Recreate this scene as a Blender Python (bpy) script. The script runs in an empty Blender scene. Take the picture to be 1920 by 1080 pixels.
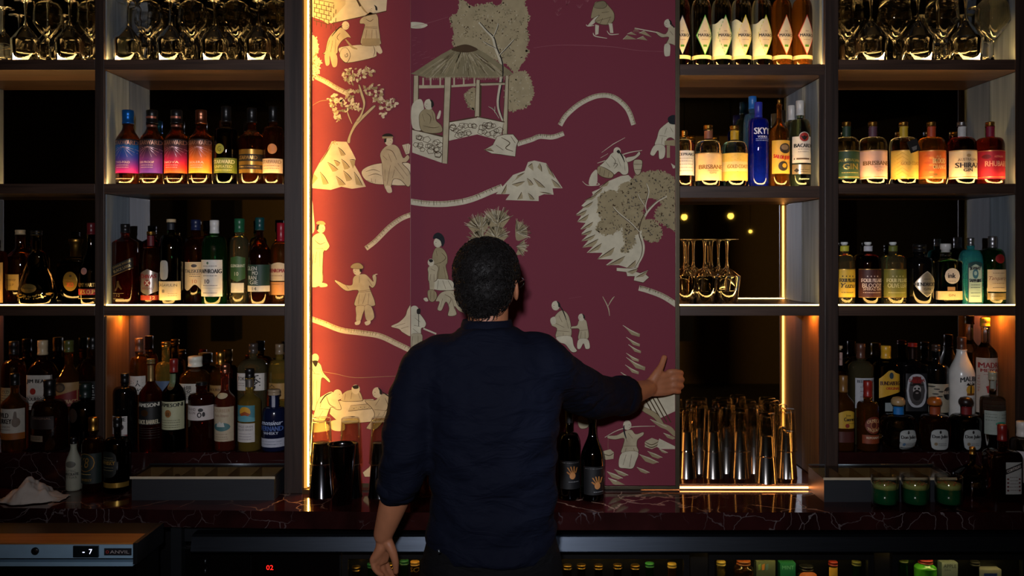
import bpy, bmesh, math, random
from mathutils import Vector, Matrix, noise
random.seed(7)
PI = math.pi
SC = bpy.context.scene
COL = SC.collection
F, CX, CY, EY, EZ = 1650.0, 960.0, 470.0, -3.0, 1.72

def P(px, py, y):
    d = y - EY
    return Vector(((px - CX) / F * d, y, EZ - (py - CY) / F * d))
def XX(px, y=0.0): return (px - CX) / F * (y - EY)
def ZZ(py, y=0.0): return EZ - (py - CY) / F * (y - EY)
def U(n, y=0.0): return n / F * (y - EY)
def PY(z, y): return CY + (EZ - z) * F / (y - EY)

def lin(c):
    return tuple(((v / 255.0) / 12.92 if v / 255.0 <= 0.04045 else ((v / 255.0 + 0.055) / 1.055) ** 2.4) for v in c[:3]) + (1.0,)

# ------------------------------------------------------------------ materials
_m = {}
def newmat(name):
    m = bpy.data.materials.new(name); m.use_nodes = True
    nt = m.node_tree
    b = nt.nodes.get('Principled BSDF')
    return m, nt, b
def noisemul(nt, col_socket_or_rgba, target, scale, amount, detail=4.0, stretch=None, coord='Object'):
    tc = nt.nodes.new('ShaderNodeTexCoord'); mp = nt.nodes.new('ShaderNodeMapping')
    nt.links.new(tc.outputs[coord], mp.inputs['Vector'])
    if stretch: mp.inputs['Scale'].default_value = stretch
    nz = nt.nodes.new('ShaderNodeTexNoise'); nz.inputs['Scale'].default_value = scale; nz.inputs['Detail'].default_value = detail
    nt.links.new(mp.outputs['Vector'], nz.inputs['Vector'])
    mr = nt.nodes.new('ShaderNodeMapRange')
    mr.inputs['From Min'].default_value = 0.25; mr.inputs['From Max'].default_value = 0.75
    mr.inputs['To Min'].default_value = 1.0 - amount; mr.inputs['To Max'].default_value = 1.0 + amount
    nt.links.new(nz.outputs['Fac'], mr.inputs['Value'])
    vm = nt.nodes.new('ShaderNodeVectorMath'); vm.operation = 'SCALE'
    if isinstance(col_socket_or_rgba, tuple): vm.inputs[0].default_value = col_socket_or_rgba[:3]
    else: nt.links.new(col_socket_or_rgba, vm.inputs[0])
    nt.links.new(mr.outputs['Result'], vm.inputs['Scale'])
    nt.links.new(vm.outputs['Vector'], target)
    return nz, mp
def bump(nt, b, src, strength, dist=0.002):
    bp = nt.nodes.new('ShaderNodeBump'); bp.inputs['Strength'].default_value = strength; bp.inputs['Distance'].default_value = dist
    nt.links.new(src, bp.inputs['Height']); nt.links.new(bp.outputs['Normal'], b.inputs['Normal'])
def solid(name, c, rough=0.5, metal=0.0, amt=0.08, scale=30, stretch=None, bmp=0.0, spec=0.5, coat=0.0):
    if name in _m: return _m[name]
    m, nt, b = newmat(name)
    nz, mp = noisemul(nt, lin(c), b.inputs['Base Color'], scale, amt, stretch=stretch)
    b.inputs['Roughness'].default_value = rough; b.inputs['Metallic'].default_value = metal
    b.inputs['Specular IOR Level'].default_value = spec; b.inputs['Coat Weight'].default_value = coat
    if bmp: bump(nt, b, nz.outputs['Fac'], bmp)
    _m[name] = m; return m
def cap_mat(c, metal=0.0, rough=0.35):
    return solid('cap_%d_%d_%d_%d' % (*c, int(metal * 10)), c, rough, metal, 0.06, 60)
def glassy(name, c, rough=0.0, ior=1.46, tw=1.0):
    if name in _m: return _m[name]
    m, nt, b = newmat(name)
    noisemul(nt, lin(c), b.inputs['Base Color'], 14, 0.04)
    b.inputs['Roughness'].default_value = rough; b.inputs['IOR'].default_value = ior
    b.inputs['Transmission Weight'].default_value = tw
    _m[name] = m; return m
def thin_glass(name, c, rough=0.02, edge=0.5, base=.04):
    m = bpy.data.materials.new(name); m.use_nodes = True; nt = m.node_tree; nt.nodes.clear()
    out = nt.nodes.new('ShaderNodeOutputMaterial'); tr = nt.nodes.new('ShaderNodeBsdfTransparent'); gl = nt.nodes.new('ShaderNodeBsdfGlossy'); mx = nt.nodes.new('ShaderNodeMixShader'); lw = nt.nodes.new('ShaderNodeLayerWeight'); mr = nt.nodes.new('ShaderNodeMapRange')
    tc = nt.nodes.new('ShaderNodeTexCoord'); nz = nt.nodes.new('ShaderNodeTexNoise'); nz.inputs['Scale'].default_value = 30; nt.links.new(tc.outputs['Object'], nz.inputs['Vector'])
    m2 = nt.nodes.new('ShaderNodeMapRange'); m2.inputs['To Min'].default_value = rough * .7; m2.inputs['To Max'].default_value = rough * 1.3; nt.links.new(nz.outputs['Fac'], m2.inputs['Value']); nt.links.new(m2.outputs['Result'], gl.inputs['Roughness'])
    tr.inputs['Color'].default_value = lin(c); lw.inputs['Blend'].default_value = .5
    mr.inputs['From Min'].default_value = .35; mr.inputs['From Max'].default_value = 1.0; mr.inputs['To Min'].default_value = base; mr.inputs['To Max'].default_value = edge; nt.links.new(lw.outputs['Facing'], mr.inputs['Value'])
    nt.links.new(mr.outputs['Result'], mx.inputs['Fac']); nt.links.new(tr.outputs[0], mx.inputs[1]); nt.links.new(gl.outputs[0], mx.inputs[2]); nt.links.new(mx.outputs[0], out.inputs['Surface'])
    _m[name] = m; return m
def emis(name, c, strength, amt=0.03):
    if name in _m: return _m[name]
    m, nt, b = newmat(name)
    b.inputs['Base Color'].default_value = (0.02, 0.02, 0.02, 1)
    noisemul(nt, lin(c), b.inputs['Emission Color'], 20, amt)
    b.inputs['Emission Strength'].default_value = strength
    _m[name] = m; return m
def attrmat(name, rough, metal, amt=0.06, scale=90, bmp=0.0, stretch=None, spec=0.5):
    m, nt, b = newmat(name)
    at = nt.nodes.new('ShaderNodeAttribute'); at.attribute_name = 'Col'
    nz, mp = noisemul(nt, at.outputs['Color'], b.inputs['Base Color'], scale, amt, stretch=stretch)
    b.inputs['Roughness'].default_value = rough; b.inputs['Metallic'].default_value = metal
    b.inputs['Specular IOR Level'].default_value = spec
    if bmp: bump(nt, b, nz.outputs['Fac'], bmp)
    _m[name] = m; return m
PRINT = attrmat('printed_paper', 0.55, 0.0)
FOIL = attrmat('foil_print', 0.32, 0.75)
WALLP = attrmat('wallpaper_ink', 0.75, 0.0, 0.16, 28, bmp=0.15, spec=0.2)

def wood_mat(name, c1, c2, vertical=True, rough=0.42):
    if name in _m: return _m[name]
    m, nt, b = newmat(name)
    tc = nt.nodes.new('ShaderNodeTexCoord'); mp = nt.nodes.new('ShaderNodeMapping')
    nt.links.new(tc.outputs['Object'], mp.inputs['Vector'])
    mp.inputs['Scale'].default_value = (40, 40, 1.6) if vertical else (1.6, 40, 40)
    nz = nt.nodes.new('ShaderNodeTexNoise'); nz.inputs['Scale'].default_value = 1.6; nz.inputs['Detail'].default_value = 8; nz.inputs['Distortion'].default_value = 0.6
    nt.links.new(mp.outputs['Vector'], nz.inputs['Vector'])
    cr = nt.nodes.new('ShaderNodeValToRGB')
    cr.color_ramp.elements[0].position = 0.32; cr.color_ramp.elements[0].color = lin(c1)
    cr.color_ramp.elements[1].position = 0.68; cr.color_ramp.elements[1].color = lin(c2)
    nt.links.new(nz.outputs['Fac'], cr.inputs['Fac']); nt.links.new(cr.outputs['Color'], b.inputs['Base Color'])
    b.inputs['Roughness'].default_value = rough
    bump(nt, b, nz.outputs['Fac'], 0.25, 0.001)
    _m[name] = m; return m
def marble_mat(name, dark, mid, vein, rough=0.08, scale=2.2, voff=(0, 0, 0)):
    m, nt, b = newmat(name)
    tc = nt.nodes.new('ShaderNodeTexCoord'); mp = nt.nodes.new('ShaderNodeMapping')
    nt.links.new(tc.outputs['Object'], mp.inputs['Vector']); mp.inputs['Location'].default_value = voff
    n1 = nt.nodes.new('ShaderNodeTexNoise'); n1.inputs['Scale'].default_value = 5; n1.inputs['Detail'].default_value = 8; n1.inputs['Distortion'].default_value = 1.2
    nt.links.new(mp.outputs['Vector'], n1.inputs['Vector'])
    cr = nt.nodes.new('ShaderNodeValToRGB')
    cr.color_ramp.elements[0].position = 0.35; cr.color_ramp.elements[0].color = lin(dark)
    cr.color_ramp.elements[1].position = 0.7; cr.color_ramp.elements[1].color = lin(mid)
    nt.links.new(n1.outputs['Fac'], cr.inputs['Fac'])
    # veins: distorted voronoi cell edges, patchy
    nd = nt.nodes.new('ShaderNodeTexNoise'); nd.inputs['Scale'].default_value = 3.5; nd.inputs['Detail'].default_value = 5
    nt.links.new(mp.outputs['Vector'], nd.inputs['Vector'])
    add = nt.nodes.new('ShaderNodeVectorMath'); add.operation = 'MULTIPLY_ADD'
    add.inputs[1].default_value = (0.35, 0.35, 0.35)
    nt.links.new(nd.outputs['Color'], add.inputs[0]); nt.links.new(mp.outputs['Vector'], add.inputs[2])
    vo = nt.nodes.new('ShaderNodeTexVoronoi'); vo.feature = 'DISTANCE_TO_EDGE'; vo.inputs['Scale'].default_value = scale * 2.4
    nt.links.new(add.outputs['Vector'], vo.inputs['Vector'])
    r2 = nt.nodes.new('ShaderNodeMapRange'); r2.inputs['From Min'].default_value = 0.0; r2.inputs['From Max'].default_value = 0.022
    r2.inputs['To Min'].default_value = 1.0; r2.inputs['To Max'].default_value = 0.0
    nt.links.new(vo.outputs['Distance'], r2.inputs['Value'])
    n3 = nt.nodes.new('ShaderNodeTexNoise'); n3.inputs['Scale'].default_value = 3.0; n3.inputs['Detail'].default_value = 3
    nt.links.new(mp.outputs['Vector'], n3.inputs['Vector'])
    r3 = nt.nodes.new('ShaderNodeMapRange'); r3.inputs['From Min'].default_value = 0.46; r3.inputs['From Max'].default_value = 0.62
    nt.links.new(n3.outputs['Fac'], r3.inputs['Value'])
    mu = nt.nodes.new('ShaderNodeMath'); mu.operation = 'MULTIPLY'
    nt.links.new(r2.outputs['Result'], mu.inputs[0]); nt.links.new(r3.outputs['Result'], mu.inputs[1])
    mx = nt.nodes.new('ShaderNodeMix'); mx.data_type = 'RGBA'
    nt.links.new(mu.outputs['Value'], mx.inputs[0]); nt.links.new(cr.outputs['Color'], mx.inputs[6]); mx.inputs[7].default_value = lin(vein)
    nt.links.new(mx.outputs[2], b.inputs['Base Color'])
    b.inputs['Roughness'].default_value = rough
    _m[name] = m; return m

# ------------------------------------------------------------------ mesh builder
class MB:
    def __init__(s): s.v = []; s.f = []; s.m = []; s.c = []; s.s = []
    def add(s, vs, fs, mi=0, col=(1, 1, 1, 1), smooth=False):
        o = len(s.v); s.v += [tuple(v) for v in vs]
        for f in fs:
            s.f.append([i + o for i in f]); s.m.append(mi); s.c.append(col); s.s.append(smooth)
    def box(s, a, b, mi=0, col=(1, 1, 1, 1)):
        x0, y0, z0 = [min(a[i], b[i]) for i in range(3)]; x1, y1, z1 = [max(a[i], b[i]) for i in range(3)]
        s.add([(x0, y0, z0), (x1, y0, z0), (x1, y1, z0), (x0, y1, z0), (x0, y0, z1), (x1, y0, z1), (x1, y1, z1), (x0, y1, z1)],
              [(3, 2, 1, 0), (4, 5, 6, 7), (0, 1, 5, 4), (1, 2, 6, 5), (2, 3, 7, 6), (3, 0, 4, 7)], mi, col)
    def rings(s, rings, mi=0, col=(1, 1, 1, 1), smooth=True, cap0=True, cap1=True, closed=False):
        n = len(rings[0]); vs = [p for r in rings for p in r]; fs = []
        m = len(rings)
        for i in range(m if closed else m - 1):
            for j in range(n):
                a = i * n + j; b_ = i * n + (j + 1) % n; k = ((i + 1) % m) * n
                fs.append((a, b_, k + (j + 1) % n, k + j))
        if not closed:
            if cap0: fs.append(tuple(reversed(range(n))))
            if cap1: fs.append(tuple((m - 1) * n + j for j in range(n)))
        s.add(vs, fs, mi, col, smooth)
    def lathe(s, prof, seg=32, mi=0, ctr=(0, 0), col=(1, 1, 1, 1), shape=None, cap0=True, cap1=True, closed=False, ph=0.0):
        rs = []
        for p in prof:
            r, z = p[0], p[1]
            n, ds = (p[2], p[3]) if len(p) > 2 else (2.0, 1.0)
            ring = []
            for j in range(seg):
                t = 2 * PI * (j + 0.5) / seg + ph
                c, d = math.cos(t), math.sin(t)
                k = r * (abs(c) ** n + abs(d) ** n) ** (-1.0 / n) if n != 2.0 else r
                ring.append((ctr[0] + c * k, ctr[1] + d * k * ds, z))
            rs.append(ring)
        s.rings(rs, mi, col, True, cap0, cap1, closed)
    def tube(s, pts, rad, seg=8, mi=0, col=(1, 1, 1, 1), flat=1.0):
        pts = [Vector(p) for p in pts]; rs = []
        up = None
        for i, p in enumerate(pts):
            t = (pts[min(i + 1, len(pts) - 1)] - pts[max(i - 1, 0)]).normalized()
            if up is None:
                up = Vector((0, 0, 1)) if abs(t.z) < 0.9 else Vector((0, 1, 0))
            a = t.cross(up)
            if a.length < 1e-6: a = t.orthogonal()
            a.normalize(); b_ = a.cross(t).normalized(); up = b_
            r = rad[i] if isinstance(rad, (list, tuple)) else rad
            rs.append([p + a * (math.cos(2 * PI * j / seg) * r) + b_ * (math.sin(2 * PI * j / seg) * r * flat) for j in range(seg)])
        s.rings(rs, mi, col, True)
    def ball(s, c, r, seg=16, mi=0, sc=(1, 1, 1), col=(1, 1, 1, 1)):
        rs = []
        for i in range(1, seg // 2 + 1):
            a = -PI / 2 + PI * (i - 0.5) / (seg // 2)
            rs.append([(c[0] + math.cos(a) * r * sc[0] * math.cos(2 * PI * j / seg), c[1] + math.cos(a) * r * sc[1] * math.sin(2 * PI * j / seg), c[2] + math.sin(a) * r * sc[2]) for j in range(seg)])
        s.rings(rs, mi, col)
    def mesh(s, name, mats, merge=False):
        me = bpy.data.meshes.new(name); me.from_pydata(s.v, [], s.f)
        for m in mats: me.materials.append(m)
        me.polygons.foreach_set('material_index', s.m); me.polygons.foreach_set('use_smooth', s.s)
        if any(c != (1, 1, 1, 1) for c in s.c):
            ca = me.color_attributes.new('Col', 'FLOAT_COLOR', 'CORNER'); buf = []
            for f, c in zip(s.f, s.c): buf += list(c) * len(f)
            ca.data.foreach_set('color', buf)
        me.update(); return me
    def build(s, name, mats, parent=None, loc=None, bevel=0):
        if not isinstance(mats, (list, tuple)): mats = [mats]
        me = s.mesh(name, mats)
        if bevel:
            bm = bmesh.new(); bm.from_mesh(me)
            bmesh.ops.recalc_face_normals(bm, faces=bm.faces)
            bmesh.ops.bevel(bm, geom=[e for e in bm.edges if len(e.link_faces) == 2 and e.calc_face_angle(0) > 0.6], offset=bevel, segments=2, affect='EDGES', profile=0.6)
            bm.to_mesh(me); bm.free()
        o = bpy.data.objects.new(name, me); COL.objects.link(o)
        if parent: o.parent = parent
        if loc is not None: o.location = loc
        return o
def tag(o, label=None, cat=None, group=None, kind=None):
    if label: o['label'] = label
    if cat: o['category'] = cat
    if group: o['group'] = group
    if kind: o['kind'] = kind
    return o
def thing(name, label, cat, loc=(0, 0, 0), group=None, rz=0.0):
    o = bpy.data.objects.new(name, None); COL.objects.link(o); o.location = loc; o.rotation_euler = (0, 0, rz)
    o.empty_display_size = 0.05
    return tag(o, label, cat, group)
def copy_tree(o, parent=None):
    c = o.copy(); COL.objects.link(c); c.parent = parent
    for ch in list(o.children): copy_tree(ch, c)
    return c
def boxo(name, a, b, mat, parent=None, bevel=0.0):
    m = MB(); c = Vector([(a[i] + b[i]) / 2 for i in range(3)])
    if parent: c = Vector((0, 0, 0))
    m.box(Vector(a) - c, Vector(b) - c)
    return m.build(name, mat, parent, c, bevel)

# ------------------------------------------------------------------ text as outlines
_tc = {}
def text_shape(s, bold=0.0, shear=0.0):
    bold = 0.0
    k = (s, bold, shear)
    if k in _tc: return _tc[k]
    cu = bpy.data.curves.new('lettering', 'FONT'); cu.body = s; cu.size = 1.0
    cu.resolution_u = 2; cu.offset = bold; cu.shear = shear; cu.fill_mode = 'FRONT'
    ob = bpy.data.objects.new('lettering', cu); COL.objects.link(ob)
    dg = bpy.context.evaluated_depsgraph_get(); dg.update()
    me = ob.evaluated_get(dg).to_mesh()
    vs = [(v.co.x, v.co.y) for v in me.vertices]; fs = [tuple(p.vertices) for p in me.polygons]
    ob.evaluated_get(dg).to_mesh_clear()
    bpy.data.objects.remove(ob); bpy.data.curves.remove(cu)
    if vs:
        x0 = min(v[0] for v in vs); x1 = max(v[0] for v in vs); y0 = min(v[1] for v in vs); y1 = max(v[1] for v in vs)
        vs = [((v[0] - (x0 + x1) / 2) / max(x1 - x0, 1e-6), (v[1] - (y0 + y1) / 2) / max(y1 - y0, 1e-6)) for v in vs]
    _tc[k] = (vs, fs); return _tc[k]
def catmull(pts, closed=True, k=4):
    n = len(pts); out = []
    rng = range(n) if closed else range(n - 1)
    for i in rng:
        if closed: p = [pts[(i + j) % n] for j in (-1, 0, 1, 2)]
        else: p = [pts[min(max(i + j, 0), n - 1)] for j in (-1, 0, 1, 2)]
        for q in range(k):
            t = q / k
            out.append(tuple(0.5 * ((2 * p[1][d]) + (-p[0][d] + p[2][d]) * t + (2 * p[0][d] - 5 * p[1][d] + 4 * p[2][d] - p[3][d]) * t * t + (-p[0][d] + 3 * p[1][d] - 3 * p[2][d] + p[3][d]) * t ** 3) for d in range(len(pts[0]))))
    if not closed: out.append(tuple(pts[-1]))
    return out
# ------------------------------------------------------------------ setting
WOODV = wood_mat('smoked_oak_upright', (36, 26, 22), (60, 45, 38), True)
WOODH = wood_mat('smoked_oak_board', (48, 34, 27), (80, 58, 46), False)
WOODSIDE = wood_mat('oak_side_veneer', (104, 114, 120), (138, 150, 158), True, 0.6)
WOODLOW = wood_mat('oak_low_veneer', (104, 70, 44), (136, 96, 60), True, 0.35)
MIRROR, _nt, _b = newmat('smoked_mirror')
noisemul(_nt, lin((168, 168, 172)), _b.inputs['Base Color'], 3, 0.04)
_b.inputs['Metallic'].default_value = 1.0; _b.inputs['Roughness'].default_value = 0.02
BLACK = solid('black_lacquer', (12, 12, 13), 0.35)
STEEL = solid('brushed_steel', (120, 128, 134), 0.33, 0.9, 0.12, 8, stretch=(1, 30, 60))
DSTEEL = solid('dark_steel', (46, 50, 54), 0.38, 0.7, 0.12, 8, stretch=(1, 30, 60))
BRONZE = solid('bronze_frame', (84, 76, 60), 0.38, 0.7)
MARB = marble_mat('red_marble_top', (30, 9, 9), (66, 24, 20), (176, 140, 118))
MARBF = marble_mat('red_marble_face', (28, 10, 10), (46, 18, 18), (120, 112, 112), 0.12, 5.5, (3.1, 1.7, 0.4))
LED = emis('led_warm', (255, 160, 66), 150.0)
LEDS = emis('led_shelf', (255, 200, 116), 62.0)
LEDSV = emis('led_shelf_edge', (255, 200, 108), 24.0)
LEDV = emis('led_vertical', (255, 188, 76), 135.0)

def struct(name, a, b, mat, bevel=0.0):
    o = boxo(name, a, b, mat, None, bevel); o['kind'] = 'structure'; return o
RX, RY0, RY1, RZ = 4.2, -8.0, 0.30, 3.2
struct('floor', (-RX, RY0, -0.05), (RX, RY1, 0), solid('dark_floor', (34, 30, 28), 0.4))
struct('ceiling', (-RX, RY0, RZ), (RX, RY1, RZ + 0.05), solid('dark_ceiling', (20, 18, 16), 0.9))
struct('wall_back', (-RX, RY1 - 0.02, 0), (RX, RY1 + 0.05, RZ), solid('back_wall_paint', (20, 18, 17), 0.8))
struct('wall_front', (-RX, RY0 - 0.05, 0), (RX, RY0, RZ), solid('front_wall_paint', (120, 98, 56), 0.8))
struct('wall_left', (-RX - 0.05, RY0, 0), (-RX, RY1, RZ), solid('side_wall_paint', (24, 21, 20), 0.8))
struct('wall_right', (RX, RY0, 0), (RX + 0.05, RY1, RZ), _m['side_wall_paint'])

YM = 0.19                       # mirror plane
ZTOP = 2.75
zA0, zA1 = ZZ(131), ZZ(112); zB0, zB1 = ZZ(363), ZZ(345); zC0, zC1 = ZZ(592), ZZ(573)
ZCNT = 0.914
ZLED = 1.031
YL = 0.005
FLOORC = 0.93

def upright(name, x0, x1, y0, label, z0=ZCNT, side=None):
    o = boxo(name, (x0, y0, z0), (x1, YM, ZTOP), WOODV, None, 0.0015)
    return tag(o, label, 'shelf upright')
upright('shelf_upright', XX(-128), XX(-113), 0.0, 'dark timber upright at the far left end of the shelving')
upright('shelf_upright', XX(178), XX(195), 0.0, 'dark timber upright between the cognac bay and the whisky bay')
upright('shelf_upright', XX(1540), XX(1565), -0.035, 'dark timber upright between the highball stack bay and the gin bays')
upright('shelf_upright', XX(1915), XX(1940), 0.0, 'dark timber upright at the right end of the gin bays')
tag(boxo('front_lip', (XX(1903), -0.004, ZCNT), (XX(1921), -0.0005, ZTOP), WOODV), 'flat timber facing strip on the rightmost upright', 'trim')
# left column stands proud and hides the led channel
co = boxo('shelf_upright', (XX(533, -0.08), -0.08, ZCNT), (XX(567, -0.08), YM, ZTOP), WOODV, None, 0.0015)
tag(co, 'broad dark timber upright left of the glowing red wallpaper', 'shelf upright')

bays = {'left': (XX(-113), XX(178)), 'whisky': (XX(195), XX(533, -0.08)), 'gin': (XX(1565), XX(1915))}
def shelf(x0, x1, z0, z1, y0, label, led='hidden', lab='shelf board'):
    t = thing('shelf', label, 'shelf', ((x0 + x1) / 2, y0, z0))
    w = (x1 - x0) / 2
    boxo('board', (-w, 0, 0), (w, YM - y0, z1 - z0), WOODH, t, 0.0012)
    h = z1 - z0
    m = MB(); m.box((-w + .004, 0.006 if led == 'seen' else 0.003, h), (w - .004, 0.018 if led == 'seen' else 0.017, h + (0.003 if led == 'seen' else 0.0003)))
    m.build('led_strip', LEDSV if led == 'seen' else LEDS, t)
    if led != 'seen': m = MB(); m.box((-w, 0, h), (w, 0.002, h + .0008)); m.build('front_lip', WOODH, t)
    if led != 'seen': m = MB(); m.box((-w + .004, YM - y0 - .022, h), (w - .004, YM - y0 - .012, h + .0006)); m.build('added_rear_glow', LEDS, t)  # added emitter at the back, makes the glasses and clear bottles glow
    return t
for nm, (x0, x1) in bays.items():
    d = {'left': 'cognac bay at far left', 'whisky': 'whisky bay left of the wallpaper', 'gin': 'gin bay at right'}[nm]
    shelf(x0, x1, zA0, zA1, 0, 'top timber shelf under stemmed glasses in the ' + d)
    shelf(x0, x1, zB0, zB1, 0, {'left': 'timber shelf with nothing standing on it in the ', 'whisky': 'middle timber shelf under the colourful labelled bottles in the ', 'gin': 'middle timber shelf under six round shouldered bottles in the '}[nm] + d)
    t = shelf(x0, x1, zC0, zC1, 0, 'lower timber shelf with a glowing front edge in the ' + d, 'seen')
    # small downlights under the lower shelf
    m = MB(); m.box((-0.002 + (x0 - x1) / 2 + .02, 0.10, -0.0025), ((x0 - x1) / 2 + .05, 0.13, 0.0)) if nm != 'gin' else m.box(((x1 - x0) / 2 - .05, 0.10, -0.0025), ((x1 - x0) / 2 - .02, 0.13, 0.0))
    m.build('downlight', LED, t)
# centre bay (right of the sliding panel): three boards, slightly deeper
cx0, cx1 = XX(1200), XX(1540)
yc = -0.03
shelf(cx0, cx1, ZZ(141, yc), ZZ(121, yc), yc, 'timber shelf carrying the diamond labelled bottles')
shelf(cx0, cx1, ZZ(371, yc), ZZ(349, yc), yc, 'timber shelf carrying the blue bottle beside the sliding panel')
t = shelf(cx0, cx1, ZZ(592, yc), ZZ(573, yc), yc, 'timber shelf with glowing edge carrying upturned wine glasses', 'seen')
m = MB(); m.box(((cx1 - cx0) / 2 - .04, 0.08, -0.0025), ((cx1 - cx0) / 2 - .015, 0.11, 0)); m.build('downlight', LED, t)
# mirrors behind every bay and side cheeks
for nm, (x0, x1) in list(bays.items()) + [('centre', (cx0, cx1))]:
    o = boxo('smoked_mirror', (x0, YM, ZCNT), (x1, YM + 0.006, ZTOP), MIRROR)
    tag(o, {'left': 'smoked mirror at the back of the cognac bay', 'whisky': 'smoked mirror at the back of the whisky bay', 'gin': 'smoked mirror at the back of the gin bay', 'centre': 'smoked mirror behind the upturned wine glasses and highball stacks'}[nm], 'mirror')
def cheek(x, sgn, y0, z0, z1, label):
    o = boxo('side_panel', (x, y0 + 0.012, z0), (x + sgn * 0.004, YM - 0.001, z1), WOODLOW if z1 < zC1 else WOODSIDE)
    tag(o, label, 'side panel')
bz = [(ZLED, zC0, 'under the lower shelf'), (zC1, zB0, 'beside the lower shelf bottles'), (zB1, zA0, 'beside the middle shelf bottles'), (zA1, ZTOP, 'beside the stemmed glasses')]
for z0, z1, w in bz:
    cheek(bays['whisky'][0], 1, 0, z0 + .002, z1 - .002, 'pale veneered side panel ' + w + ' in the whisky bay')
    cheek(bays['gin'][1], -1, 0, z0 + .002, z1 - .002, 'pale veneered side panel ' + w + ' in the gin bay')
    cheek(bays['left'][0], 1, 0, z0 + .002, z1 - .002, 'veneered side panel ' + w + ' at the far left of the picture')
for a, b, w in ((FLOORC, ZZ(592, yc), 'beside the highball stacks'), (ZZ(573, yc), ZZ(371, yc), 'beside the upturned wine glasses'), (ZZ(349, yc), ZZ(141, yc), 'beside the clear rum bottle'), (ZZ(121, yc), ZTOP, 'beside the diamond labelled bottles')):
    cheek(cx1, -1, yc, a + .003, b - .003, 'bluish grey veneered side panel ' + w)
# vertical led behind the right column front edge (seen in the mirror)
m = MB(); m.box((cx1 - 0.009, yc + 0.004, FLOORC + .01), (cx1 - 0.0005, yc + 0.0115, ZZ(592, yc) - .004)); m.box((cx1 - 0.009, yc + 0.004, ZZ(573, yc) + .006), (cx1 - 0.0005, yc + 0.0115, ZZ(371, yc) - .004))
tag(boxo('front_lip', (cx1 - 0.018, yc - .002, FLOORC), (cx1, yc + 0.003, ZZ(141, yc)), WOODV), 'thin vertical timber lip hiding the side light strip', 'trim')
tag(m.build('led_strip', [emis('led_side', (255, 166, 74), 14.0)]), 'slim vertical light strip up the right edge of the wine glass bay', 'light strip')

m = MB(); m.box((cx0 + .06, yc + .02, FLOORC + .01), (cx0 + .068, yc + .03, ZZ(592, yc) - .004)); m.box((cx0 + .06, yc + .02, ZZ(573, yc) + .006), (cx0 + .068, yc + .03, ZZ(371, yc) - .004)); m.box((cx0 + .06, yc + .02, ZZ(349, yc) + .006), (cx0 + .068, yc + .03, ZZ(141, yc) - .004))
tag(m.build('led_strip', emis('led_behind_panel', (255, 170, 80), 9.0)), 'vertical light strip in the wine glass bay tucked behind the sliding panel', 'light strip')
# counter, ledges, bay floor
m = MB()
xl, xr = -2.3, 2.3
yf = [(xl, -0.225), (-1.7, -0.238), (-0.3, -0.292), (0.6, -0.292), (xr, -0.284)]
top = [(x, y, ZCNT) for x, y in yf] + [(xr, YM, ZCNT), (xl, YM, ZCNT)]
bot = [(x, y + (0.0 if i < 5 else 0), ZCNT - 0.054) for i, (x, y, z) in enumerate(top)]
n = len(top); c0 = Vector((0, 0, ZCNT - 0.054))
m.add([Vector(p) - c0 for p in top + bot], [tuple(reversed(range(n)))[::-1]] + [tuple(reversed(range(n, 2 * n)))], 0)
m.add([Vector(p) - c0 for p in top + bot], [(i, n + i, n + (i + 1) % n, (i + 1) % n) for i in range(n)], 1)
tag(m.build('countertop', [MARB, MARBF], None, c0), 'polished dark red marble back bar countertop with pale veins', 'countertop')
for a, b, l in ((XX(-113), XX(178), 'veined dark marble ledge under the bourbons at far left'), (XX(195), XX(533, -0.08), 'veined dark marble ledge behind the left garnish tray'), (XX(1565), XX(1915), 'veined dark marble ledge under the tequila bottles')):
    tag(boxo('marble_ledge', (a, YL, ZCNT), (b, YM, ZLED), MARBF, None, 0.002), l, 'ledge')
t = thing('bay_floor', 'raised marble slab with glowing metal lip under the highball stacks', 'slab', ((cx0 + cx1) / 2, yc, ZCNT))
w = (cx1 - cx0) / 2
boxo('slab', (-w, 0.012, 0), (w, YM - yc, FLOORC - ZCNT), MARB, t)
m = MB(); m.box((-w, 0.004, 0.0), (w, 0.012, FLOORC - ZCNT + .002)); m.box((-w, -0.004, 0.0), (w, 0.004, 0.004)); m.build('metal_lip', solid('steel_lip', (200, 180, 160), 0.25, 0.9), t)
m = MB(); m.box((-w, 0.000, 0.0042), (w - .02, 0.004, 0.0085)); m.build('led_strip', emis('led_lip', (255, 150, 80), 14.0), t)

# under-counter joinery and fridges
tag(boxo('counter_apron', (XX(345, -.22), -0.215, 0.80), (xr, -0.195, ZCNT - 0.055), DSTEEL), 'dark recessed strip directly beneath the marble counter edge', 'apron')
m = MB()
x0 = XX(362, -.26)
m.rings([[(x, -0.270, 0.832), (x, -0.262, 0.838), (x, -0.215, 0.838), (x, -0.215, 0.786), (x, -0.280, 0.786), (x, -0.283, 0.791)] for x in (x0, xr)], smooth=False)
tag(m.build('steel_rail', solid('rail_steel', (46, 52, 60), 0.34, 0.9, 0.15, 8, stretch=(1, 30, 60))), 'brushed steel rail running under the counter front', 'rail')
struct('trim_1', (-2.3, -0.12, 0.0), (2.3, -0.10, 0.80), BLACK)
tag(boxo('plinth_post', (XX(318, -.25), -0.24, 0), (XX(338, -.25), -0.20, 0.85), DSTEEL), 'dark post between the steel fridge and the black fridge', 'post')

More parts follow.
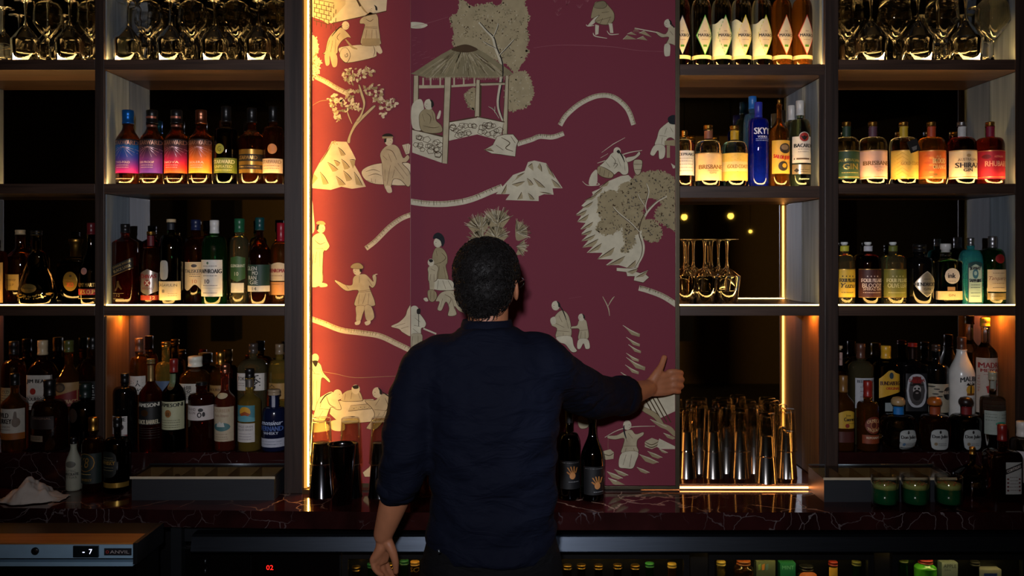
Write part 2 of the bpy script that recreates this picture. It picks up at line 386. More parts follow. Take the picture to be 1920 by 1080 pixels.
# left steel fridge
fy = -0.47
t = thing('bench_fridge', 'small steel bench fridge with wooden top and digital display', 'fridge', (XX(-120, fy), fy, 0))
xw = XX(250, fy) - XX(-120, fy)
zt = ZZ(1018, fy)
boxo('carcass', (0, 0.02, 0.05), (xw, 0.18, zt - 0.012), BLACK, t)
for q in (.05, xw - .05): m = MB(); m.lathe([(.02, 0), (.02, .05)], 12); m.build('foot', BLACK, t, (q, .1, 0))
boxo('rear_cover', (0, 0.085, zt - .004), (xw, 0.185, zt + .0005), DSTEEL, t)
m = MB(); m.box((0, 0.0, zt - .004), (xw, 0.085, zt + .0)); m.build('wooden_top', wood_mat('oiled_beech', (150, 92, 40), (184, 122, 58), False), t)
m = MB(); m.box((xw, -.002, zt - .06), (xw + .012, 0.19, zt)); m.build('side_trim', DSTEEL, t)
FPAN = solid('fridge_steel', (150, 186, 212), 0.5, 0.0, 0.05)
zb = ZZ(1046, fy)
boxo('control_panel', (0, -0.004, zb), (xw, 0.02, zt - .004), FPAN, t, 0.001)
boxo('door_edge', (0, -0.004, ZZ(1061, fy)), (xw, 0.02, ZZ(1053, fy)), FPAN, t, 0.001)
boxo('glass_door', (0, 0.004, 0.1), (xw, 0.02, ZZ(1062, fy)), solid('black_door_glass', (8, 8, 9), 0.08), t)
def flat_print(mb, pts, y, col, mi=0):
    mb.add([(p[0], y, p[1]) for p in pts], [tuple(range(len(pts)))], mi, col)
def flat_text(mb, s, cx, cz, w, h, y, col, mi=0, bold=0.0, shear=0.0, rot=0.0):
    vs, fs = text_shape(s, bold, shear)
    c, d = math.cos(rot), math.sin(rot)
    mb.add([(cx + (v[0] * w) * c - (v[1] * h) * d, y, cz + (v[0] * w) * d + (v[1] * h) * c) for v in vs], fs, mi, col)
ox = XX(-120, fy)
def fx(px): return XX(px, fy) - ox
def fz(py): return ZZ(py, fy)
m = MB(); m.box((fx(140), -0.010, fz(1043)), (fx(187), -0.004, fz(1022)))
d = m.build('display', solid('display_bezel', (16, 26, 30), 0.3), t)
m = MB(); c = (1, 1, 1, 1)
flat_print(m, [(fx(158), fz(1032.5)), (fx(162), fz(1032.5)), (fx(162), fz(1034)), (fx(158), fz(1034))], -0.0105, (.8, .8, 1, 1))
flat_text(m, '7', fx(173), fz(1032), U(6, fy), U(9, fy), -0.0105, (.8, .8, 1, 1))
m.build('digits', emis('digits_white', (215, 220, 255), 2.5), d)
m = MB(); m.lathe([(0.0105, 0), (0.011, .004), (0.009, .006)], 20)
k = m.build('lock', BLACK, t, (fx(68), -0.004, fz(1032))); k.rotation_euler = (PI / 2, 0, 0)
m = MB(); m.box((fx(197), -0.006, fz(1040)), (fx(248), -0.004, fz(1027)), 0, (.01, .01, .015, 1))
flat_text(m, 'ANVIL', fx(226), fz(1033.5), U(36, fy), U(6, fy), -0.0063, lin((190, 180, 180)), 0)
flat_text(m, 'o', fx(203), fz(1033.5), U(6, fy), U(6, fy), -0.0063, lin((200, 60, 50)), 0, 0.05)
m.build('badge', PRINT, t)

# black cabinet with red numerals
fy2 = -0.205
t = thing('black_fridge', 'black door fridge with small red number display', 'fridge', (XX(345, fy2), fy2, 0))
xw = XX(638, fy2) - XX(345, fy2)
boxo('carcass', (0, 0.012, 0.05), (xw, 0.08, 0.78), BLACK, t)
for i, (a, b) in enumerate(((0.004, XX(468, fy2) - XX(345, fy2)), (XX(471, fy2) - XX(345, fy2), xw - .004))):
    dd = boxo('door', (a, 0, 0.08), (b, 0.012, 0.775), solid('black_glass', (6, 6, 7), 0.12), t, 0.001)
m = MB(); rx = XX(506, fy2) - XX(345, fy2); rz = ZZ(1064, fy2)
flat_text(m, '02', rx, rz, U(13, fy2), U(9, fy2), -0.0012, (1, .1, .1, 1)); m.build('digits', emis('digits_red', (255, 26, 18), 3.0), t)
for zz in (1052, 1070):
    m = MB(); m.tube([(XX(386, fy2) - XX(345, fy2), -0.004, ZZ(zz - 4, fy2)), (XX(386, fy2) - XX(345, fy2), -0.006, ZZ(zz + 3, fy2))], 0.0025, 8); m.build('hinge_pin', STEEL, t)

# glass front fridges with bottles
def glass_fridge(px0, px1, top_py, label, posts=()):
    y = -0.205
    t = thing('display_fridge', label, 'fridge', (XX(px0, y), y, 0)); w = XX(px1, y) - XX(px0, y); zt = ZZ(top_py, y); r = 0.018
    m = MB(); m.box((0, 0, zt), (w, 0.02, 0.786)); m.box((-r, 0, 0.3), (0, 0.02, 0.786)); m.box((w, 0, 0.3), (w + r, 0.02, 0.786)); m.box((-r, 0, 0.27), (w + r, 0.02, 0.3))
    m.build('door_frame', BLACK, t)
    boxo('door_glass', (0, 0.008, 0.3), (w, 0.011, zt), thin_glass('door_pane', (225, 232, 232), .02, .5, .06), t)
    m = MB(); m.box((0, 0.02, 0.40), (w, 0.088, 0.408)); m.build('wire_shelf', DSTEEL, t)
    m = MB(); m.box((0.01, 0.024, zt + .004), (w - .01, 0.03, zt + .008)); m.build('interior_light', emis('fridge_led', (255, 214, 130), 24), t)
    return t
# ------------------------------------------------------------------ wallpapered panels
CR = lin((196, 188, 162)); CR2 = lin((176, 164, 134)); TN = lin((152, 138, 104)); BR = lin((74, 56, 36)); DK = lin((34, 30, 26)); MD = lin((158, 144, 110)); INK = lin((28, 32, 36)); GRN = lin((128, 118, 88))
PINKL = lin((150, 92, 98))
class Art:
    def __init__(s, y, rect): s.y = y; s.rect = rect; s.mb = MB(); s.k = 0; s.o = Vector((0, 0, 0))
    def fig(s): s.k = 0
    def put(s, pts, col, off=None):
        x0, y0, x1, y1 = s.rect
        for ax, lim, sg in ((0, x0, 1), (0, x1, -1), (1, y0, 1), (1, y1, -1)):
            out = []
            for i in range(len(pts)):
                a, b = pts[i - 1], pts[i]; ia = (a[ax] - lim) * sg >= 0; ib = (b[ax] - lim) * sg >= 0
                if ia != ib:
                    t = (lim - a[ax]) / (b[ax] - a[ax]); out.append((a[0] + (b[0] - a[0]) * t, a[1] + (b[1] - a[1]) * t))
                if ib: out.append(b)
            pts = out
            if len(pts) < 3: return
        ar = sum(pts[i - 1][0] * pts[i][1] - pts[i][0] * pts[i - 1][1] for i in range(len(pts)))
        if ar > 0: pts = pts[::-1]
        s.k += 1
        e = (0.00025 + s.k * 1.3e-5) if off is None else off
        s.mb.add([P(p[0], p[1], s.y) + Vector((0, -e, 0)) - s.o for p in pts], [tuple(range(len(pts)))], 0, col)
    def poly(s, pts, col=CR, smooth=True, outline=None, w=1.0):
        q = catmull(pts) if smooth else pts
        s.put(q, col)
        if outline is not None: s.line(q + [q[0]], w, outline, False)
    def line(s, pts, w=0.9, col=BR, smooth=True, taper=True):
        if w < 1.5: w *= 1.35
        if len(pts) > 2 and smooth: pts = catmull(pts, False, 4)
        n = len(pts); L = []; R = []
        for i, p in enumerate(pts):
            a = pts[max(i - 1, 0)]; b = pts[min(i + 1, n - 1)]; dx, dy = b[0] - a[0], b[1] - a[1]; l = math.hypot(dx, dy) or 1
            t = (i / (n - 1)) if n > 1 else 0; ww = w / 2 * ((0.35 + 0.65 * math.sin(PI * min(max(t, .08), .92))) if taper else 1)
            L.append((p[0] - dy / l * ww, p[1] + dx / l * ww)); R.append((p[0] + dy / l * ww, p[1] - dx / l * ww))
        s.k += 1; e = 0.00025 + s.k * 1.3e-5
        x0, y0, x1, y1 = s.rect
        for i in range(n - 1):
            q = [L[i], L[i + 1], R[i + 1], R[i]]
            if all(x0 <= p[0] <= x1 and y0 <= p[1] <= y1 for p in q): s.put(q, col, e)
    def folds(s, ls, w=0.9, col=BR):
        k = s.k
        for l in ls: s.k = k; s.line(l, w, col)
        s.k = k + 1
    def blobs(s, cx, cy, rx, ry, n, r, cols, ang=None):
        k = s.k
        for i in range(n):
            a = random.random() * 2 * PI; q = math.sqrt(random.random()); x = cx + math.cos(a) * rx * q; y = cy + math.sin(a) * ry * q
            rr = r * random.uniform(0.5, 1.2); m = random.choice((5, 6, 7)); ph = random.random() * 6; el = random.uniform(.34, .7); ro = random.random() * PI if ang is None else ang
            pts = []
            for j in range(m):
                t = ph + 2 * PI * j / m; u, v = math.cos(t) * rr * random.uniform(.75, 1.15), math.sin(t) * rr * el
                pts.append((x + u * math.cos(ro) - v * math.sin(ro), y + u * math.sin(ro) + v * math.cos(ro)))
            s.put(pts, random.choice(cols), 0.00025 + (k + 1 + i % 25) * 1.3e-5)
        s.k = k + 26
    def leafcloud(s, pts, n, r, base, cols, edge=True):
        s.poly(pts, base, True)
        xs = [p[0] for p in pts]; ys = [p[1] for p in pts]; k = s.k
        if edge:
            q = catmull(pts, True, 5)
            for i, p in enumerate(q): s.k = k; s.blobs(p[0], p[1], 2.2, 2.2, 2, r * 1.5, [base])
        cnt = 0; k = s.k
        while cnt < n:
            x = random.uniform(min(xs), max(xs)); y = random.uniform(min(ys), max(ys)); ins = False
            for i in range(len(pts)):
                a, b = pts[i - 1], pts[i]
                if (a[1] > y) != (b[1] > y) and x < (b[0] - a[0]) * (y - a[1]) / (b[1] - a[1]) + a[0]: ins = not ins
            if not ins: cnt += .2; continue
            s.k = k; s.blobs(x, y, 2.5, 2.5, 2, r, cols); cnt += 1
        s.k = k + 28
    def head(s, x, y, r, d=0, hair=True, q=None, cap=None, face=True):
        s.poly([(x + math.cos(t) * r * .86, y + math.sin(t) * r) for t in [i * PI / 4 for i in range(8)]], CR)
        if hair: s.poly([(x - d * r * .2, y - r * .95), (x - d * r * .85, y - r * .5), (x - d * r * .95, y + r * .3), (x - d * r * .55, y + r * .25), (x - d * r * .45, y - r * .4)], DK)
        if face and d:
            s.line([(x + d * r * .25, y - r * .05), (x + d * r * .55, y - r * .08)], 0.8, DK); s.line([(x + d * r * .6, y + r * .15), (x + d * r * .75, y + r * .3)], 0.6, BR); s.line([(x + d * r * .35, y + r * .5), (x + d * r * .6, y + r * .48)], 0.8, BR)
        if q: s.line(q, 2.2, DK)
    def path(s, pts, w, seed=1):
        rnd = random.Random(seed); c = catmull(pts, False, 6); L = []; R = []
        for i, p in enumerate(c):
            a = c[max(i - 1, 0)]; b = c[min(i + 1, len(c) - 1)]; dx, dy = b[0] - a[0], b[1] - a[1]; l = math.hypot(dx, dy) or 1
            ww = w * (pts[0][2] if len(pts[0]) > 2 else 1) / 2; L.append((p[0] - dy / l * ww, p[1] + dx / l * ww)); R.append((p[0] + dy / l * ww, p[1] - dx / l * ww))
        s.fig(); s.put(L + R[::-1], CR); k = s.k
        for i in range(1, len(c) - 1):
            for _ in range(2):
                s.k = k; t = rnd.random(); sx = R[i][0] + (L[i][0] - R[i][0]) * .05 + rnd.uniform(-2, 2); sy = R[i][1]; l = rnd.uniform(.25, .75)
                s.line([(sx, sy), (sx + (L[i][0] - R[i][0]) * l + rnd.uniform(-1, 1), sy + (L[i][1] - R[i][1]) * l)], rnd.uniform(.5, 1.1), rnd.choice([BR, TN]))
        s.k = k; s.line([(a[0] * .85 + b[0] * .15, a[1] * .85 + b[1] * .15) for a, b in zip(R, L)], 1.6, TN, False, False)
    def facets(s, tris):
        for t in tris: s.put([(t[0][0] * .9 + t[2][0] * .1, t[0][1] * .9 + t[2][1] * .1), t[1], ((t[1][0] + t[2][0]) / 2 + 1, (t[1][1] + t[2][1]) / 2 + 1), t[2]], MD); s.k -= 1
        s.k += 1
        for t in tris: s.line([t[0], ((t[0][0] + t[1][0]) / 2 + .8, (t[0][1] + t[1][1]) / 2 - .5), t[1]], 1.5, BR, True); s.line([t[0], t[2]], 1.0, TN, False); s.k -= 2
        s.k += 1
    def robe(s, body, foldlines, col=CR2, ol=True):
        s.poly(body, col, True, BR if ol else None, 0.8); s.folds(foldlines, 0.8)

YD, YF = -0.05, 0.008
def scene_left(A):
    # house corner with bricks
    A.fig(); A.poly([(575, -5), (770, -5), (726, -5), (724, 20), (622, 44), (575, 28)], CR, False); A.put([(588, -5), (648, -5), (648, 8), (615, 45), (588, 28)], CR2)
    for r in range(6):
        y = 0 + r * 8; A.line([(588, y - 2), (616 - r * 2 + 10, y + 6)], 0.9, BR, False, False); A.k -= 1
        for q in range(5): x = 590 + q * 9 + (r % 2) * 4; A.line([(x, y + (x - 588) * .28 - 2), (x - .5, y + (x - 588) * .28 + 6)], 0.9, BR, False, False); A.k -= 1
    A.k += 2; A.line([(622, 44), (725, 21)], 1.2, BR, False, False)
    # woman with brush, man bending, roll
    A.fig(); A.robe([(640, 88), (700, 84), (706, 100), (700, 108), (652, 118), (642, 112), (637, 100)], [[(700, 86), (703, 96), (700, 106)]], CR)
    A.poly([(641 + 0, 92), (650, 90), (657, 103), (651, 117), (643, 114), (637, 104)], CR, True, BR, 0.8); A.line([(648, 104), (651, 100), (652, 105), (648, 107), (646, 102)], .9)
    A.fig(); A.robe([(684, 30), (697, 22), (708, 30), (710, 48), (713, 72), (712, 84), (678, 84), (680, 62), (684, 46), (675, 44), (676, 36)], [[(685, 50), (708, 51)], [(684, 52), (708, 54)], [(688, 56), (684, 80)], [(698, 56), (696, 82)], [(705, 56), (708, 80)], [(686, 36), (694, 40), (700, 36)]])
    A.poly([(706, 84), (711, 84), (717, 97), (712, 101), (706, 95)], CR); A.poly([(679, 72), (713, 72), (712, 86), (678, 86)], TN, False); A.head(700, 17, 8, -1); A.line([(690, 26), (682, 18), (672, 2)], 3, TN); A.line([(676, 12), (668, -4)], 7, BR, False)
    A.fig(); A.robe([(640, 52), (630, 56), (616, 72), (610, 96), (606, 101), (631, 101), (634, 88), (642, 76), (652, 70), (658, 71), (652, 62)], [[(618, 76), (612, 96)], [(624, 76), (620, 98)], [(630, 74), (628, 98)], [(638, 62), (632, 70), (636, 76)]])
    A.poly([(610, 100), (630, 101), (632, 122), (624, 125), (618, 104), (618, 120), (611, 122)], CR2); A.head(648, 48, 8, 1, False); A.line([(642, 48), (634, 54), (622, 68)], 2.2, DK); A.line([(648, 74), (660, 88), (670, 92)], 4, TN)
    # leaf cluster at left edge + branch
    A.fig(); A.leafcloud([(575, 68), (590, 70), (596, 90), (592, 105), (600, 118), (592, 140), (575, 150)], 40, 2.2, CR, [TN, CR2, GRN], True)
    A.path([(592, 144), (612, 154), (632, 166), (655, 177)], 9, 3)
    # little tree
    A.fig(); A.poly([(651, 266), (655, 252), (664, 232), (672, 222), (684, 212), (700, 198), (704, 200), (690, 214), (676, 228), (666, 240), (658, 256), (656, 268)], CR2, True, BR, .7)
    A.poly([(668, 226), (676, 214), (681, 196), (676, 178), (672, 160), (675, 160), (681, 176), (685, 192), (682, 208), (674, 226)], CR2, True, BR, .7); A.line([(660, 232), (654, 218), (651, 208)], 2, CR2)
    k = A.k
    for cx, cy, rx, ry, n in ((664, 140, 22, 12, 46), (690, 134, 14, 8, 24), (655, 150, 14, 8, 18), (700, 168, 20, 10, 34), (725, 195, 20, 12, 36), (712, 185, 14, 10, 20), (640, 195, 24, 14, 46), (628, 186, 14, 9, 20), (660, 175, 14, 8, 20), (632, 218, 8, 10, 12), (720, 216, 7, 8, 10), (665, 200, 12, 8, 14)):
        A.k = k; A.blobs(cx, cy, rx, ry, n, 4.2, [CR, CR, CR2, TN, GRN])
    A.line([(583, 200), (600, 190), (618, 188)], .6, TN)
    # rock mountain
    A.fig(); A.poly([(578, 352), (590, 322), (602, 300), (614, 282), (622, 265), (650, 266), (660, 284), (667, 298), (664, 308), (674, 325), (686, 350), (660, 354), (640, 350), (620, 356)], CR, False)
    A.facets([[(622, 270), (600, 305), (612, 290)], [(634, 276), (648, 290), (640, 292)], [(614, 304), (634, 318), (624, 322)], [(640, 298), (656, 314), (646, 318)], [(626, 300), (638, 306), (632, 312)], [(600, 322), (616, 344), (606, 346)], [(630, 330), (648, 346), (636, 348)], [(656, 300), (666, 300), (662, 316)], [(644, 320), (660, 336), (650, 340)], [(664, 322), (680, 348), (668, 346)], [(588, 326), (580, 350), (596, 334)]])
    A.blobs(630, 268, 10, 3, 8, 3, [TN])
    # seated man with fan on a rock seat
    A.fig(); A.poly([(678, 322), (690, 312), (714, 306), (745, 306), (770, 308), (770, 345), (720, 346), (700, 344), (684, 336)], CR, True, BR, .8); A.folds([[(686, 322), (700, 318), (712, 322)], [(690, 330), (704, 326), (716, 330)], [(688, 338), (700, 342)], [(704, 336), (704, 343)], [(696, 334), (697, 341)]], .8)
    A.robe([(724, 274), (738, 271), (748, 278), (756, 296), (764, 290), (768, 296), (762, 304), (754, 306), (768, 322), (770, 344), (764, 350), (752, 338), (738, 336), (732, 352), (722, 354), (718, 330), (716, 306), (713, 288)], [[(724, 280), (736, 284), (744, 300)], [(718, 292), (726, 300)], [(732, 310), (726, 346)], [(740, 312), (758, 336)], [(746, 306), (764, 330)], [(722, 318), (722, 340)], [(728, 288), (734, 304)], [(740, 318), (736, 334)]])
    A.poly([(723, 350), (732, 349), (735, 360), (727, 361)], CR); A.head(729, 264, 9, 1); A.poly([(717, 256), (722, 251), (733, 251), (737, 257)], DK); A.poly([(717, 256), (737, 256), (737, 259), (717, 260)], TN, False)
    A.poly([(754, 272), (766, 269), (770, 272), (768, 288), (761, 290)], CR, False, BR, .6); A.folds([[(762, 288), (757, 273)], [(763, 288), (762, 271)], [(764, 288), (767, 271)]], .6)
    # walking stick branch right
    A.path([(686, 466), (704, 452), (730, 426), (752, 410), (772, 402)], 9, 5)
    # standing woman at left edge
    A.fig(); A.robe([(594, 438), (606, 438), (614, 452), (618, 462), (612, 470), (607, 472), (605, 500), (604, 532), (580, 534), (582, 470), (584, 448)], [[(590, 450), (600, 458), (610, 454)], [(592, 466), (606, 466)], [(594, 472), (590, 494)], [(600, 472), (600, 500)], [(606, 472), (604, 530)], [(588, 476), (586, 496)]], CR)
    A.poly([(599, 530), (612, 532), (613, 537), (600, 538)], CR); A.head(602, 428, 9, 1, True); A.poly([(594, 420), (596, 415), (606, 415), (610, 421)], TN)
    A.poly([(575, 372), (585, 375), (588, 400), (590, 430), (583, 440), (575, 440)], CR)
    # dancing man with hat
    A.fig(); A.robe([(668, 516), (684, 514), (694, 522), (700, 528), (698, 518), (702, 514), (706, 520), (704, 534), (698, 540), (692, 536), (698, 552), (703, 566), (700, 574), (667, 574), (666, 562), (672, 546), (664, 544), (648, 545), (630, 530), (628, 525), (636, 528), (648, 534), (660, 534), (662, 522)], [[(674, 518), (674, 530)], [(672, 548), (696, 546)], [(690, 524), (698, 536)], [(686, 550), (680, 570)], [(692, 550), (690, 572)], [(674, 552), (672, 570)], [(648, 534), (654, 542)], [(672, 546), (696, 543)]])
    A.poly([(668, 574), (684, 574), (680, 590), (676, 602), (668, 602), (668, 590)], CR2, True, BR, .6); A.poly([(684, 574), (696, 574), (702, 594), (694, 602), (686, 598)], CR2, True, BR, .6)
    A.poly([(666, 604), (676, 601), (674, 608), (667, 609)], CR); A.poly([(684, 604), (694, 601), (694, 607), (687, 610)], CR); A.line([(701, 520), (704, 515), (708, 514)], 2, CR); A.line([(632, 530), (629, 526)], 2.5, CR); A.head(670, 507, 9, -1); A.poly([(658, 499), (664, 494), (674, 493), (681, 499), (679, 504), (660, 503)], TN, True, BR, .7)
    # long branch across
    A.path([(578, 596), (606, 606), (640, 619), (676, 624), (712, 630), (745, 645), (772, 658)], 10, 8)
    # figure in cloak (left half)
    A.fig(); A.poly([(733, 612), (748, 604), (760, 592), (764, 580), (772, 574), (774, 628), (756, 624), (748, 617)], CR, True, BR, .8); A.folds([[(740, 612), (760, 606)], [(752, 616), (766, 612)]], .8)
    A.line([(583, 694), (625, 700), (665, 708), (720, 706), (770, 704)], .6, TN)
    # bearded man left edge
    A.fig(); A.robe([(584, 678), (600, 682), (606, 698), (618, 712), (617, 717), (604, 708), (601, 730), (598, 764), (584, 768), (580, 740), (581, 700)], [[(586, 700), (600, 702)], [(588, 714), (586, 760)], [(594, 714), (594, 760)], [(600, 690), (606, 704)], [(584, 690), (590, 700)]], CR); A.head(591, 671, 8, 0, False); A.poly([(586, 677), (596, 677), (592, 688)], DK)
    # players round a table
    A.fig(); A.poly([(622, 752), (700, 748), (716, 772), (704, 790), (640, 796), (618, 776)], CR, False, BR, .7); A.poly([(658, 760), (694, 757), (697, 766), (653, 771)], CR2, False, BR, .8)
    for i in range(9): A.blobs(660 + i * 4, 763.5 + (i % 2) * 2.5, .3, .3, 1, 1.0, [DK]); A.k -= 26
    A.k += 6
    A.robe([(640, 742), (652, 732), (672, 732), (680, 748), (676, 752), (642, 752)], [[(648, 738), (646, 750)], [(672, 738), (676, 748)], [(660, 736), (658, 748)]]); A.head(667, 730, 9, 0, False); A.poly([(661, 724), (671, 722), (672, 728), (664, 729)], DK)
    A.robe([(605, 742), (622, 734), (632, 746), (640, 766), (632, 768), (620, 764), (608, 790), (588, 788), (592, 764), (598, 748)], [[(604, 748), (600, 764)], [(612, 742), (618, 758), (630, 764)], [(598, 766), (620, 768)], [(606, 770), (596, 786)]], CR); A.head(633, 740, 10, 1, False); A.line([(622, 736), (610, 742), (600, 756)], 2.4, DK)
    A.robe([(722, 738), (736, 744), (742, 760), (738, 772), (730, 776), (706, 804), (690, 804), (688, 800), (702, 780), (698, 766), (686, 754), (686, 750), (704, 750), (710, 742)], [[(712, 748), (704, 760)], [(722, 746), (728, 762), (720, 774)], [(702, 768), (732, 770)], [(712, 774), (700, 796)], [(722, 774), (710, 792)]], CR2); A.head(707, 736, 10, -1, True); A.line([(716, 734), (728, 742), (738, 748)], 2.2, DK)
    A.poly([(620, 790), (642, 788), (646, 806), (624, 806)], CR)
    A.fig(); A.poly([(576, 770), (590, 780), (620, 800), (612, 808), (576, 808)], CR)
    A.fig(); A.poly([(680, 886), (692, 876), (696, 870), (700, 874), (698, 894), (684, 894)], CR, False, BR, .8)
def scene_door(A):
    # ---- foliage of the great tree
    A.fig(); A.leafcloud([(862, -5), (876, 8), (882, 14), (900, 10), (922, 6), (928, 12), (942, 8), (948, -5), (980, -5), (984, 10), (992, 32), (986, 48), (990, 70), (986, 94), (990, 98), (978, 120), (966, 136), (950, 120), (930, 112), (900, 100), (870, 90), (850, 84), (852, 70), (848, 46), (846, 34), (860, 20)], 200, 2.0, MD, [CR2, CR2, TN, GRN, BR, MD, GRN], True)
    for cx, cy, rx, ry in ((900, 30, 14, 12), (925, 55, 22, 14), (955, 30, 14, 14), (965, 68, 12, 12), (880, 60, 14, 12), (950, 100, 18, 10)): A.blobs(cx, cy, rx, ry, 26, 1.9, [GRN, BR, GRN, TN]); A.k -= 20
    A.fig(); A.k = 45; A.leafcloud([(950, 150), (975, 134), (990, 142), (997, 160), (998, 180), (988, 198), (966, 206), (950, 200)], 60, 2.0, MD, [CR2, CR2, TN, GRN, MD], True)
    A.fig(); A.k = 45; A.leafcloud([(873, 176), (890, 168), (893, 200), (884, 204), (876, 192)], 16, 2, TN, [CR2, GRN], True)
    A.k = 78
    for l, w in (([(950, 240), (938, 215), (934, 190), (940, 150), (940, 118), (930, 90), (924, 70), (912, 58), (898, 42)], 7), ([(936, 104), (950, 90), (964, 74)], 3), ([(924, 72), (932, 54), (934, 44)], 2.6), ([(932, 92), (916, 84), (906, 78)], 2.6), ([(936, 222), (926, 206), (916, 200)], 2.2), ([(928, 212), (928, 200)], 2)):
        A.line(l, w, CR); A.line([(x + w * .3, y) for x, y in l], w * .35, DK)
    # ---- pavilion
    A.k = 100
    A.put([(770, 138), (776, 136), (800, 120), (828, 102), (850, 90), (870, 84), (888, 88), (910, 100), (936, 118), (958, 134), (962, 140), (950, 142), (930, 146), (900, 146), (870, 145), (840, 146), (800, 146)], GRN)
    k = A.k
    for i in range(150):
        t = random.random(); x1 = 774 + t * 184; q = random.uniform(.25, 1); A.k = k + i % 3; A.line([(870 + (x1 - 870) * (q - .22), 86 + 56 * max(q - .22, 0)), (870 + (x1 - 870) * q, 86 + 58 * q)], random.uniform(.8, 1.6), random.choice([CR2, TN, BR, TN, CR2]), False)
    A.k = k + 3; A.poly([(846, 93), (860, 86), (872, 83.5), (884, 86), (896, 93), (882, 98), (862, 98)], BR)
    A.k = 106
    for i in range(60): x = 800 + i * 2.7; A.line([(x, 143), (x + random.uniform(-1, 1), 147 + random.random() * 4)], 1.0, random.choice([TN, CR2]), False); A.k -= 1
    A.k = 110
    def beam(pts): A.put(pts, CR2); A.k += 0; A.line([pts[0], pts[-1]], .8, BR, False, False); A.line([pts[1], pts[2]], 1.2, BR, False, False)
    for bx in (792, 806, 824, 850, 868, 888): A.put([(bx, 146), (bx + 3, 146), (bx + 3, 162), (bx, 162)], CR2); A.k -= 1
    A.k += 1
    beam([(780, 160), (834, 160), (834, 165), (780, 166)]); beam([(846, 160), (900, 156), (947, 155), (947, 159), (900, 161), (846, 164)])
    beam([(776, 142), (785, 142), (784, 240), (774, 240)]); beam([(893, 150), (900, 150), (899, 219), (890, 220)]); beam([(948, 142), (954, 142), (951, 255), (942, 256)])
    A.put([(900, 160), (903, 160), (902, 218), (899, 218)], BR)
    # stone walls
    A.put([(773, 244), (830, 257), (830, 306), (773, 286)], CR); A.put([(842, 230), (895, 221), (895, 252), (842, 264)], CR); A.put([(895, 219), (944, 230), (938, 264), (895, 252)], CR)
    k = A.k
    rnd = random.Random(4)
    def stones(x0, x1, top, bot, n):
        for i in range(n):
            cx = rnd.uniform(x0 + 5, x1 - 5); f = rnd.uniform(.2, .85); cy = top(cx) + (bot(cx) - top(cx)) * f; A.k = k
            r = rnd.uniform(5, 8); m = 5; q = [(cx + math.cos(j * 2 * PI / m + f * 5) * r, min(max(cy + math.sin(j * 2 * PI / m + f * 5) * r * .8, top(cx) + 1), bot(cx) - 1)) for j in range(m)]
            A.line(q + [q[0]], .8, BR, False, False)
    stones(773, 830, lambda x: 244 + (x - 773) * .228, lambda x: 286 + (x - 773) * .35, 20); stones(842, 895, lambda x: 230 - (x - 842) * .17, lambda x: 264 - (x - 842) * .22, 16); stones(895, 942, lambda x: 219 + (x - 895) * .22, lambda x: 252 + (x - 895) * .27, 14)
    A.k = k + 3; A.line([(773, 242), (830, 256)], 3, BR, False, False); A.line([(842, 229), (895, 219), (946, 229)], 1.4, BR, False, False)
    beam([(834, 145), (846, 145), (839, 307), (829, 306)])
    # seated man in pavilion
    A.fig(); A.k = 190; A.poly([(772, 200), (786, 186), (794, 196), (796, 240), (774, 240)], CR, True); A.robe([(798, 204), (808, 203), (816, 214), (818, 226), (828, 236), (828, 248), (806, 250), (790, 244), (786, 224), (788, 212)], [[(800, 212), (808, 220), (806, 232)], [(792, 214), (796, 228)], [(810, 210), (814, 226)], [(794, 236), (812, 240), (824, 238)]], TN)
    A.head(804, 196, 10, -1, True, face=True); A.poly([(809, 188), (813, 192), (812, 200), (809, 202)], DK); A.poly([(819, 222), (824, 208), (827, 210), (824, 222)], CR)
    # rock by pavilion and path
    A.fig(); A.k = 210; A.poly([(908, 281), (924, 272), (932, 256), (946, 252), (962, 252), (972, 264), (968, 276), (966, 294), (940, 290), (922, 288)], CR, False, BR, 1); A.line([(940, 258), (956, 268), (948, 278), (962, 284)], 1.4); A.line([(930, 272), (944, 282)], 1.6); A.line([(958, 256), (966, 268)], 1.2); A.facets([[(908, 281), (926, 284), (920, 278)]])
    A.k = 0; A.path([(970, 270), (996, 262), (1012, 256), (1036, 257), (1057, 250)], 9, 11)
    A.path([(1050, 235), (1062, 216), (1088, 194), (1120, 180), (1150, 182), (1176, 204), (1188, 234)], 9, 12)
    A.fig(); A.poly([(770, 42), (788, 42), (802, 47), (790, 53), (770, 52)], CR); A.folds([[(772, 50), (790, 51)]], 1.5, TN)
    # grass tufts
    for x, y in ((1040, 5), (1048, 22), (1062, 10), (1086, 16), (1102, 4), (1046, 30)):
        for q in range(6): A.k = 3; A.line([(x, y), (x + random.uniform(-7, 7), y - random.uniform(3, 9))], .6, PINKL, False)
    A.line([(1000, 90), (1040, 85), (1090, 85), (1150, 88), (1200, 95), (1268, 97)], .6, PINKL); A.line([(770, 50), (800, 44), (840, 32)], .5, PINKL)
    for i in range(16): A.k = 3; x = random.uniform(772, 815); y = random.uniform(65, 122); A.line([(x, y), (x + random.uniform(3, 9), y - random.uniform(0, 4))], .5, PINKL, False)
    # man bending with basket
    A.fig(); A.poly([(1116, 32), (1124, 30), (1114, 44), (1106, 48), (1102, 48)], CR); A.poly([(1114, 8), (1120, 3), (1134, 4), (1142, 12), (1151, 24), (1151, 38), (1142, 46), (1128, 46), (1118, 42), (1116, 38), (1124, 28), (1112, 34), (1108, 32)], TN, True, BR, .8); A.poly([(1114, 14), (1118, 5), (1132, 2), (1138, 10), (1130, 16)], GRN, True, BR, .8); A.folds([[(1118, 40), (1146, 32)], [(1128, 24), (1142, 22)], [(1124, 46), (1130, 34)], [(1138, 46), (1144, 34)]])
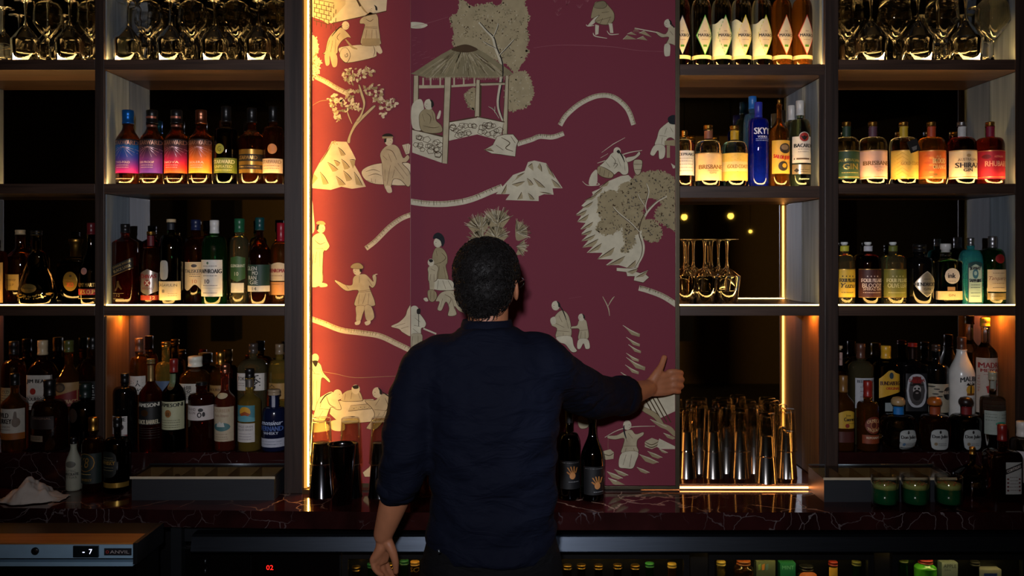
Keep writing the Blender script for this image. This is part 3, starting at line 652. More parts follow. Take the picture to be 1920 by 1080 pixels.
    A.poly([(1116, 46), (1123, 48), (1122, 64), (1116, 66)], CR, False); A.poly([(1141, 44), (1148, 44), (1150, 62), (1144, 62)], CR, False); A.line([(1099, 46), (1102, 49), (1114, 48)], 1.4, CR); A.line([(1112, 62), (1116, 68), (1138, 72)], 1.4, CR); A.line([(1138, 58), (1144, 65), (1160, 64)], 1.4, CR)
    # raking man
    A.fig(); A.robe([(1254, 48), (1262, 50), (1270, 58), (1270, 84), (1256, 82), (1248, 84), (1254, 70), (1240, 70), (1230, 62), (1232, 59), (1246, 64), (1252, 58)], [[(1256, 58), (1262, 66)], [(1252, 72), (1268, 76)], [(1260, 60), (1268, 60)]]); A.poly([(1246, 84), (1256, 84), (1256, 102), (1254, 105), (1246, 104)], CR); A.head(1252, 44, 8, -1, True, [(1259, 44), (1264, 52), (1270, 58)]); A.line([(1190, 53), (1232, 61)], 1.8, CR, False, False)
    for q in range(5): A.line([(1192, 53), (1186 + q * 3.5, 61)], .8, TN, False)
    for pts in ([(1176, 64), (1184, 60), (1194, 66)], [(1168, 74), (1176, 66), (1194, 74)], [(1198, 62), (1208, 58), (1222, 70)], [(1194, 73), (1206, 68), (1214, 76)]): A.poly(pts, TN, False); A.line([pts[0], pts[1]], 1.2, CR, False)
    # person at table right edge
    A.fig(); A.robe([(1246, 234), (1258, 226), (1270, 224), (1270, 262), (1258, 258), (1250, 262), (1246, 274), (1228, 272), (1232, 258), (1236, 244)], [[(1236, 254), (1250, 256)], [(1250, 240), (1246, 252)], [(1242, 258), (1240, 270)], [(1256, 238), (1262, 248)]], CR); A.poly([(1228, 272), (1246, 274), (1246, 294), (1236, 298), (1234, 282), (1226, 292), (1219, 288)], CR, True, BR, .7); A.poly([(1252, 222), (1260, 216), (1270, 218), (1270, 232), (1256, 232)], INK); A.put([(1246, 264), (1270, 262), (1270, 274), (1246, 272)], TN); A.line([(1246, 266), (1270, 265)], 2, CR, False, False); A.put([(1250, 273), (1256, 273), (1256, 296), (1250, 296)], TN)
    A.fig(); A.poly([(1258, 306), (1270, 314), (1262, 316)], CR, False)
    # water carrier
    A.fig(); A.line([(1128, 286), (1150, 270), (1172, 258)], .9, CR, False); A.line([(1126, 296), (1140, 288)], .9, CR, False); A.line([(1120, 306), (1150, 296), (1180, 286), (1204, 282)], 2, CR)
    A.robe([(1156, 284), (1168, 290), (1176, 302), (1178, 324), (1168, 328), (1160, 322), (1150, 328), (1132, 322), (1122, 314), (1130, 306), (1140, 296), (1146, 288)], [[(1146, 292), (1154, 302), (1150, 312)], [(1158, 296), (1164, 312)], [(1136, 304), (1144, 314)], [(1170, 300), (1172, 320)], [(1150, 306), (1158, 308), (1152, 316)]], CR); A.poly([(1174, 296), (1190, 292), (1198, 284), (1200, 290), (1188, 300), (1176, 304)], CR, True, BR, .7)
    A.head(1157, 284, 8, 1, False, face=False); A.line([(1160, 284), (1166, 292), (1171, 304)], 2.6, DK); A.poly([(1156, 284), (1160, 281), (1163, 285), (1160, 288)], DK)
    A.poly([(1122, 312), (1136, 316), (1150, 326), (1146, 334), (1130, 332), (1120, 324)], TN, True, BR, 1); A.folds([[(1126, 314), (1124, 326)], [(1134, 318), (1132, 330)], [(1142, 322), (1140, 332)]])
    A.poly([(1188, 302), (1196, 299), (1204, 302), (1203, 316), (1199, 327), (1192, 327), (1188, 316)], CR2, True, BR, .9); A.line([(1188, 308), (1204, 308)], 1.2); A.line([(1190, 318), (1202, 318)], 1.2)
    A.poly([(1118, 318), (1108, 328), (1104, 346), (1118, 346), (1120, 330)], CR, True); A.line([(1092, 340), (1100, 347), (1112, 348), (1124, 346), (1118, 342)], 1.6, CR)
    # great crag
    A.fig(); A.k = 20
    A.poly([(1164, 330), (1178, 328), (1190, 340), (1200, 380), (1205, 430), (1204, 470), (1200, 490), (1196, 502), (1176, 502), (1160, 497), (1136, 497), (1150, 486), (1120, 486), (1130, 474), (1100, 474), (1112, 462), (1092, 464), (1104, 450), (1090, 452), (1102, 440), (1090, 438), (1100, 428), (1088, 430), (1098, 418), (1082, 416), (1092, 402), (1080, 402), (1096, 388), (1090, 386), (1104, 372), (1112, 366), (1110, 360), (1128, 352), (1124, 350), (1140, 340)], CR, False)
    A.facets([[(1082, 416), (1104, 402), (1098, 414)], [(1080, 404), (1100, 394), (1094, 404)], [(1090, 430), (1112, 416), (1106, 426)], [(1090, 440), (1110, 432), (1104, 440)], [(1090, 452), (1116, 440), (1108, 450)], [(1092, 464), (1122, 448), (1112, 462)], [(1102, 474), (1128, 456), (1122, 468)], [(1120, 486), (1152, 464), (1146, 478)], [(1138, 498), (1172, 480), (1162, 494)], [(1092, 390), (1112, 378), (1104, 388)], [(1096, 376), (1120, 364), (1110, 374)], [(1112, 366), (1130, 352), (1124, 362)], [(1124, 352), (1142, 338), (1138, 348)], [(1176, 502), (1192, 488), (1190, 500)]])
    A.poly([(1156, 502), (1178, 503), (1196, 502), (1188, 508), (1200, 512), (1216, 506), (1210, 514), (1217, 520), (1206, 530), (1188, 526), (1190, 518), (1176, 518), (1174, 510), (1156, 508)], CR, False, BR, .8); A.facets([[(1176, 510), (1196, 504), (1186, 514)], [(1192, 520), (1214, 508), (1206, 518)]])
    A.k = 50; dark = [BR, GRN, lin((96, 82, 66)), TN, lin((84, 78, 70))]
    for pts, n in (([(1192, 330), (1215, 322), (1240, 322), (1262, 334), (1270, 350), (1270, 400), (1262, 394), (1246, 384), (1225, 372), (1205, 372), (1190, 360), (1180, 345)], 100), ([(1122, 372), (1135, 360), (1150, 358), (1168, 368), (1190, 376), (1190, 400), (1180, 415), (1160, 430), (1140, 440), (1122, 434), (1120, 424), (1130, 410), (1122, 398)], 90), ([(1160, 358), (1168, 344), (1185, 345), (1200, 360), (1210, 380), (1200, 395), (1180, 398), (1165, 380)], 60), ([(1205, 420), (1220, 412), (1236, 424), (1240, 440), (1230, 452), (1212, 450), (1202, 440)], 34), ([(1228, 408), (1240, 386), (1262, 396), (1269, 415), (1269, 434), (1250, 424)], 30), ([(1168, 430), (1186, 424), (1190, 450), (1178, 470), (1166, 470), (1172, 455)], 26), ([(1165, 400), (1200, 395), (1210, 420), (1190, 440), (1170, 430)], 34)):
        A.leafcloud(pts, n, 2.0, TN, dark, True); A.k -= 40
    A.k = 120
    for l, w in (([(1192, 502), (1204, 480), (1206, 460), (1200, 438), (1204, 415), (1214, 396), (1232, 378), (1250, 368)], 6), ([(1200, 436), (1182, 418), (1160, 400), (1150, 388)], 3.4), ([(1212, 398), (1210, 384), (1216, 360), (1212, 344)], 3), ([(1210, 388), (1200, 374), (1196, 364)], 2.2)):
        A.line(l, w, CR); A.line([(x - w * .35, y) for x, y in l], w * .3, BR)
    A.path([(1198, 540), (1216, 545), (1244, 556), (1272, 574)], 10, 20)
    # hill with road
    A.path([(770, 378), (800, 382), (840, 382), (880, 375), (918, 360), (942, 350)], 11, 21)
    A.fig(); A.k = 20; A.poly([(930, 364), (944, 348), (962, 328), (984, 320), (990, 304), (1002, 301), (1024, 306), (1036, 324), (1044, 336), (1055, 353), (1036, 353), (1038, 365), (1020, 364), (1010, 368), (1010, 377), (980, 376), (948, 375), (956, 364)], CR, False)
    A.facets([[(1024, 308), (1040, 334), (1030, 326)], [(990, 312), (998, 306), (1000, 320)], [(1012, 306), (1016, 322), (1008, 314)], [(1000, 334), (1022, 352), (1010, 350)], [(940, 364), (950, 346), (948, 362)], [(960, 346), (984, 340), (970, 350)], [(970, 374), (978, 360), (980, 372)], [(990, 362), (1002, 374), (994, 374)], [(984, 324), (970, 330), (960, 342)], [(1034, 336), (1052, 352), (1040, 350)], [(1012, 360), (1034, 364), (1020, 362)], [(988, 334), (1000, 346), (992, 348)]])
    # pine bush behind the head
    A.fig(); k = A.k
    for cx, cy, n, L, a0, a1 in ((900, 430, 90, 30, -2.9, -.6), (932, 420, 110, 32, -2.8, -.4), (968, 436, 90, 26, -1.6, .5), (930, 445, 90, 26, -3.1, 0), (905, 455, 70, 30, -3.2, -1.5), (968, 462, 60, 22, -.7, 1.0)):
        A.k = k; A.poly([(cx + math.cos(a0 + (a1 - a0) * q / 7) * L * .8, cy + math.sin(a0 + (a1 - a0) * q / 7) * L * .8) for q in range(8)] + [(cx, cy + 14)], TN)
        for i in range(n): a = random.uniform(a0, a1); l = random.uniform(.5, 1.1) * L; r0 = random.uniform(0, .5) * L; A.k = k + 2 + i % 6; A.line([(cx + math.cos(a) * r0, cy + math.sin(a) * r0), (cx + math.cos(a) * l, cy + math.sin(a) * l)], random.uniform(.7, 1.5), random.choice([CR2, TN, GRN, GRN, BR, CR]), False)
    # mother and child
    A.fig(); A.robe([(818, 464), (830, 466), (838, 478), (839, 492), (836, 500), (841, 524), (830, 526), (806, 525), (810, 500), (811, 478)], [[(828, 474), (836, 484), (824, 494)], [(818, 470), (820, 480)], [(824, 498), (822, 522)], [(832, 500), (836, 522)], [(814, 498), (812, 520)], [(826, 492), (814, 496)]], TN)
    A.poly([(806, 525), (841, 524), (852, 532), (856, 543), (815, 543)], CR, True, BR, .7); A.folds([[(822, 526), (820, 542)], [(830, 526), (836, 542)], [(840, 526), (848, 540)]]); A.head(821, 455, 9, -1, False); A.poly([(812, 448), (814, 440), (822, 436), (831, 442), (834, 454), (829, 463), (826, 452), (818, 447)], INK)
    A.robe([(806, 498), (816, 496), (822, 502), (820, 514), (818, 526), (804, 528), (803, 512), (802, 504)], [[(808, 504), (816, 508)], [(808, 514), (806, 526)], [(814, 514), (814, 526)]], CR2); A.head(808, 492, 7, 0, False); A.poly([(804, 487), (810, 486), (812, 490), (807, 492)], DK); A.poly([(805, 528), (815, 528), (814, 544), (806, 544)], CR2, False); A.poly([(802, 546), (810, 543), (818, 548), (819, 558), (812, 566), (804, 562)], TN, True, BR, .8)
    A.line([(808, 546), (807, 562)], .8); A.line([(814, 546), (814, 562)], .8); A.poly([(794, 560), (800, 558), (803, 564), (798, 565)], CR)
    A.fig(); A.robe([(828, 548), (850, 545), (868, 556), (880, 586), (862, 584), (852, 574), (856, 590), (840, 592), (842, 578), (836, 566), (828, 582), (820, 580), (824, 566), (817, 564)], [[(834, 552), (846, 560), (840, 572)], [(846, 550), (860, 566)], [(830, 560), (826, 576)], [(848, 560), (852, 580)], [(858, 558), (870, 578)]], CR2)
    # cloak man right half
    A.fig(); A.robe([(772, 584), (782, 584), (792, 594), (799, 606), (796, 614), (790, 616), (788, 628), (770, 628), (768, 600)], [[(778, 596), (788, 604)], [(776, 610), (788, 612)], [(774, 616), (784, 624)]], CR); A.poly([(769, 628), (790, 626), (792, 640), (788, 652), (774, 656), (769, 648)], CR2, True, BR, .7); A.folds([[(774, 630), (772, 650)], [(784, 630), (784, 650)]]); A.head(777, 583, 10, 1, False, face=False); A.poly([(782, 580), (788, 579), (788, 588), (782, 588)], DK); A.line([(785, 586), (785, 612)], 2.4, DK, False); A.line([(794, 616), (818, 626)], 3, CR, False, False)
    # man with child walking
    A.fig(); A.robe([(1046, 586), (1056, 582), (1066, 592), (1071, 612), (1071, 630), (1060, 634), (1042, 632), (1044, 616), (1034, 610), (1036, 600)], [[(1042, 606), (1058, 614)], [(1062, 600), (1066, 616)], [(1044, 620), (1068, 622)], [(1048, 592), (1054, 604)], [(1056, 624), (1056, 634)]], CR2); A.poly([(1043, 632), (1070, 630), (1076, 648), (1082, 658), (1072, 660), (1060, 646), (1050, 642)], CR, True, BR, .7); A.head(1042, 573, 9, -1, True, [(1049, 572), (1056, 584), (1062, 600)]); A.poly([(1032, 598), (1040, 594), (1042, 606), (1034, 608)], CR)
    A.robe([(1086, 600), (1098, 600), (1102, 614), (1104, 630), (1100, 636), (1084, 636), (1086, 618), (1078, 616), (1070, 616), (1072, 612), (1082, 610)], [[(1086, 620), (1102, 618)], [(1090, 622), (1088, 634)], [(1097, 622), (1097, 634)]], CR2); A.poly([(1085, 636), (1102, 636), (1106, 652), (1098, 654), (1094, 644), (1088, 654), (1082, 652)], CR, True, BR, .6); A.head(1090, 595, 7, -1, True)
    # forked twig, side leaves
    A.fig(); A.line([(1143, 592), (1140, 576), (1130, 556)], 2, CR2); A.line([(1140, 574), (1147, 562), (1152, 556)], 1.4, CR2); A.line([(1066, 560), (1090, 556)], .4, PINKL)
    for (x, y, l) in ((1168, 610, 32), (1174, 632, 26), (1178, 646, 24), (1174, 662, 24), (1174, 670, 36), (1172, 684, 26), (1164, 698, 20)):
        A.fig(); A.poly([(x, y), (x + l * .5, y + l * .28), (x + l, y + l * .5), (x + l * .97, y + l * .68), (x + l * .5, y + l * .55), (x + l * .3, y + l * .3)], TN, False); A.line([(x, y), (x + l * .5, y + l * .32), (x + l * .9, y + l * .52)], 1.2, CR, False)
    # lattice corner
    A.fig(); A.put([(1206, 750), (1272, 738), (1272, 768), (1238, 784), (1192, 756)], CR)
    for i in range(9): A.line([(1206 + i * 8, 742), (1226 + i * 8 + 8, 792)], 2.2, BR, False, False); A.k -= 1
    A.k += 2; A.line([(1236, 784), (1272, 768)], 2.5, TN, False, False); A.poly([(1194, 756), (1206, 762), (1232, 776), (1246, 798), (1238, 800), (1226, 784), (1204, 770)], TN, True, BR, .7)
    A.fig(); A.k = 20; A.poly([(1219, 786), (1236, 792), (1258, 800), (1268, 814), (1264, 818), (1250, 806), (1236, 800)], TN, True); A.line([(1219, 786), (1250, 800)], 1.4, CR, False)
    # basket on right, carrier with pole
    A.fig(); A.put([(1209, 828), (1222, 821), (1236, 826), (1236, 836), (1222, 842), (1209, 838)], CR2); A.line([(1209, 828), (1222, 834), (1236, 827)], 1.2); A.line([(1209, 833), (1222, 839), (1236, 832)], 1.4); A.put([(1236, 822), (1268, 838), (1268, 842), (1238, 842), (1232, 838)], CR)
    for (x, y, l) in ((1199, 852, 36), (1214, 846, 28), (1194, 876, 24), (1138, 884, 30), (1152, 880, 26), (1140, 896, 32), (1236, 842, 16), (1244, 812, 24)):
        A.fig(); A.k = 10; A.poly([(x, y), (x + l * .5, y + l * .14), (x + l, y + l * .4), (x + l * .7, y + l * .5), (x + l * .3, y + l * .36)], TN, False); A.line([(x, y), (x + l * .5, y + l * .2), (x + l, y + l * .42)], 1.2, CR, False)
    A.fig(); A.line([(1134, 820), (1160, 806), (1190, 800), (1228, 799)], 1.6, CR); A.robe([(1172, 808), (1184, 806), (1192, 814), (1206, 810), (1206, 816), (1196, 824), (1194, 836), (1196, 848), (1166, 850), (1168, 836), (1170, 822), (1154, 824), (1140, 822), (1140, 817), (1156, 816)], [[(1178, 812), (1186, 822)], [(1168, 836), (1194, 836)], [(1174, 840), (1172, 848)], [(1188, 840), (1190, 848)], [(1172, 818), (1176, 828)]], CR2)
    A.poly([(1166, 849), (1196, 847), (1192, 866), (1186, 878), (1172, 878), (1160, 874)], CR, True, BR, .7); A.folds([[(1174, 852), (1168, 872)], [(1184, 852), (1180, 876)]]); A.head(1176, 797, 9, 1, False); A.line([(1170, 797), (1170, 808), (1174, 822)], 3, INK)
    A.put([(1130, 846), (1144, 842), (1151, 848), (1150, 860), (1136, 862), (1130, 858)], CR2); A.line([(1130, 850), (1142, 854), (1151, 849)], 1.2); A.line([(1140, 820), (1140, 844)], .5, TN, False)
    A.fig(); A.poly([(1084, 782), (1096, 776), (1102, 784), (1103, 800), (1090, 804), (1084, 796)], CR2, True, BR, .8); A.line([(1084, 788), (1102, 790)], 1.2); A.head(1098, 778, 4, 0, False)
RED = solid('wallpaper_crimson', (116, 46, 60), 0.75, 0, 0.10, 60, stretch=(60, 60, 4), bmp=0.1, spec=0.25)
# fixed panel
cF = P(676, 470, YF)
t = thing('wallpaper_panel', 'narrow fixed panel of crimson painted wallpaper glowing orange from a hidden light strip', 'panel', (cF.x, YF, FLOORC))
zb = ZZ(906, YF) - FLOORC; zt = ZTOP - FLOORC
xa, xb = XX(577, YF) - cF.x, XX(800, YF) - cF.x
xp = XX(583, YF) - cF.x
boxo('board', (xp, 0, zb), (xb, 0.02, zt), RED, t)
m = MB(); m.box((xp, -0.004, zb - .012), (xb, 0.012, zb)); m.build('bottom_rail', BRONZE, t)
A = Art(YF, (583, -140, 800, 905)); A.o = Vector((cF.x, YF, FLOORC)); A.o.y = YF
A.mb = MB(); A.o = Vector((cF.x, YF, FLOORC)); scene_left(A); A.mb.build('painted_figures', WALLP, t)
o = boxo('metal_strip', (XX(577.5, -.03), -0.022, FLOORC), (XX(582.6, -.02), 0.0, ZTOP), solid('dull_grey_strip', (40, 38, 36), .7)); tag(o, 'thin grey metal strip between the light strip and the orange lit wallpaper', 'metal strip')
# led channel
yl = -0.072
t = thing('light_channel', 'tall warm light strip between dark upright and orange lit wallpaper', 'light strip', (XX(573, yl), yl, ZCNT))
w = U(3.0, yl)
m = MB(); m.box((-w, -0.0, 0.016), (w, 0.004, ZTOP - ZCNT)); m.build('diffuser', emis('led_diffuser', (255, 176, 70), 0.9), t)
m = MB(); m.add([(w + .0005, .0062, .02), (w + .0005 + .0048, .0062 - .0064 + .004, .02), (w + .0005 + .0048, .0062 - .0064 + .004, ZTOP - ZCNT), (w + .0005, .0062, ZTOP - ZCNT)], [(3, 2, 1, 0)]); m.build('led_tape', LEDV, t)
m = MB(); m.box((-w - .0015, 0.004, 0.0), (w, 0.006, ZTOP - ZCNT)); m.box((-w - .003, -.012, 0.0), (w + .009, .04, 0.014)); m.build('channel', solid('brass_channel', (90, 66, 40), 0.4, 0.7), t)
# sliding door
cD = P(1022, 470, YD)
t = thing('sliding_panel', 'wide sliding panel of crimson chinoiserie wallpaper held by the man', 'panel', (cD.x, YD, ZCNT))
z0 = ZZ(917, YD) - ZCNT; z1 = ZTOP - ZCNT
xa, xb = XX(770, YD) - cD.x, XX(1266, YD) - cD.x
m = MB(); m.box((xa, 0, z0 + .012), (xb, 0.028, z1)); m.build('board', RED, t)
fr = MB(); fr.box((xb, -0.006, z0), (XX(1274, YD) - cD.x, 0.030, z1)); fr.box((xa, -0.006, z0), (xb, 0.030, z0 + U(6, YD))); fr.build('frame', BRONZE, t, None, 0.001)
m = MB(); m.box((xa - .001, -0.002, z0), (xa + .0005, 0.029, z1)); m.build('edge_strip', solid('edge_strip', (120, 60, 50), .5), t)
A = Art(YD, (770.5, -140, 1265.5, 909)); A.o = Vector((cD.x, YD, ZCNT)); scene_door(A); A.mb.build('painted_figures', WALLP, t)
t = boxo('door_track', (XX(575, YD), YD - .006, ZCNT), (XX(1274, YD), YD + .032, ZCNT + .004), solid('track_metal', (70, 60, 54), .35, .8)); tag(t, 'thin metal floor track under the sliding wallpaper panel', 'track')
# ------------------------------------------------------------------ bottles
G_CLEAR = glassy('clear_glass', (236, 240, 236)); G_AMBER = glassy('amber_spirit', (206, 120, 40), tw=.95); G_DAMBER = glassy('dark_amber_spirit', (112, 48, 16), tw=.96)
G_RED = glassy('red_spirit', (130, 30, 16), tw=.95); G_DARK = glassy('dark_bottle_glass', (40, 26, 18)); G_BLACK = solid('black_bottle_glass', (7, 7, 8), 0.06)
G_GREEN = glassy('green_bottle_glass', (24, 92, 44), tw=.92); G_DGREEN = glassy('dark_green_glass', (16, 40, 20)); G_TEAL = glassy('teal_bottle_glass', (70, 200, 200), tw=.7); G_BLUE = glassy('cobalt_bottle_glass', (14, 40, 200), tw=.75)
G_LBLUE = glassy('pale_blue_glass', (110, 170, 225), tw=.85); G_GOLD = glassy('golden_spirit', (240, 200, 90), tw=.9); G_PINK = glassy('maroon_spirit', (92, 20, 26)); G_WHITE = solid('white_lacquered_glass', (225, 222, 214), 0.22)
G_BROWN = glassy('brown_bottle_glass', (70, 28, 10), tw=.95); G_NAVY = solid('navy_coated_glass', (16, 22, 48), 0.15); G_PALE = glassy('straw_spirit', (246, 226, 160), tw=.96)
GOLD, SILV, BLK, WHT, CREAM, COPP = ((176, 134, 62), 1.0), ((170, 172, 176), 1.0), ((14, 14, 15), 0.0), ((214, 212, 206), 0.0), ((200, 178, 140), 0.0), ((168, 110, 84), 1.0)
def K(r, g, b): return ((r, g, b), 0.0)
class Bottle:
    def __init__(s, name, label, cx, y, zb, W, top, sh, nk, nw, glass, cap=None, n=2.0, ds=1.0, style='round', group=None, lip=True, cat='bottle'):
        s.cx, s.y = cx, y; s.zb = zb; s.by = PY(zb, y); s.k = (y - EY) / F
        s.R = W / 2 * s.k; s.n = n; s.ds = ds
        s.t = thing(name, label, cat, (XX(cx, y), y, zb), group)
        h = lambda py: max((s.by - py) * s.k, 0.004)
        s.h = h; R = s.R; r = nw / 2 * s.k; zs, zn, ztp = h(sh), h(nk), h(top)
        prof = [(R * .80, 0.0, n, ds), (R * .93, 0.0015, n, ds), (R, 0.007, n, ds)]
        if style == 'flare': prof = [(R * .7, 0, n, ds), (R * .97, .002, n, ds), (R, .008, n, ds), (R * .92, zs * .35, n, ds), (R * .66, zs * .7, n, ds), (R * .45, zs, n, ds)]
        elif style == 'orb': prof = [(R * .45, 0, n, ds), (R * .55, .004, n, ds), (R * .8, zs * .2, n, ds), (R * .98, zs * .5, n, ds), (R, zs * .68, n, ds), (R * .93, zs, n, ds)]
        elif style == 'coffin': prof = [(R * .75, 0.0, n, ds), (R * .86, .003, n, ds), (R, zs * .95, n, ds)]
        else: prof.append((R, zs, n, ds))
        R1 = prof[-1][0]; m = 9
        for i in range(1, m + 1):
            t = i / m
            if style in ('round', 'orb'): q = math.sqrt(max(1 - t * t, 0)); rr = r + (R1 - r) * q; zz = zs + (zn - zs) * (math.sin(t * PI / 2) * .85 + t * .15)
            elif style == 'step': q = (1 - t) ** .35; rr = r + (R1 - r) * q; zz = zs + (zn - zs) * t
            elif style == 'cone': rr = R1 + (r - R1) * t; zz = zs + (zn - zs) * t
            else: q = (1 + math.cos(PI * t)) / 2; rr = r + (R1 - r) * q; zz = zs + (zn - zs) * t
            f = max(0.0, 1 - t * 1.3); prof.append((rr, zz, 2 + (n - 2) * f, 1 + (ds - 1) * (f if n != 2 else (1 - t))))
        ct = h(cap[0]) if cap else ztp
        prof += [(r, (zn + ct) / 2, 2, 1), (r, ct - .004, 2, 1)]
        if lip: prof += [(r * 1.1, ct - .003, 2, 1), (r * 1.1, ct, 2, 1)]
        else: prof += [(r, ct, 2, 1)]
        s.prof = prof
        mb = MB(); mb.lathe(prof, 64); s.body = mb.build('glass_body', glass, s.t)
        if cap:
            col, metal = cap[1]; cw = (cap[2] if len(cap) > 2 else nw * 1.12) / 2 * s.k; st = cap[3] if len(cap) > 3 else 'screw'
            H = ztp - ct; mb = MB()
            if st == 'cork': p = [(cw * .8, 0), (cw * .8, H * .3), (cw, H * .34), (cw, H * .92), (cw * .93, H)]
            elif st == 'mush': p = [(cw * .72, 0), (cw * .95, H * .12), (cw, H * .35), (cw * .96, H * .6), (cw * .75, H * .88), (cw * .3, H)]
            elif st == 'flarecap': p = [(cw * .78, 0), (cw * .72, H * .6), (cw * .95, H * .8), (cw, H * .84), (cw, H * .97), (cw * .95, H)]
            else: p = [(cw * 1.02, 0), (cw * 1.02, H * .12), (cw * .97, H * .14), (cw * .97, H * .55), (cw, H * .57), (cw, H - .0018), (cw * .9, H)]
            p = [(a, max(b, i * 1e-5)) for i, (a, b) in enumerate(p)]
            mb.lathe([(a, b + .0003) for a, b in p], 24); mb.build('cap', cap_mat(col, metal), s.t, (0, 0, ct))
        s.lab = None; s.lk = 0
    def rad(s, z):
        P_ = s.prof
        for i in range(len(P_) - 1):
            if P_[i][1] <= z <= P_[i + 1][1] + 1e-9:
                t = (z - P_[i][1]) / max(P_[i + 1][1] - P_[i][1], 1e-6); return [P_[i][j] + (P_[i + 1][j] - P_[i][j]) * t for j in (0, 2, 3)]
        return [P_[-1][0], 2, 1] if z > P_[-1][1] else [P_[2][0], s.n, s.ds]
    def S(s, px, py, e):
        z = (s.by - py) * s.k; R, n, ds = s.rad(max(z, 0)); x = (px - s.cx) * s.k
        if s._r is not None: R, n, ds = s._r
        q = max(-.985, min(.985, x / R))
        yy = -(1 - abs(q) ** n) ** (1 / n) * R * ds
        nx, ny = q, -1.0 if n > 2.5 else yy / (R * ds) ; l = math.hypot(nx, ny) or 1
        return (q * R + nx / l * e * (0 if n > 2.5 else 1), yy + (ny / l if n <= 2.5 else -1) * e, z)
    _r = None
    def start(s, name='label', r=None):
        s.finish(); s.lab = MB(); s.ln = name; s.lk = 0; s._r = r; return s
    def finish(s):
        if s.lab and s.lab.v: s.lab.build(s.ln, [PRINT, FOIL], s.t)
        s.lab = None; return s.t
    def e(s): s.lk += 1; return 0.0007 + s.lk * 0.00006
    def band(s, x0, x1, topf, botf, col, mi=0, nc=26, nr=5, colf=None):
        if s.lab is None: s.start()
        e = s.e(); o = []
        for j in range(nr + 1):
            for i in range(nc + 1):
                x = x0 + (x1 - x0) * i / nc; a, b = topf(x), botf(x); o.append(s.S(x, a + (b - a) * j / nr, e))
        w = nc + 1
        for j in range(nr):
            c = lin(colf((j + .5) / nr)) if colf else lin(col)
            s.lab.add(o[j * w:(j + 2) * w], [(i + w, i + 1 + w, i + 1, i) for i in range(nc)], mi, c, s.n < 2.5)
        return s
    def rect(s, x0, y0, x1, y1, col, mi=0, nr=None, colf=None):
        z1, z0 = (s.by - y0), (s.by - y1)
        return s.band(x0, x1, lambda x: y0, lambda x: y1, col, mi, 26, nr or (26 if colf else 6), colf)
    def full(s, y0, y1, col, mi=0, colf=None):
        w = s.R / s.k * .985; return s.rect(s.cx - w, y0, s.cx + w, y1, col, mi, None, colf)
    def ell(s, cx, cy, rx, ry, col, mi=0, p=2.0):
        f = lambda x: ry * max(1 - abs((x - cx) / rx) ** p, 0) ** (1 / p)
        return s.band(cx - rx, cx + rx, lambda x: cy - f(x), lambda x: cy + f(x), col, mi, 20, 8 if ry > 5 else 2)
    def dia(s, cx, cy, rx, ry, col, mi=0):
        return s.band(cx - rx, cx + rx, lambda x: cy - ry * (1 - abs(x - cx) / rx), lambda x: cy + ry * (1 - abs(x - cx) / rx), col, mi, 12, 2)
    def pol(s, pts, col, mi=0):
        if s.lab is None: s.start()
        xs = [p[0] for p in pts]; a0, a1 = min(xs), max(xs)
        if a1 - a0 < 4: e = s.e(); s.lab.add([s.S(p[0], p[1], e) for p in pts], [tuple(range(len(pts)))], mi, lin(col)); return s
        def ext(x, f):
            x = min(max(x, a0 + 1e-3), a1 - 1e-3); ys = []
            for i in range(len(pts)):
                a, b = pts[i - 1], pts[i]
                if (a[0] - x) * (b[0] - x) <= 0 and a[0] != b[0]: ys.append(a[1] + (b[1] - a[1]) * (x - a[0]) / (b[0] - a[0]))
            return f(ys)
        return s.band(a0, a1, lambda x: ext(x, min), lambda x: ext(x, max), col, mi, 16, 3)
    def txt(s, t, cx, cy, w, h, col, mi=0, bold=0.0, rot=0.0, shear=0.0, arc=0.0):
        if s.lab is None: s.start()
        vs, fs = text_shape(t, bold, shear); e = s.e() + .00025; c, d = math.cos(rot), math.sin(rot); o = []
        for v in vs:
            x, y = v[0] * w, -v[1] * h + arc * (v[0] * 2) ** 2; o.append(s.S(cx + x * c + y * d, cy - x * d + y * c, e))
        s.lab.add(o, fs, mi, lin(col))
        if bold > 0 and not s._again:
            s._again = True; q = min(.45, h * bold * 2.6); s.txt(t, cx + q, cy, w, h, col, mi, bold, rot, shear, arc); s.txt(t, cx - q, cy, w, h, col, mi, bold, rot, shear, arc); s._again = False
        return s
    _again = False
    def lines(s, x0, x1, ys, col, t=.8, mi=0):
        for y in ys: s.band(x0, x1, lambda x: y, lambda x: y + t, col, mi, 6, 1); s.lk -= 1
        s.lk += 1; return s
    def fine(s, cx, ys, w, col):   # rows of tiny lettering
        r = random.Random(int(cx * 7 + ys[0]))
        for y in ys:
            x = cx - w / 2
            while x < cx + w / 2: l = r.uniform(1, 3.2); s.band(x, min(x + l, cx + w / 2), lambda q: y, lambda q: y + 1.1, col, 0, 1, 1); s.lk -= 1; x += l + .8
        s.lk += 1; return s

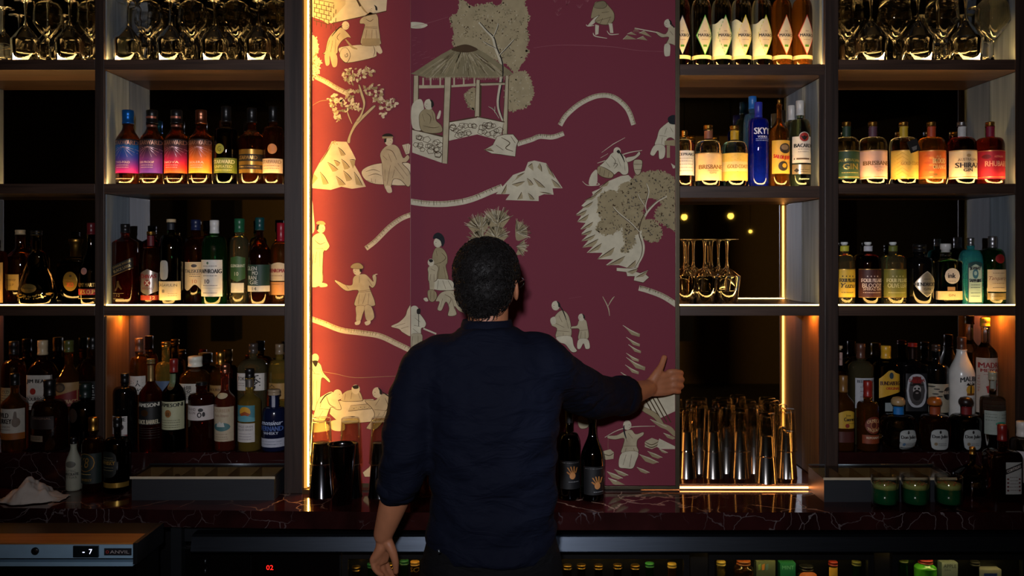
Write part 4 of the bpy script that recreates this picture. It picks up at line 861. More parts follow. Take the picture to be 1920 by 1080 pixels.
# ---- left middle shelf: seven bottles
yB = 0.064
mix = lambda a, b, t: tuple(a[i] + (b[i] - a[i]) * t for i in range(3))
def ramp(stops):
    def f(t):
        for i in range(len(stops) - 1):
            if t <= stops[i + 1][0]: return mix(stops[i][1], stops[i + 1][1], (t - stops[i][0]) / (stops[i + 1][0] - stops[i][0]))
        return stops[-1][1]
    return f
sw = [(240, (0, 96, 160), 'blue capped whisky bottle with a blue to magenta label', [(0, (10, 14, 24)), (.22, (12, 90, 170)), (.5, (40, 60, 170)), (.8, (130, 30, 140)), (1, (200, 20, 120))], 'TWO-FOLD', ((10, 96, 176), 0.6)),
      (285, None, 'black capped whisky bottle with a dark purple label', [(0, (16, 12, 16)), (.3, (60, 30, 60)), (.6, (110, 40, 130)), (1, (90, 40, 160))], '100 PROOF', BLK),
      (331, None, 'black capped whisky bottle with a crimson and orange label', [(0, (20, 12, 14)), (.3, (80, 30, 50)), (.6, (190, 20, 90)), (.85, (240, 60, 40)), (1, (250, 110, 40))], 'NOVA', BLK),
      (377, None, 'copper capped whisky bottle with a burnt orange label', [(0, (30, 16, 12)), (.3, (150, 70, 40)), (.6, (225, 110, 40)), (1, (255, 170, 60))], 'SOLERA', COPP)]
for cx, c, l, st, nm, cp in sw:
    b = Bottle('whisky_bottle', l + ' on the middle shelf', cx, yB, zB1, 43, 207, 266, 238, 19, G_DAMBER, (233, cp, 21), style='slope')
    b.full(263, 326, (0, 0, 0), 0, ramp(st)); 
    b.txt('STARWARD', cx + 1, 269.5, 41, 8, (200, 150, 130), 1, .01)
    for i in range(9):
        a = (i - 4) * .3; b.band(cx - 1 + min(0, math.sin(a) * 26), cx + max(0.6, math.sin(a) * 26), (lambda x, a=a: 276 + abs(x - cx) / max(abs(math.tan(a)), .05) * .8 if abs(a) > .01 else 276), (lambda x, a=a: 276.7 + abs(x - cx) / max(abs(math.tan(a)), .05) * .8 if abs(a) > .01 else 300), (220, 180, 190), 1, 5, 1) if abs(a) > .2 else None
    b.txt(nm, cx - 2, 306, 26, 4, (235, 215, 215)); b.fine(cx - 2, [311, 315], 22, (210, 190, 200)); b.fine(cx, [336], 32, (170, 160, 150)); 
    if cp is BLK: b.start('neck_ring'); b.rect(cx - 9.4, 219, cx + 9.4, 223, (190, 120, 100), 1); b.start('neck_ring'); b.rect(cx - 9.4, 235, cx + 9.4, 239, (170, 110, 90), 1)
    b.finish()
b = Bottle('whisky_bottle', 'dark whisky bottle with a green lower label and pale round seal', 424, yB, zB1, 43, 200, 252, 240, 17, G_DARK, (230, BLK, 18), style='round')
b.full(298, 326, (96, 108, 34)); b.txt('STARWARD', 424, 305, 38, 7, (205, 205, 170), 0, .01); b.txt('UNPEATED', 424, 314, 32, 5, (190, 190, 130)); b.fine(424, [320], 30, (190, 190, 130)); b.start('seal'); b.ell(418, 281, 9, 9.5, (150, 150, 60)); b.txt('G', 418, 281, 7, 10, (90, 96, 30)); b.finish()
b = Bottle('whisky_bottle', 'dark whisky bottle with a wide gold banded label', 472, yB, zB1, 46, 203, 262, 240, 16, G_DAMBER, (231, BLK, 18), style='slope')
b.full(282, 326, (184, 140, 66), 1); b.full(291, 304, (24, 18, 14)); b.txt('STARWARD', 470, 297.5, 34, 7, (214, 170, 100), 1, .01); b.full(311, 319, (40, 26, 14)); b.fine(472, [314], 36, (200, 160, 90)); b.finish()
b = Bottle('whisky_bottle', 'dark whisky bottle with a peach lower label beside the broad upright', 512, yB, zB1, 38, 200, 250, 238, 15, G_DAMBER, (230, BLK, 16), style='round')
b.full(299, 326, (222, 190, 150)); b.txt('STARWARD', 513, 305, 32, 6.5, (150, 110, 80), 0, .01); b.fine(513, [312, 317], 28, (150, 100, 70)); b.start('seal'); b.ell(515, 281, 8.5, 9.5, (206, 130, 66)); b.finish()

# ---- left lower shelf
yC = 0.075
b = Bottle('spirit_bottle', 'bottle with a cream label of brown wavy lines cut by the left picture edge', -8, yC, zC1, 40, 450, 488, 470, 15, G_DAMBER, (462, BLK, 17))
b.rect(-26, 492, 10, 567, (214, 170, 96)); b.band(3, 7, lambda x: 500 + 6 * math.sin(x), lambda x: 560, (110, 60, 20), 0, 2, 4); b.finish()
b = Bottle('cognac_bottle', 'cognac bottle with a cream cap and gold lower label', 38, .14, zC1, 50, 431, 487, 462, 17, G_DAMBER, (440, CREAM, 18), style='slope')
b.rect(16, 514, 48, 543, (206, 166, 84)); b.txt('Hennessy', 31, 524, 26, 6, (110, 76, 30), 0, 0, 0, .3); b.txt('V.S.O.P', 31, 533, 18, 4.5, (120, 84, 30)); b.finish()
b = Bottle('cognac_bottle', 'flared dark cognac decanter with a gold oval and embossed golden base', 69, .056, zC1, 72, 432, 482, 468, 16, G_DARK, (441, BLK, 19), style='flare', ds=.7)
b.ell(65, 540, 15, 8.5, (196, 160, 84), 1); b.txt('Hennessy', 65, 540, 22, 5, (60, 40, 16)); b.start('gold_vine')
r = random.Random(5)
for i in range(46): x = 38 + r.random() * 62; b.ell(x, 561 - abs(x - 69) * .18 - r.random() * 7, r.uniform(1, 2.6), r.uniform(.8, 1.6), (220, 180, 90), 1); b.lk -= 1
b.finish()
b = Bottle('cognac_bottle', 'round shouldered cognac decanter with a tall gold stopper', 142, yC, zC1, 74, 448, 500, 484, 20, G_DARK, (481, GOLD, 25, 'flarecap'), ds=.55, style='orb')
b.ell(141, 527, 13.5, 18, (198, 160, 70), 1); b.txt('XO', 141, 533, 13, 9, (206, 90, 30), 0, .02); b.fine(141, [524], 20, (120, 90, 40)); b.ell(142, 517, 2.5, 2, (60, 40, 20)); b.finish()
b = Bottle('cognac_bottle', 'cognac bottle with a red band tucked behind the upright', 171, yC - .02, zC1, 42, 418, 510, 460, 14, G_DGREEN, (440, K(90, 20, 26), 15), style='slope')
b.start('seal'); b.ell(167, 508, 6, 6.5, (170, 120, 110)); b.start('label'); b.txt('REMY MARTIN', 172, 533.5, 36, 7, (214, 176, 96), 1, .01); b.full(541, 552, (170, 34, 24)); b.txt('V.S.O.P', 172, 546.5, 26, 8, (216, 170, 80), 0, .02); b.full(558, 559.5, (220, 190, 120), 1); b.finish()

b = Bottle('whisky_bottle', 'square whisky bottle with a slanting black label', 235, yC, zC1, 41, 420, 456, 443, 15, G_RED, (437, BLK, 17), n=5, ds=.9, style='slope')
sl = lambda x: 500 - (x - 214) * .42
b.band(215, 256, sl, lambda x: sl(x) + 18, (14, 12, 14)); b.txt('JOHNNIE WALKER', 236, 496, 36, 5, (170, 150, 100), 1, .01, .40); b.txt('BLACK LABEL', 237, 503, 34, 5, (190, 170, 120), 1, .01, .40)
b.band(215, 256, lambda x: sl(x) + 19, lambda x: sl(x) + 20, (190, 160, 100), 1); b.start('gold_print'); b.pol([(227, 527), (231, 526), (232, 533), (237, 541), (235, 543), (230, 537), (226, 545), (223, 544), (228, 535)], (120, 96, 60), 1); b.txt('12', 230, 553, 6, 5, (180, 160, 120), 1); b.lines(220, 240, [549, 559], (150, 130, 90), .6); b.finish()
b = Bottle('whisky_bottle', 'whisky bottle with a silver crest label and burgundy neck', 283, yC, zC1, 35, 434, 485, 463, 13, G_DAMBER, (440, GOLD, 15))
b.start('neck_foil'); b.rect(276.8, 442, 289.2, 461, (96, 18, 24)); b.start('label')
b.band(268, 299, lambda x: 512 - 8 * (1 - abs(x - 283.5) / 16), lambda x: 545 + 8 * (1 - abs(x - 283.5) / 16), (176, 168, 160), 1); b.txt('CHIVAS', 283.5, 518, 27, 7, (140, 20, 20), 0, .02, 0, 0, -1); b.ell(283, 530, 6, 6, (120, 30, 26)); b.txt('X', 283, 530, 8, 8, (200, 190, 180), 0, .02); b.txt('REGAL', 283.5, 540, 18, 4, (120, 24, 24)); b.full(553, 562, (150, 40, 22)); b.txt('12', 292, 557.5, 7, 6, (220, 190, 120)); b.finish()
b = Bottle('whisky_bottle', 'dark green whisky bottle with an oval neck seal and cream lower label', 321, yC - .012, zC1, 42, 411, 468, 440, 14, G_DGREEN, (417, CREAM, 17))
b.start('neck_foil'); b.rect(314.5, 418, 327.5, 431, (20, 24, 34)); b.start('seal'); b.ell(315, 506, 8.5, 18, (170, 172, 168), 0, 3.5); b.start('label'); b.rect(300, 527, 341, 562, (222, 204, 160)); b.txt('LAGAVULIN', 320, 534, 34, 5, (60, 40, 30)); b.txt('8', 314, 545, 5, 6, (60, 40, 30)); b.fine(330, [549, 553], 14, (190, 160, 110)); b.finish()
b = Bottle('whisky_bottle', 'whisky bottle with a torn edge cream label and dark blue cap', 367, .128, zC1, 43, 412, 468, 444, 15, G_DAMBER, (432, K(26, 34, 70), 18))
b.band(353, 384, lambda x: 491, lambda x: 536 + 7 * math.sin((x - 350) / 5) + (x - 353) * .2, (222, 196, 150)); b.txt('TALISKER', 369, 508, 30, 6.5, (50, 40, 40), 0, .01); b.ell(371, 498, 5, 3, (60, 50, 50)); b.fine(372, [513, 517], 18, (60, 50, 50)); b.txt('10', 372, 527, 8, 7, (200, 110, 30)); b.finish()
b = Bottle('whisky_bottle', 'green whisky bottle with a white cap and large white label', 402, .058, zC1, 46, 413, 470, 442, 16, G_GREEN, (438, WHT, 17))
b.rect(381, 487, 421, 555, (226, 222, 212)); b.txt('LAPHROAIG', 401, 508, 38, 8, (26, 24, 22), 0, .02); b.txt('10', 396, 527, 9, 8, (40, 36, 30), 0, .01); b.fine(401, [498, 516, 534, 548], 26, (90, 86, 80)); b.ell(397, 493, 2, 2.5, (90, 120, 90)); b.lines(384, 418, [539], (150, 150, 140), .5); b.finish()
b = Bottle('whisky_bottle', 'clear whisky bottle with a green shield label above a white one', 449, yC, zC1, 36, 410, 470, 443, 16, G_PALE, (436, K(30, 90, 56), 19))
b.band(437, 463, lambda x: 483 - 3 * (1 - abs(x - 450) / 13), lambda x: 522 + 6 * (1 - abs(x - 450) / 13), (62, 96, 44)); b.txt('GLENGRANT', 450, 498, 25, 5.5, (216, 214, 180), 0, .01); b.txt('10', 449, 513, 7, 7, (216, 214, 180)); b.rect(438, 530, 461, 548, (214, 206, 186)); b.finish()
b = Bottle('whisky_bottle', 'tall necked whisky bottle with a dark green label of stacked white letters', 487, .06, zC1, 42, 408, 478, 440, 13, G_DAMBER, (432, K(16, 66, 66), 17), style='slope')
b.rect(466, 496, 507, 546, (22, 56, 44))
for i, (t, x) in enumerate((('GLEN', 477), ('MO', 484), ('RAN', 479), ('GIE', 482))): b.txt(t, x, 503 + i * 8.6, 5.2 * len(t), 7.4, (206, 210, 200), 0, .01)
b.rect(466, 535, 507, 546, (220, 210, 190)); b.txt('14', 483, 540.5, 8, 6, (60, 60, 50)); b.finish()
b = Bottle('whisky_bottle', 'whisky bottle with a red capsule and cream label beside the broad upright', 527, .095, zC1, 40, 418, 480, 455, 15, G_AMBER, (453, K(150, 20, 36), 16))
b.band(510, 545, lambda x: 492 + .02 * (x - 527) ** 2, lambda x: 526, (226, 196, 150)); b.txt('BENROMACH', 528, 507, 36, 7, (160, 26, 26), 0, .02); b.rect(510, 528, 545, 552, (222, 150, 80)); b.fine(524, [516, 532], 20, (150, 80, 50)); b.finish()

# ---- left ledge
yb_, yf_ = 0.147, 0.046
b = Bottle('bourbon_bottle', 'dark capped bottle with a cream label behind the turkey labelled bottle', 26, yb_, ZLED, 42, 640, 700, 675, 15, G_DAMBER, (665, BLK, 17))
b.rect(6, 724, 42, 756, (150, 136, 100)); b.ell(22, 740, 12, 9, (170, 156, 116)); b.txt('OLD', 22, 732, 14, 6, (40, 30, 20)); b.fine(22, [738, 743, 748], 24, (50, 40, 30)); b.finish()
b = Bottle('bourbon_bottle', 'square bourbon bottle with a cream cap and white label', 80, yb_ - .01, ZLED, 48, 638, 698, 676, 15, G_DAMBER, (665, CREAM, 18), n=5, ds=.8, style='step')
b.rect(57, 701, 104, 765, (196, 190, 178)); b.txt('JIM BEAM', 80, 713, 40, 9, (26, 20, 18), 0, .03); b.ell(72, 731, 5.5, 6, (150, 36, 22)); b.txt('BOURBON', 78, 745, 36, 7, (40, 30, 26), 0, .02); b.fine(80, [739, 753, 758], 36, (80, 60, 50)); b.finish()
b = Bottle('bourbon_bottle', 'round bourbon bottle with a bison drawing and a red slanting band', 129, yb_ - .01, ZLED, 52, 638, 718, 680, 15, G_AMBER, (660, K(80, 84, 40), 17), style='slope')
b.rect(105, 714, 153, 755, (150, 116, 70)); b.ell(125, 723, 10, 9, (60, 46, 34)); b.ell(125, 724, 7, 6, (96, 78, 56)); b.pol([(105, 742), (153, 728), (153, 758), (105, 758)], (110, 20, 18)); b.txt('BUFFALO TRACE', 129, 749, 44, 7, (190, 156, 110), 0, .01); b.finish()
b = Bottle('whiskey_bottle', 'square black labelled whiskey bottle half hidden by the upright', 174, yb_, ZLED, 41, 632, 700, 672, 14, G_DAMBER, (655, BLK, 16), n=5, ds=.9)
b.rect(152, 712, 192, 756, (14, 13, 13)); b.txt('Jack', 170, 722, 30, 10, (206, 204, 200), 0, .03); b.txt("DANIEL'S", 170, 731, 30, 5, (190, 190, 186)); b.fine(176, [737, 742, 748], 20, (190, 188, 184)); b.finish()
b = Bottle('bourbon_bottle', 'bourbon bottle with a white turkey drawing label and orange foot band', 28, yf_, ZLED, 46, 700, 758, 735, 15, G_AMBER, (722, BLK, 17), style='slope')
b.rect(6, 763, 50, 820, (186, 180, 166)); b.txt('WILD', 18, 775, 22, 9, (34, 26, 22), 0, .03); b.txt('TURKEY', 20, 786, 28, 9, (34, 26, 22), 0, .03); b.txt('BOURBON', 20, 796, 22, 3.5, (90, 70, 60)); b.ell(40, 788, 6, 9, (120, 104, 90)); b.pol([(36, 780), (38, 768), (41, 768), (42, 782)], (110, 96, 84)); b.fine(20, [801], 24, (100, 80, 70)); b.rect(6, 808, 50, 820, (150, 84, 26)); b.finish()
b = Bottle('bourbon_bottle', 'squat globe shouldered bourbon bottle with a small paper strip', 93, .058, ZLED, 66, 712, 782, 748, 18, G_DAMBER, (742, BLK, 21), ds=.8, style='round')
b.rect(64, 776, 112, 800, (30, 16, 12)); b.txt("ORIGINAL", 90, 780, 36, 4, (120, 96, 80)); b.rect(66, 812, 94, 823, (120, 104, 84)); b.fine(80, [815, 818], 22, (50, 40, 30)); b.finish()
b = Bottle('bourbon_bottle', 'dark bottle with a wide black stopper behind the gold necked bottle', 160, yf_ + .01, ZLED, 54, 718, 775, 750, 18, G_DARK, (745, K(20, 34, 30), 22)); b.ell(148, 775, 10, 13, (46, 34, 26)); b.finish()

# counter bottles left
yc_ = -0.045
b = Bottle('bitters_bottle', 'small white paper wrapped bitters bottle with black lettering', 138, yc_ + .01, ZCNT, 27, 820, 868, 838, 11, solid('white_wrap', (150, 150, 132), .6), (832, BLK, 12), style='slope')
b.ell(138, 868, 9, 6, (90, 90, 80)); b.txt('AZTEC', 138, 880, 18, 4, (40, 40, 36)); b.txt('CHOCOLATE', 138, 886, 24, 5, (30, 30, 28), 0, .02); b.txt('BITTERS', 138, 892, 20, 4, (40, 40, 36)); b.finish()
b = Bottle('whiskey_bottle', 'gold capped whiskey bottle with a dark green label and gold ring', 175, yc_, ZCNT, 41, 782, 838, 818, 13, G_DAMBER, (808, GOLD, 17), style='round')
b.rect(156, 846, 194, 902, (12, 28, 24)); b.ell(169, 863, 17, 17, (170, 130, 66), 1); b.ell(169, 863, 15.6, 15.6, (12, 28, 24)); b.txt('78', 168, 863, 17, 19, (184, 144, 76), 1, 0, 0, .2); b.fine(170, [884], 20, (170, 140, 80)); b.txt('WHISKEY', 171, 895, 20, 4.5, (184, 150, 80), 1, .01); b.finish()
b = Bottle('whisky_bottle', 'black labelled whisky bottle with a thin gold band near its base', 220, yc_ - .008, ZCNT, 47, 782, 840, 818, 12, G_DARK, (800, BLK, 15), style='round')
b.ell(212, 866, 17, 24, (12, 18, 14), 0, 3); b.txt('WHISKY', 212, 863, 27, 7, (196, 160, 84), 1, .02); b.fine(212, [853, 857, 871, 876], 22, (110, 100, 70)); b.start('gold_band', None); b.full(900, 909, (186, 150, 70), 1); b.finish()

# ledge, whisky bay back row
b = Bottle('whisky_bottle', 'tall brown capped whisky bottle with bold black brush characters on white', 261, yb_, ZLED, 34, 634, 695, 668, 13, G_AMBER, (660, K(84, 56, 40), 15))
b.rect(245, 703, 276, 737, (196, 190, 180)); b.txt('天', 265, 717, 16, 15, (14, 12, 12)); b.txt('雀', 265, 732, 15, 13, (14, 12, 12)); b.fine(251, [712, 716], 8, (120, 110, 100)); b.finish()
b = Bottle('whisky_bottle', 'gold topped bottle with a blue label glimpsed above the left front row', 311, yb_, ZLED, 38, 641, 700, 678, 14, G_GOLD, (650, GOLD, 16))
b.rect(294, 712, 328, 735, (70, 92, 120)); b.rect(294, 736, 328, 752, (110, 24, 26)); b.finish()
b = Bottle('whisky_bottle', 'squat whisky bottle with a clear square stopper and two brush characters', 366, yb_ - .01, ZLED, 50, 668, 705, 692, 17, G_AMBER, (687, ((222, 220, 200), 0.0), 26), n=3.5, style='step')
b.rect(342, 716, 388, 752, (190, 182, 168)); b.txt('櫻', 360, 727, 16, 15, (16, 14, 14)); b.txt('尾', 362, 742, 15, 13, (16, 14, 14)); b.fine(346, [738, 742], 8, (70, 60, 50)); b.finish()
b = Bottle('bourbon_bottle', 'bourbon bottle with an ochre label behind the copper capped bottle', 413, yb_, ZLED, 38, 660, 712, 690, 14, G_AMBER, (684, GOLD, 17)); b.rect(397, 720, 430, 742, (150, 112, 60)); b.txt('BOURBON', 413, 728, 28, 5, (60, 30, 16), 0, .01); b.finish()
b = Bottle('whisky_bottle', 'square shouldered clear whisky bottle with one large brush character', 475, yb_, ZLED, 54, 644, 686, 672, 15, G_PALE, (662, K(60, 50, 42), 17), n=4, ds=.8, style='step')
b.rect(449, 697, 502, 729, (196, 190, 180)); b.txt('季', 484, 713, 20, 26, (14, 12, 12), 0, .01); b.txt('TOKI', 459, 707, 15, 7, (50, 44, 40), 0, .01); b.fine(459, [715, 719], 12, (110, 100, 90)); b.finish()
b = Bottle('whisky_bottle', 'whisky bottle with an ochre label behind the navy bottle', 524, yb_, ZLED, 40, 645, 700, 674, 14, G_GOLD, (664, K(120, 100, 76), 16)); b.rect(508, 716, 542, 745, (166, 126, 66)); b.txt('余', 515, 725, 13, 14, (40, 26, 16)); b.finish()
# front row
b = Bottle('whiskey_bottle', 'matt black whiskey bottle with a small white label', 234, yf_, ZLED, 42, 700, 740, 724, 14, G_BLACK, (716, BLK, 15))
b.rect(216, 777, 246, 811, (190, 184, 178)); b.txt('SLANE', 231, 783, 25, 7, (20, 18, 18), 0, .02); b.ell(234, 797, 7, 6, (50, 40, 40)); b.rect(216, 811, 246, 818, (110, 20, 22)); b.finish()
b = Bottle('whiskey_bottle', 'whiskey bottle with a black label and gold neck strip', 283, yf_, ZLED, 41, 673, 738, 712, 13, G_RED, (682, K(110, 90, 50), 15), style='slope')
b.start('neck_label'); b.rect(278, 684, 289, 714, (170, 140, 90), 1); b.start('label'); b.full(750, 793, (14, 14, 14)); b.txt('JAMESON', 283, 757.5, 37, 9, (200, 196, 180), 0, .03, 0, 0, -1.2); b.ell(279, 771, 7, 6, (96, 66, 34), 1); b.txt('BLACK BARREL', 283, 787.5, 37, 8, (190, 180, 150), 0, .02); b.lines(264, 302, [799, 803, 807, 812, 817], (80, 78, 74), 1.0, 1); b.finish()
b = Bottle('whiskey_bottle', 'green whiskey bottle with a red cap and cream label', 326, yf_, ZLED, 42, 673, 738, 712, 14, G_DGREEN, (698, K(120, 30, 26), 15), style='slope')
b.start('neck_label'); b.rect(320, 700, 331, 724, (96, 112, 76)); b.ell(325, 723, 6, 6, (150, 130, 90), 1); b.start('label'); b.full(750, 802, (176, 176, 140)); b.txt('JAMESON', 326, 757.5, 38, 9, (20, 24, 18), 0, .03, 0, 0, -1.2); b.ell(323, 772, 6, 7, (140, 90, 40)); b.fine(326, [784, 788, 793, 797], 32, (80, 80, 56)); b.txt('JJ', 322, 773, 6, 6, (40, 30, 20)); b.finish()
b = Bottle('whisky_bottle', 'stout whisky bottle with a black dragon brush stroke on a white band', 378, yf_, ZLED, 48, 716, 748, 736, 20, G_RED, (722, BLK, 21))
b.full(757, 784, (196, 186, 180)); b.txt('GRAND', 366, 763.5, 19, 5, (60, 30, 26)); b.txt('TALON', 366, 770, 17, 5, (60, 30, 26)); b.ell(384, 765, 4.5, 3.4, (24, 18, 18)); b.ell(382, 774, 4, 5, (24, 18, 18)); b.ell(389, 773, 2.4, 4.5, (24, 18, 18)); b.ell(382, 774, 2, 3, (196, 186, 180)); b.finish()
b = Bottle('bourbon_bottle', 'pink tinted bottle with a cream label showing a teal castle', 422, yf_, ZLED, 38, 683, 748, 730, 15, glassy('rose_spirit', (210, 90, 60), tw=.93), (699, COPP, 18), style='slope')
b.start('neck_label'); b.ell(421, 740, 9.5, 5, (190, 176, 140)); b.start('label'); b.rect(404, 760, 440, 824, (180, 164, 136)); b.txt('BOURBEER', 421, 767, 29, 6, (150, 120, 90)); b.txt('Pedro Ximenez', 421, 776, 25, 5, (120, 80, 60), 0, 0, 0, .3); b.ell(421, 797, 15, 8, (70, 110, 110)); b.pol([(412, 797), (413, 790), (416, 790), (418, 786), (421, 790), (425, 788), (427, 797)], (190, 190, 180)); b.fine(421, [810, 815, 819], 22, (130, 110, 90)); b.finish()
b = Bottle('whisky_bottle', 'yellow whisky bottle with a teal label showing an orange sun', 468, yf_, ZLED, 42, 691, 752, 735, 15, G_GOLD, (708, BLK, 17), style='slope')
b.start('neck_label'); b.rect(461, 710, 475, 725, (130, 124, 116), 1); b.start('label'); b.rect(449, 757, 482, 787, (60, 120, 130)); b.ell(465, 769, 10.5, 9.5, (206, 150, 40)); b.pol([(455, 773), (465, 768), (476, 773), (470, 777), (458, 777)], (150, 70, 26)); b.pol([(449, 779), (465, 775), (482, 780), (482, 787), (449, 787)], (90, 150, 160)); b.rect(449, 790, 482, 825, (196, 190, 184)); b.txt('SINGLE GRAIN', 465, 796, 28, 4, (90, 84, 90)); b.txt('ENGLISH WHISKY', 465, 802, 29, 4, (90, 84, 90)); b.fine(465, [809, 814, 819], 24, (130, 120, 130)); b.finish()
b = Bottle('whisky_bottle', 'navy blue whisky bottle with white script and a tan stopper', 514, yf_ - .004, ZLED, 45, 730, 782, 762, 18, G_NAVY, (740, K(150, 130, 104), 23), style='round')
b.start('neck_label'); b.rect(512, 736, 518, 762, (150, 150, 160)); b.start('label'); b.txt('monsieur', 514, 789, 38, 8, (190, 200, 220), 0, .01, 0, .4); b.txt('FERNAND', 514, 799.5, 39, 9, (66, 92, 150), 0, .03); b.txt('WHISKY', 513, 808, 27, 5, (190, 196, 210), 0, .01); b.full(818, 834, (176, 178, 190)); b.fine(514, [823, 828], 34, (80, 86, 110)); b.finish()

# ---- gin bay
gins = [(1587, 45, (40, 62, 40), (40, 70, 46), 'green necked', 'dark green', G_CLEAR, ['AUSTRALIAN', 'GIN'], (206, 180, 96)),
        (1636, 51, (96, 60, 72), (214, 172, 158), 'plum necked', 'blush pink', G_CLEAR, ['BRISBANE', 'GIN'], (120, 84, 50)),
        (1694, 51, (206, 166, 40), (214, 178, 84), 'yellow necked', 'yellow', G_CLEAR, ['GOLD COAST', ''], (170, 130, 50)),
        (1746, 50, (190, 70, 30), (214, 104, 40), 'orange necked', 'orange', G_AMBER, ['BLOOD', 'ORANGE'], (236, 190, 130)),
        (1803, 52, (206, 204, 200), (216, 198, 170), 'white necked', 'cream', G_PINK, ['SHIRAZ', 'GIN'], (40, 26, 30)),
        (1856, 50, (140, 20, 50), (170, 24, 50), 'crimson necked', 'crimson', G_RED, ['RHUBARB', ''], (226, 160, 140))]
for i, (cx, W, nc, lc, a, l2, g, tx, tc) in enumerate(gins):
    b = Bottle('gin_bottle', a + ' gin bottle with a ' + l2 + ' label on the middle gin shelf', cx, yB, zB1, W, 229, 276, 258, 15, g, (237, GOLD if i != 4 else SILV, 16), style='round')
    b.start('neck_wrap'); b.rect(cx - 7.4, 238, cx + 7.4, 257, nc)
    b.start('label'); b.full(284, 337, lc); b.full(284.6, 285.8, (200, 160, 90), 1); b.full(333, 334.4, (214, 176, 100), 1)
    if i == 0: b.txt('AUSTRALIAN', cx - 1, 302, 36, 5, tc, 1, .01, 0, 0, 1.5); b.txt('GIN', cx, 314, 26, 11, tc, 1, .04); b.fine(cx, [325], 30, tc)
    elif i == 1: b.txt('BRISBANE', cx, 308, 44, 8, tc, 0, .03); b.txt('GIN', cx + 3, 321, 12, 5, (170, 130, 110)); b.txt('Native Botanicals', cx + 3, 315, 20, 3, (140, 110, 100), 0, 0, 0, .3)
    elif i == 2:
        for q in range(7): b.band(cx - 22, cx - 2, lambda x: 288 + q * 7 + abs(x - cx + 12) * .8, lambda x: 289 + q * 7 + abs(x - cx + 12) * .8, (190, 146, 50), 0, 6, 1); b.lk -= 1
        b.lk += 2; b.rect(cx - 10, 303, cx + 23, 317, lc); b.txt('GOLD COAST', cx + 4, 308.5, 36, 6.5, tc, 0, .02)
    elif i == 3:
        for q in range(9): b.ell(cx - 16 + (q % 3) * 6, 294 + q * 4.4, 4, 2.2, [(206, 90, 30), (230, 150, 60), (130, 96, 40)][q % 3]); b.lk -= 1
        b.lk += 2; b.txt('BLOOD', cx + 4, 304, 24, 10, tc, 0, .02); b.txt('ORANGE', cx + 5, 315, 26, 8, tc, 0, .01); b.txt('AUS', cx + 2, 296, 9, 4, tc)
    elif i == 4: b.txt('AUSTRALIAN', cx, 301, 34, 5, (120, 90, 60), 0, .01, 0, 0, 1.2); b.ell(cx, 294, 4, 3, (170, 140, 100)); b.txt('SHIRAZ', cx + 1, 312, 42, 9.5, tc, 0, .04); b.txt('GIN', cx - 1, 321, 16, 6, tc, 0, .02)
    else: b.txt('RHUBARB', cx + 2, 309, 40, 10, tc, 0, .01); b.txt('AUSTRALIAN', cx + 3, 296, 16, 3.6, tc); b.ell(cx - 16, 296, 6, 4, (120, 16, 30))
    if cx == 1694:
        b.start('neck_tag'); 
    b.finish()
    if cx == 1694:
        k = b.k; m = MB(); m.box((-.029, -.0006, -.023), (.029, .0006, .023), 0, lin((10, 10, 11)))
        for q in range(5): flat_print(m, [(-.014, -.004 - q * .003), (.016 - q * .002, -.004 - q * .003), (.016 - q * .002, -.0032 - q * .003), (-.014, -.0032 - q * .003)], -.0008, lin((190, 186, 180)))
        m.tube([(-.01, 0, .02), (-.006, .01, .034)], .0006, 5, 0, lin((190, 170, 130)))
        o = m.build('paper_tag', PRINT, b.t, (U(6, yB), -b.R - .0065, b.h(277))); o.rotation_euler = (0, -0.6 + .25, 0); o.scale = (.62, 1, .9)
yG = 0.07
fp = [(1583, 38, (206, 200, 60), (222, 186, 60), (60, 50, 20), G_PALE, ['FOUR PILLARS', 'Yuzu', ''], 'lime capped gin bottle with a yellow label'), (1627, 47, (200, 200, 204), (62, 20, 24), (206, 190, 190), G_PINK, ['FOUR PILLARS', 'BLOODY', 'SHIRAZ GIN'], 'dark gin bottle with a maroon label'), (1674, 47, (110, 116, 44), (112, 112, 42), (190, 190, 140), G_PALE, ['FOUR PILLARS', 'OLIVE LEAF', ''], 'clear gin bottle with an olive green label')]
for cx, W, nc, lc, tc, g, tx, l in fp:
    b = Bottle('gin_bottle', l + ' on the glowing shelf', cx, yG, zC1, W, 454, 496, 477, 16, g, (460, ((226, 230, 226), 0.0), 13, 'cork'), style='round')
    b.start('neck_wrap'); b.rect(cx - 7.8, 461, cx + 7.8, 471, nc); b.start('label'); b.rect(cx - W / 2 + 2.5, 504, cx + W / 2 - 1.5, 557, lc); b.rect(cx - W / 2 + 2.5, 504, cx + W / 2 - 1.5, 505, (190, 150, 80), 1); b.rect(cx - W / 2 + 2.5, 556, cx + W / 2 - 1.5, 557, (190, 150, 80), 1)
    b.txt('FOUR PILLARS', cx + 1, 525, W - 10, 7, tc, 0, .03)
    for q in range(4): b.ell(cx - 9 + q * 6, 517.5, 1.1, 1.3, tc); b.lk -= 1
    b.lk += 1; b.txt(tx[1], cx + 1, 534.5, W - 12, 8 if cx != 1583 else 9, tc, 0, .01, 0, .3 if cx == 1583 else 0); 
    if tx[2]: b.txt(tx[2], cx + 1, 541, W - 14, 5, tc)
    b.fine(cx, [547], W - 16, tc); b.finish()
b = Bottle('gin_bottle', 'black apothecary gin bottle with a silver diamond label', 1724, yG, zC1, 50, 458, 498, 482, 22, G_BLACK, (472, BLK, 24), style='round')
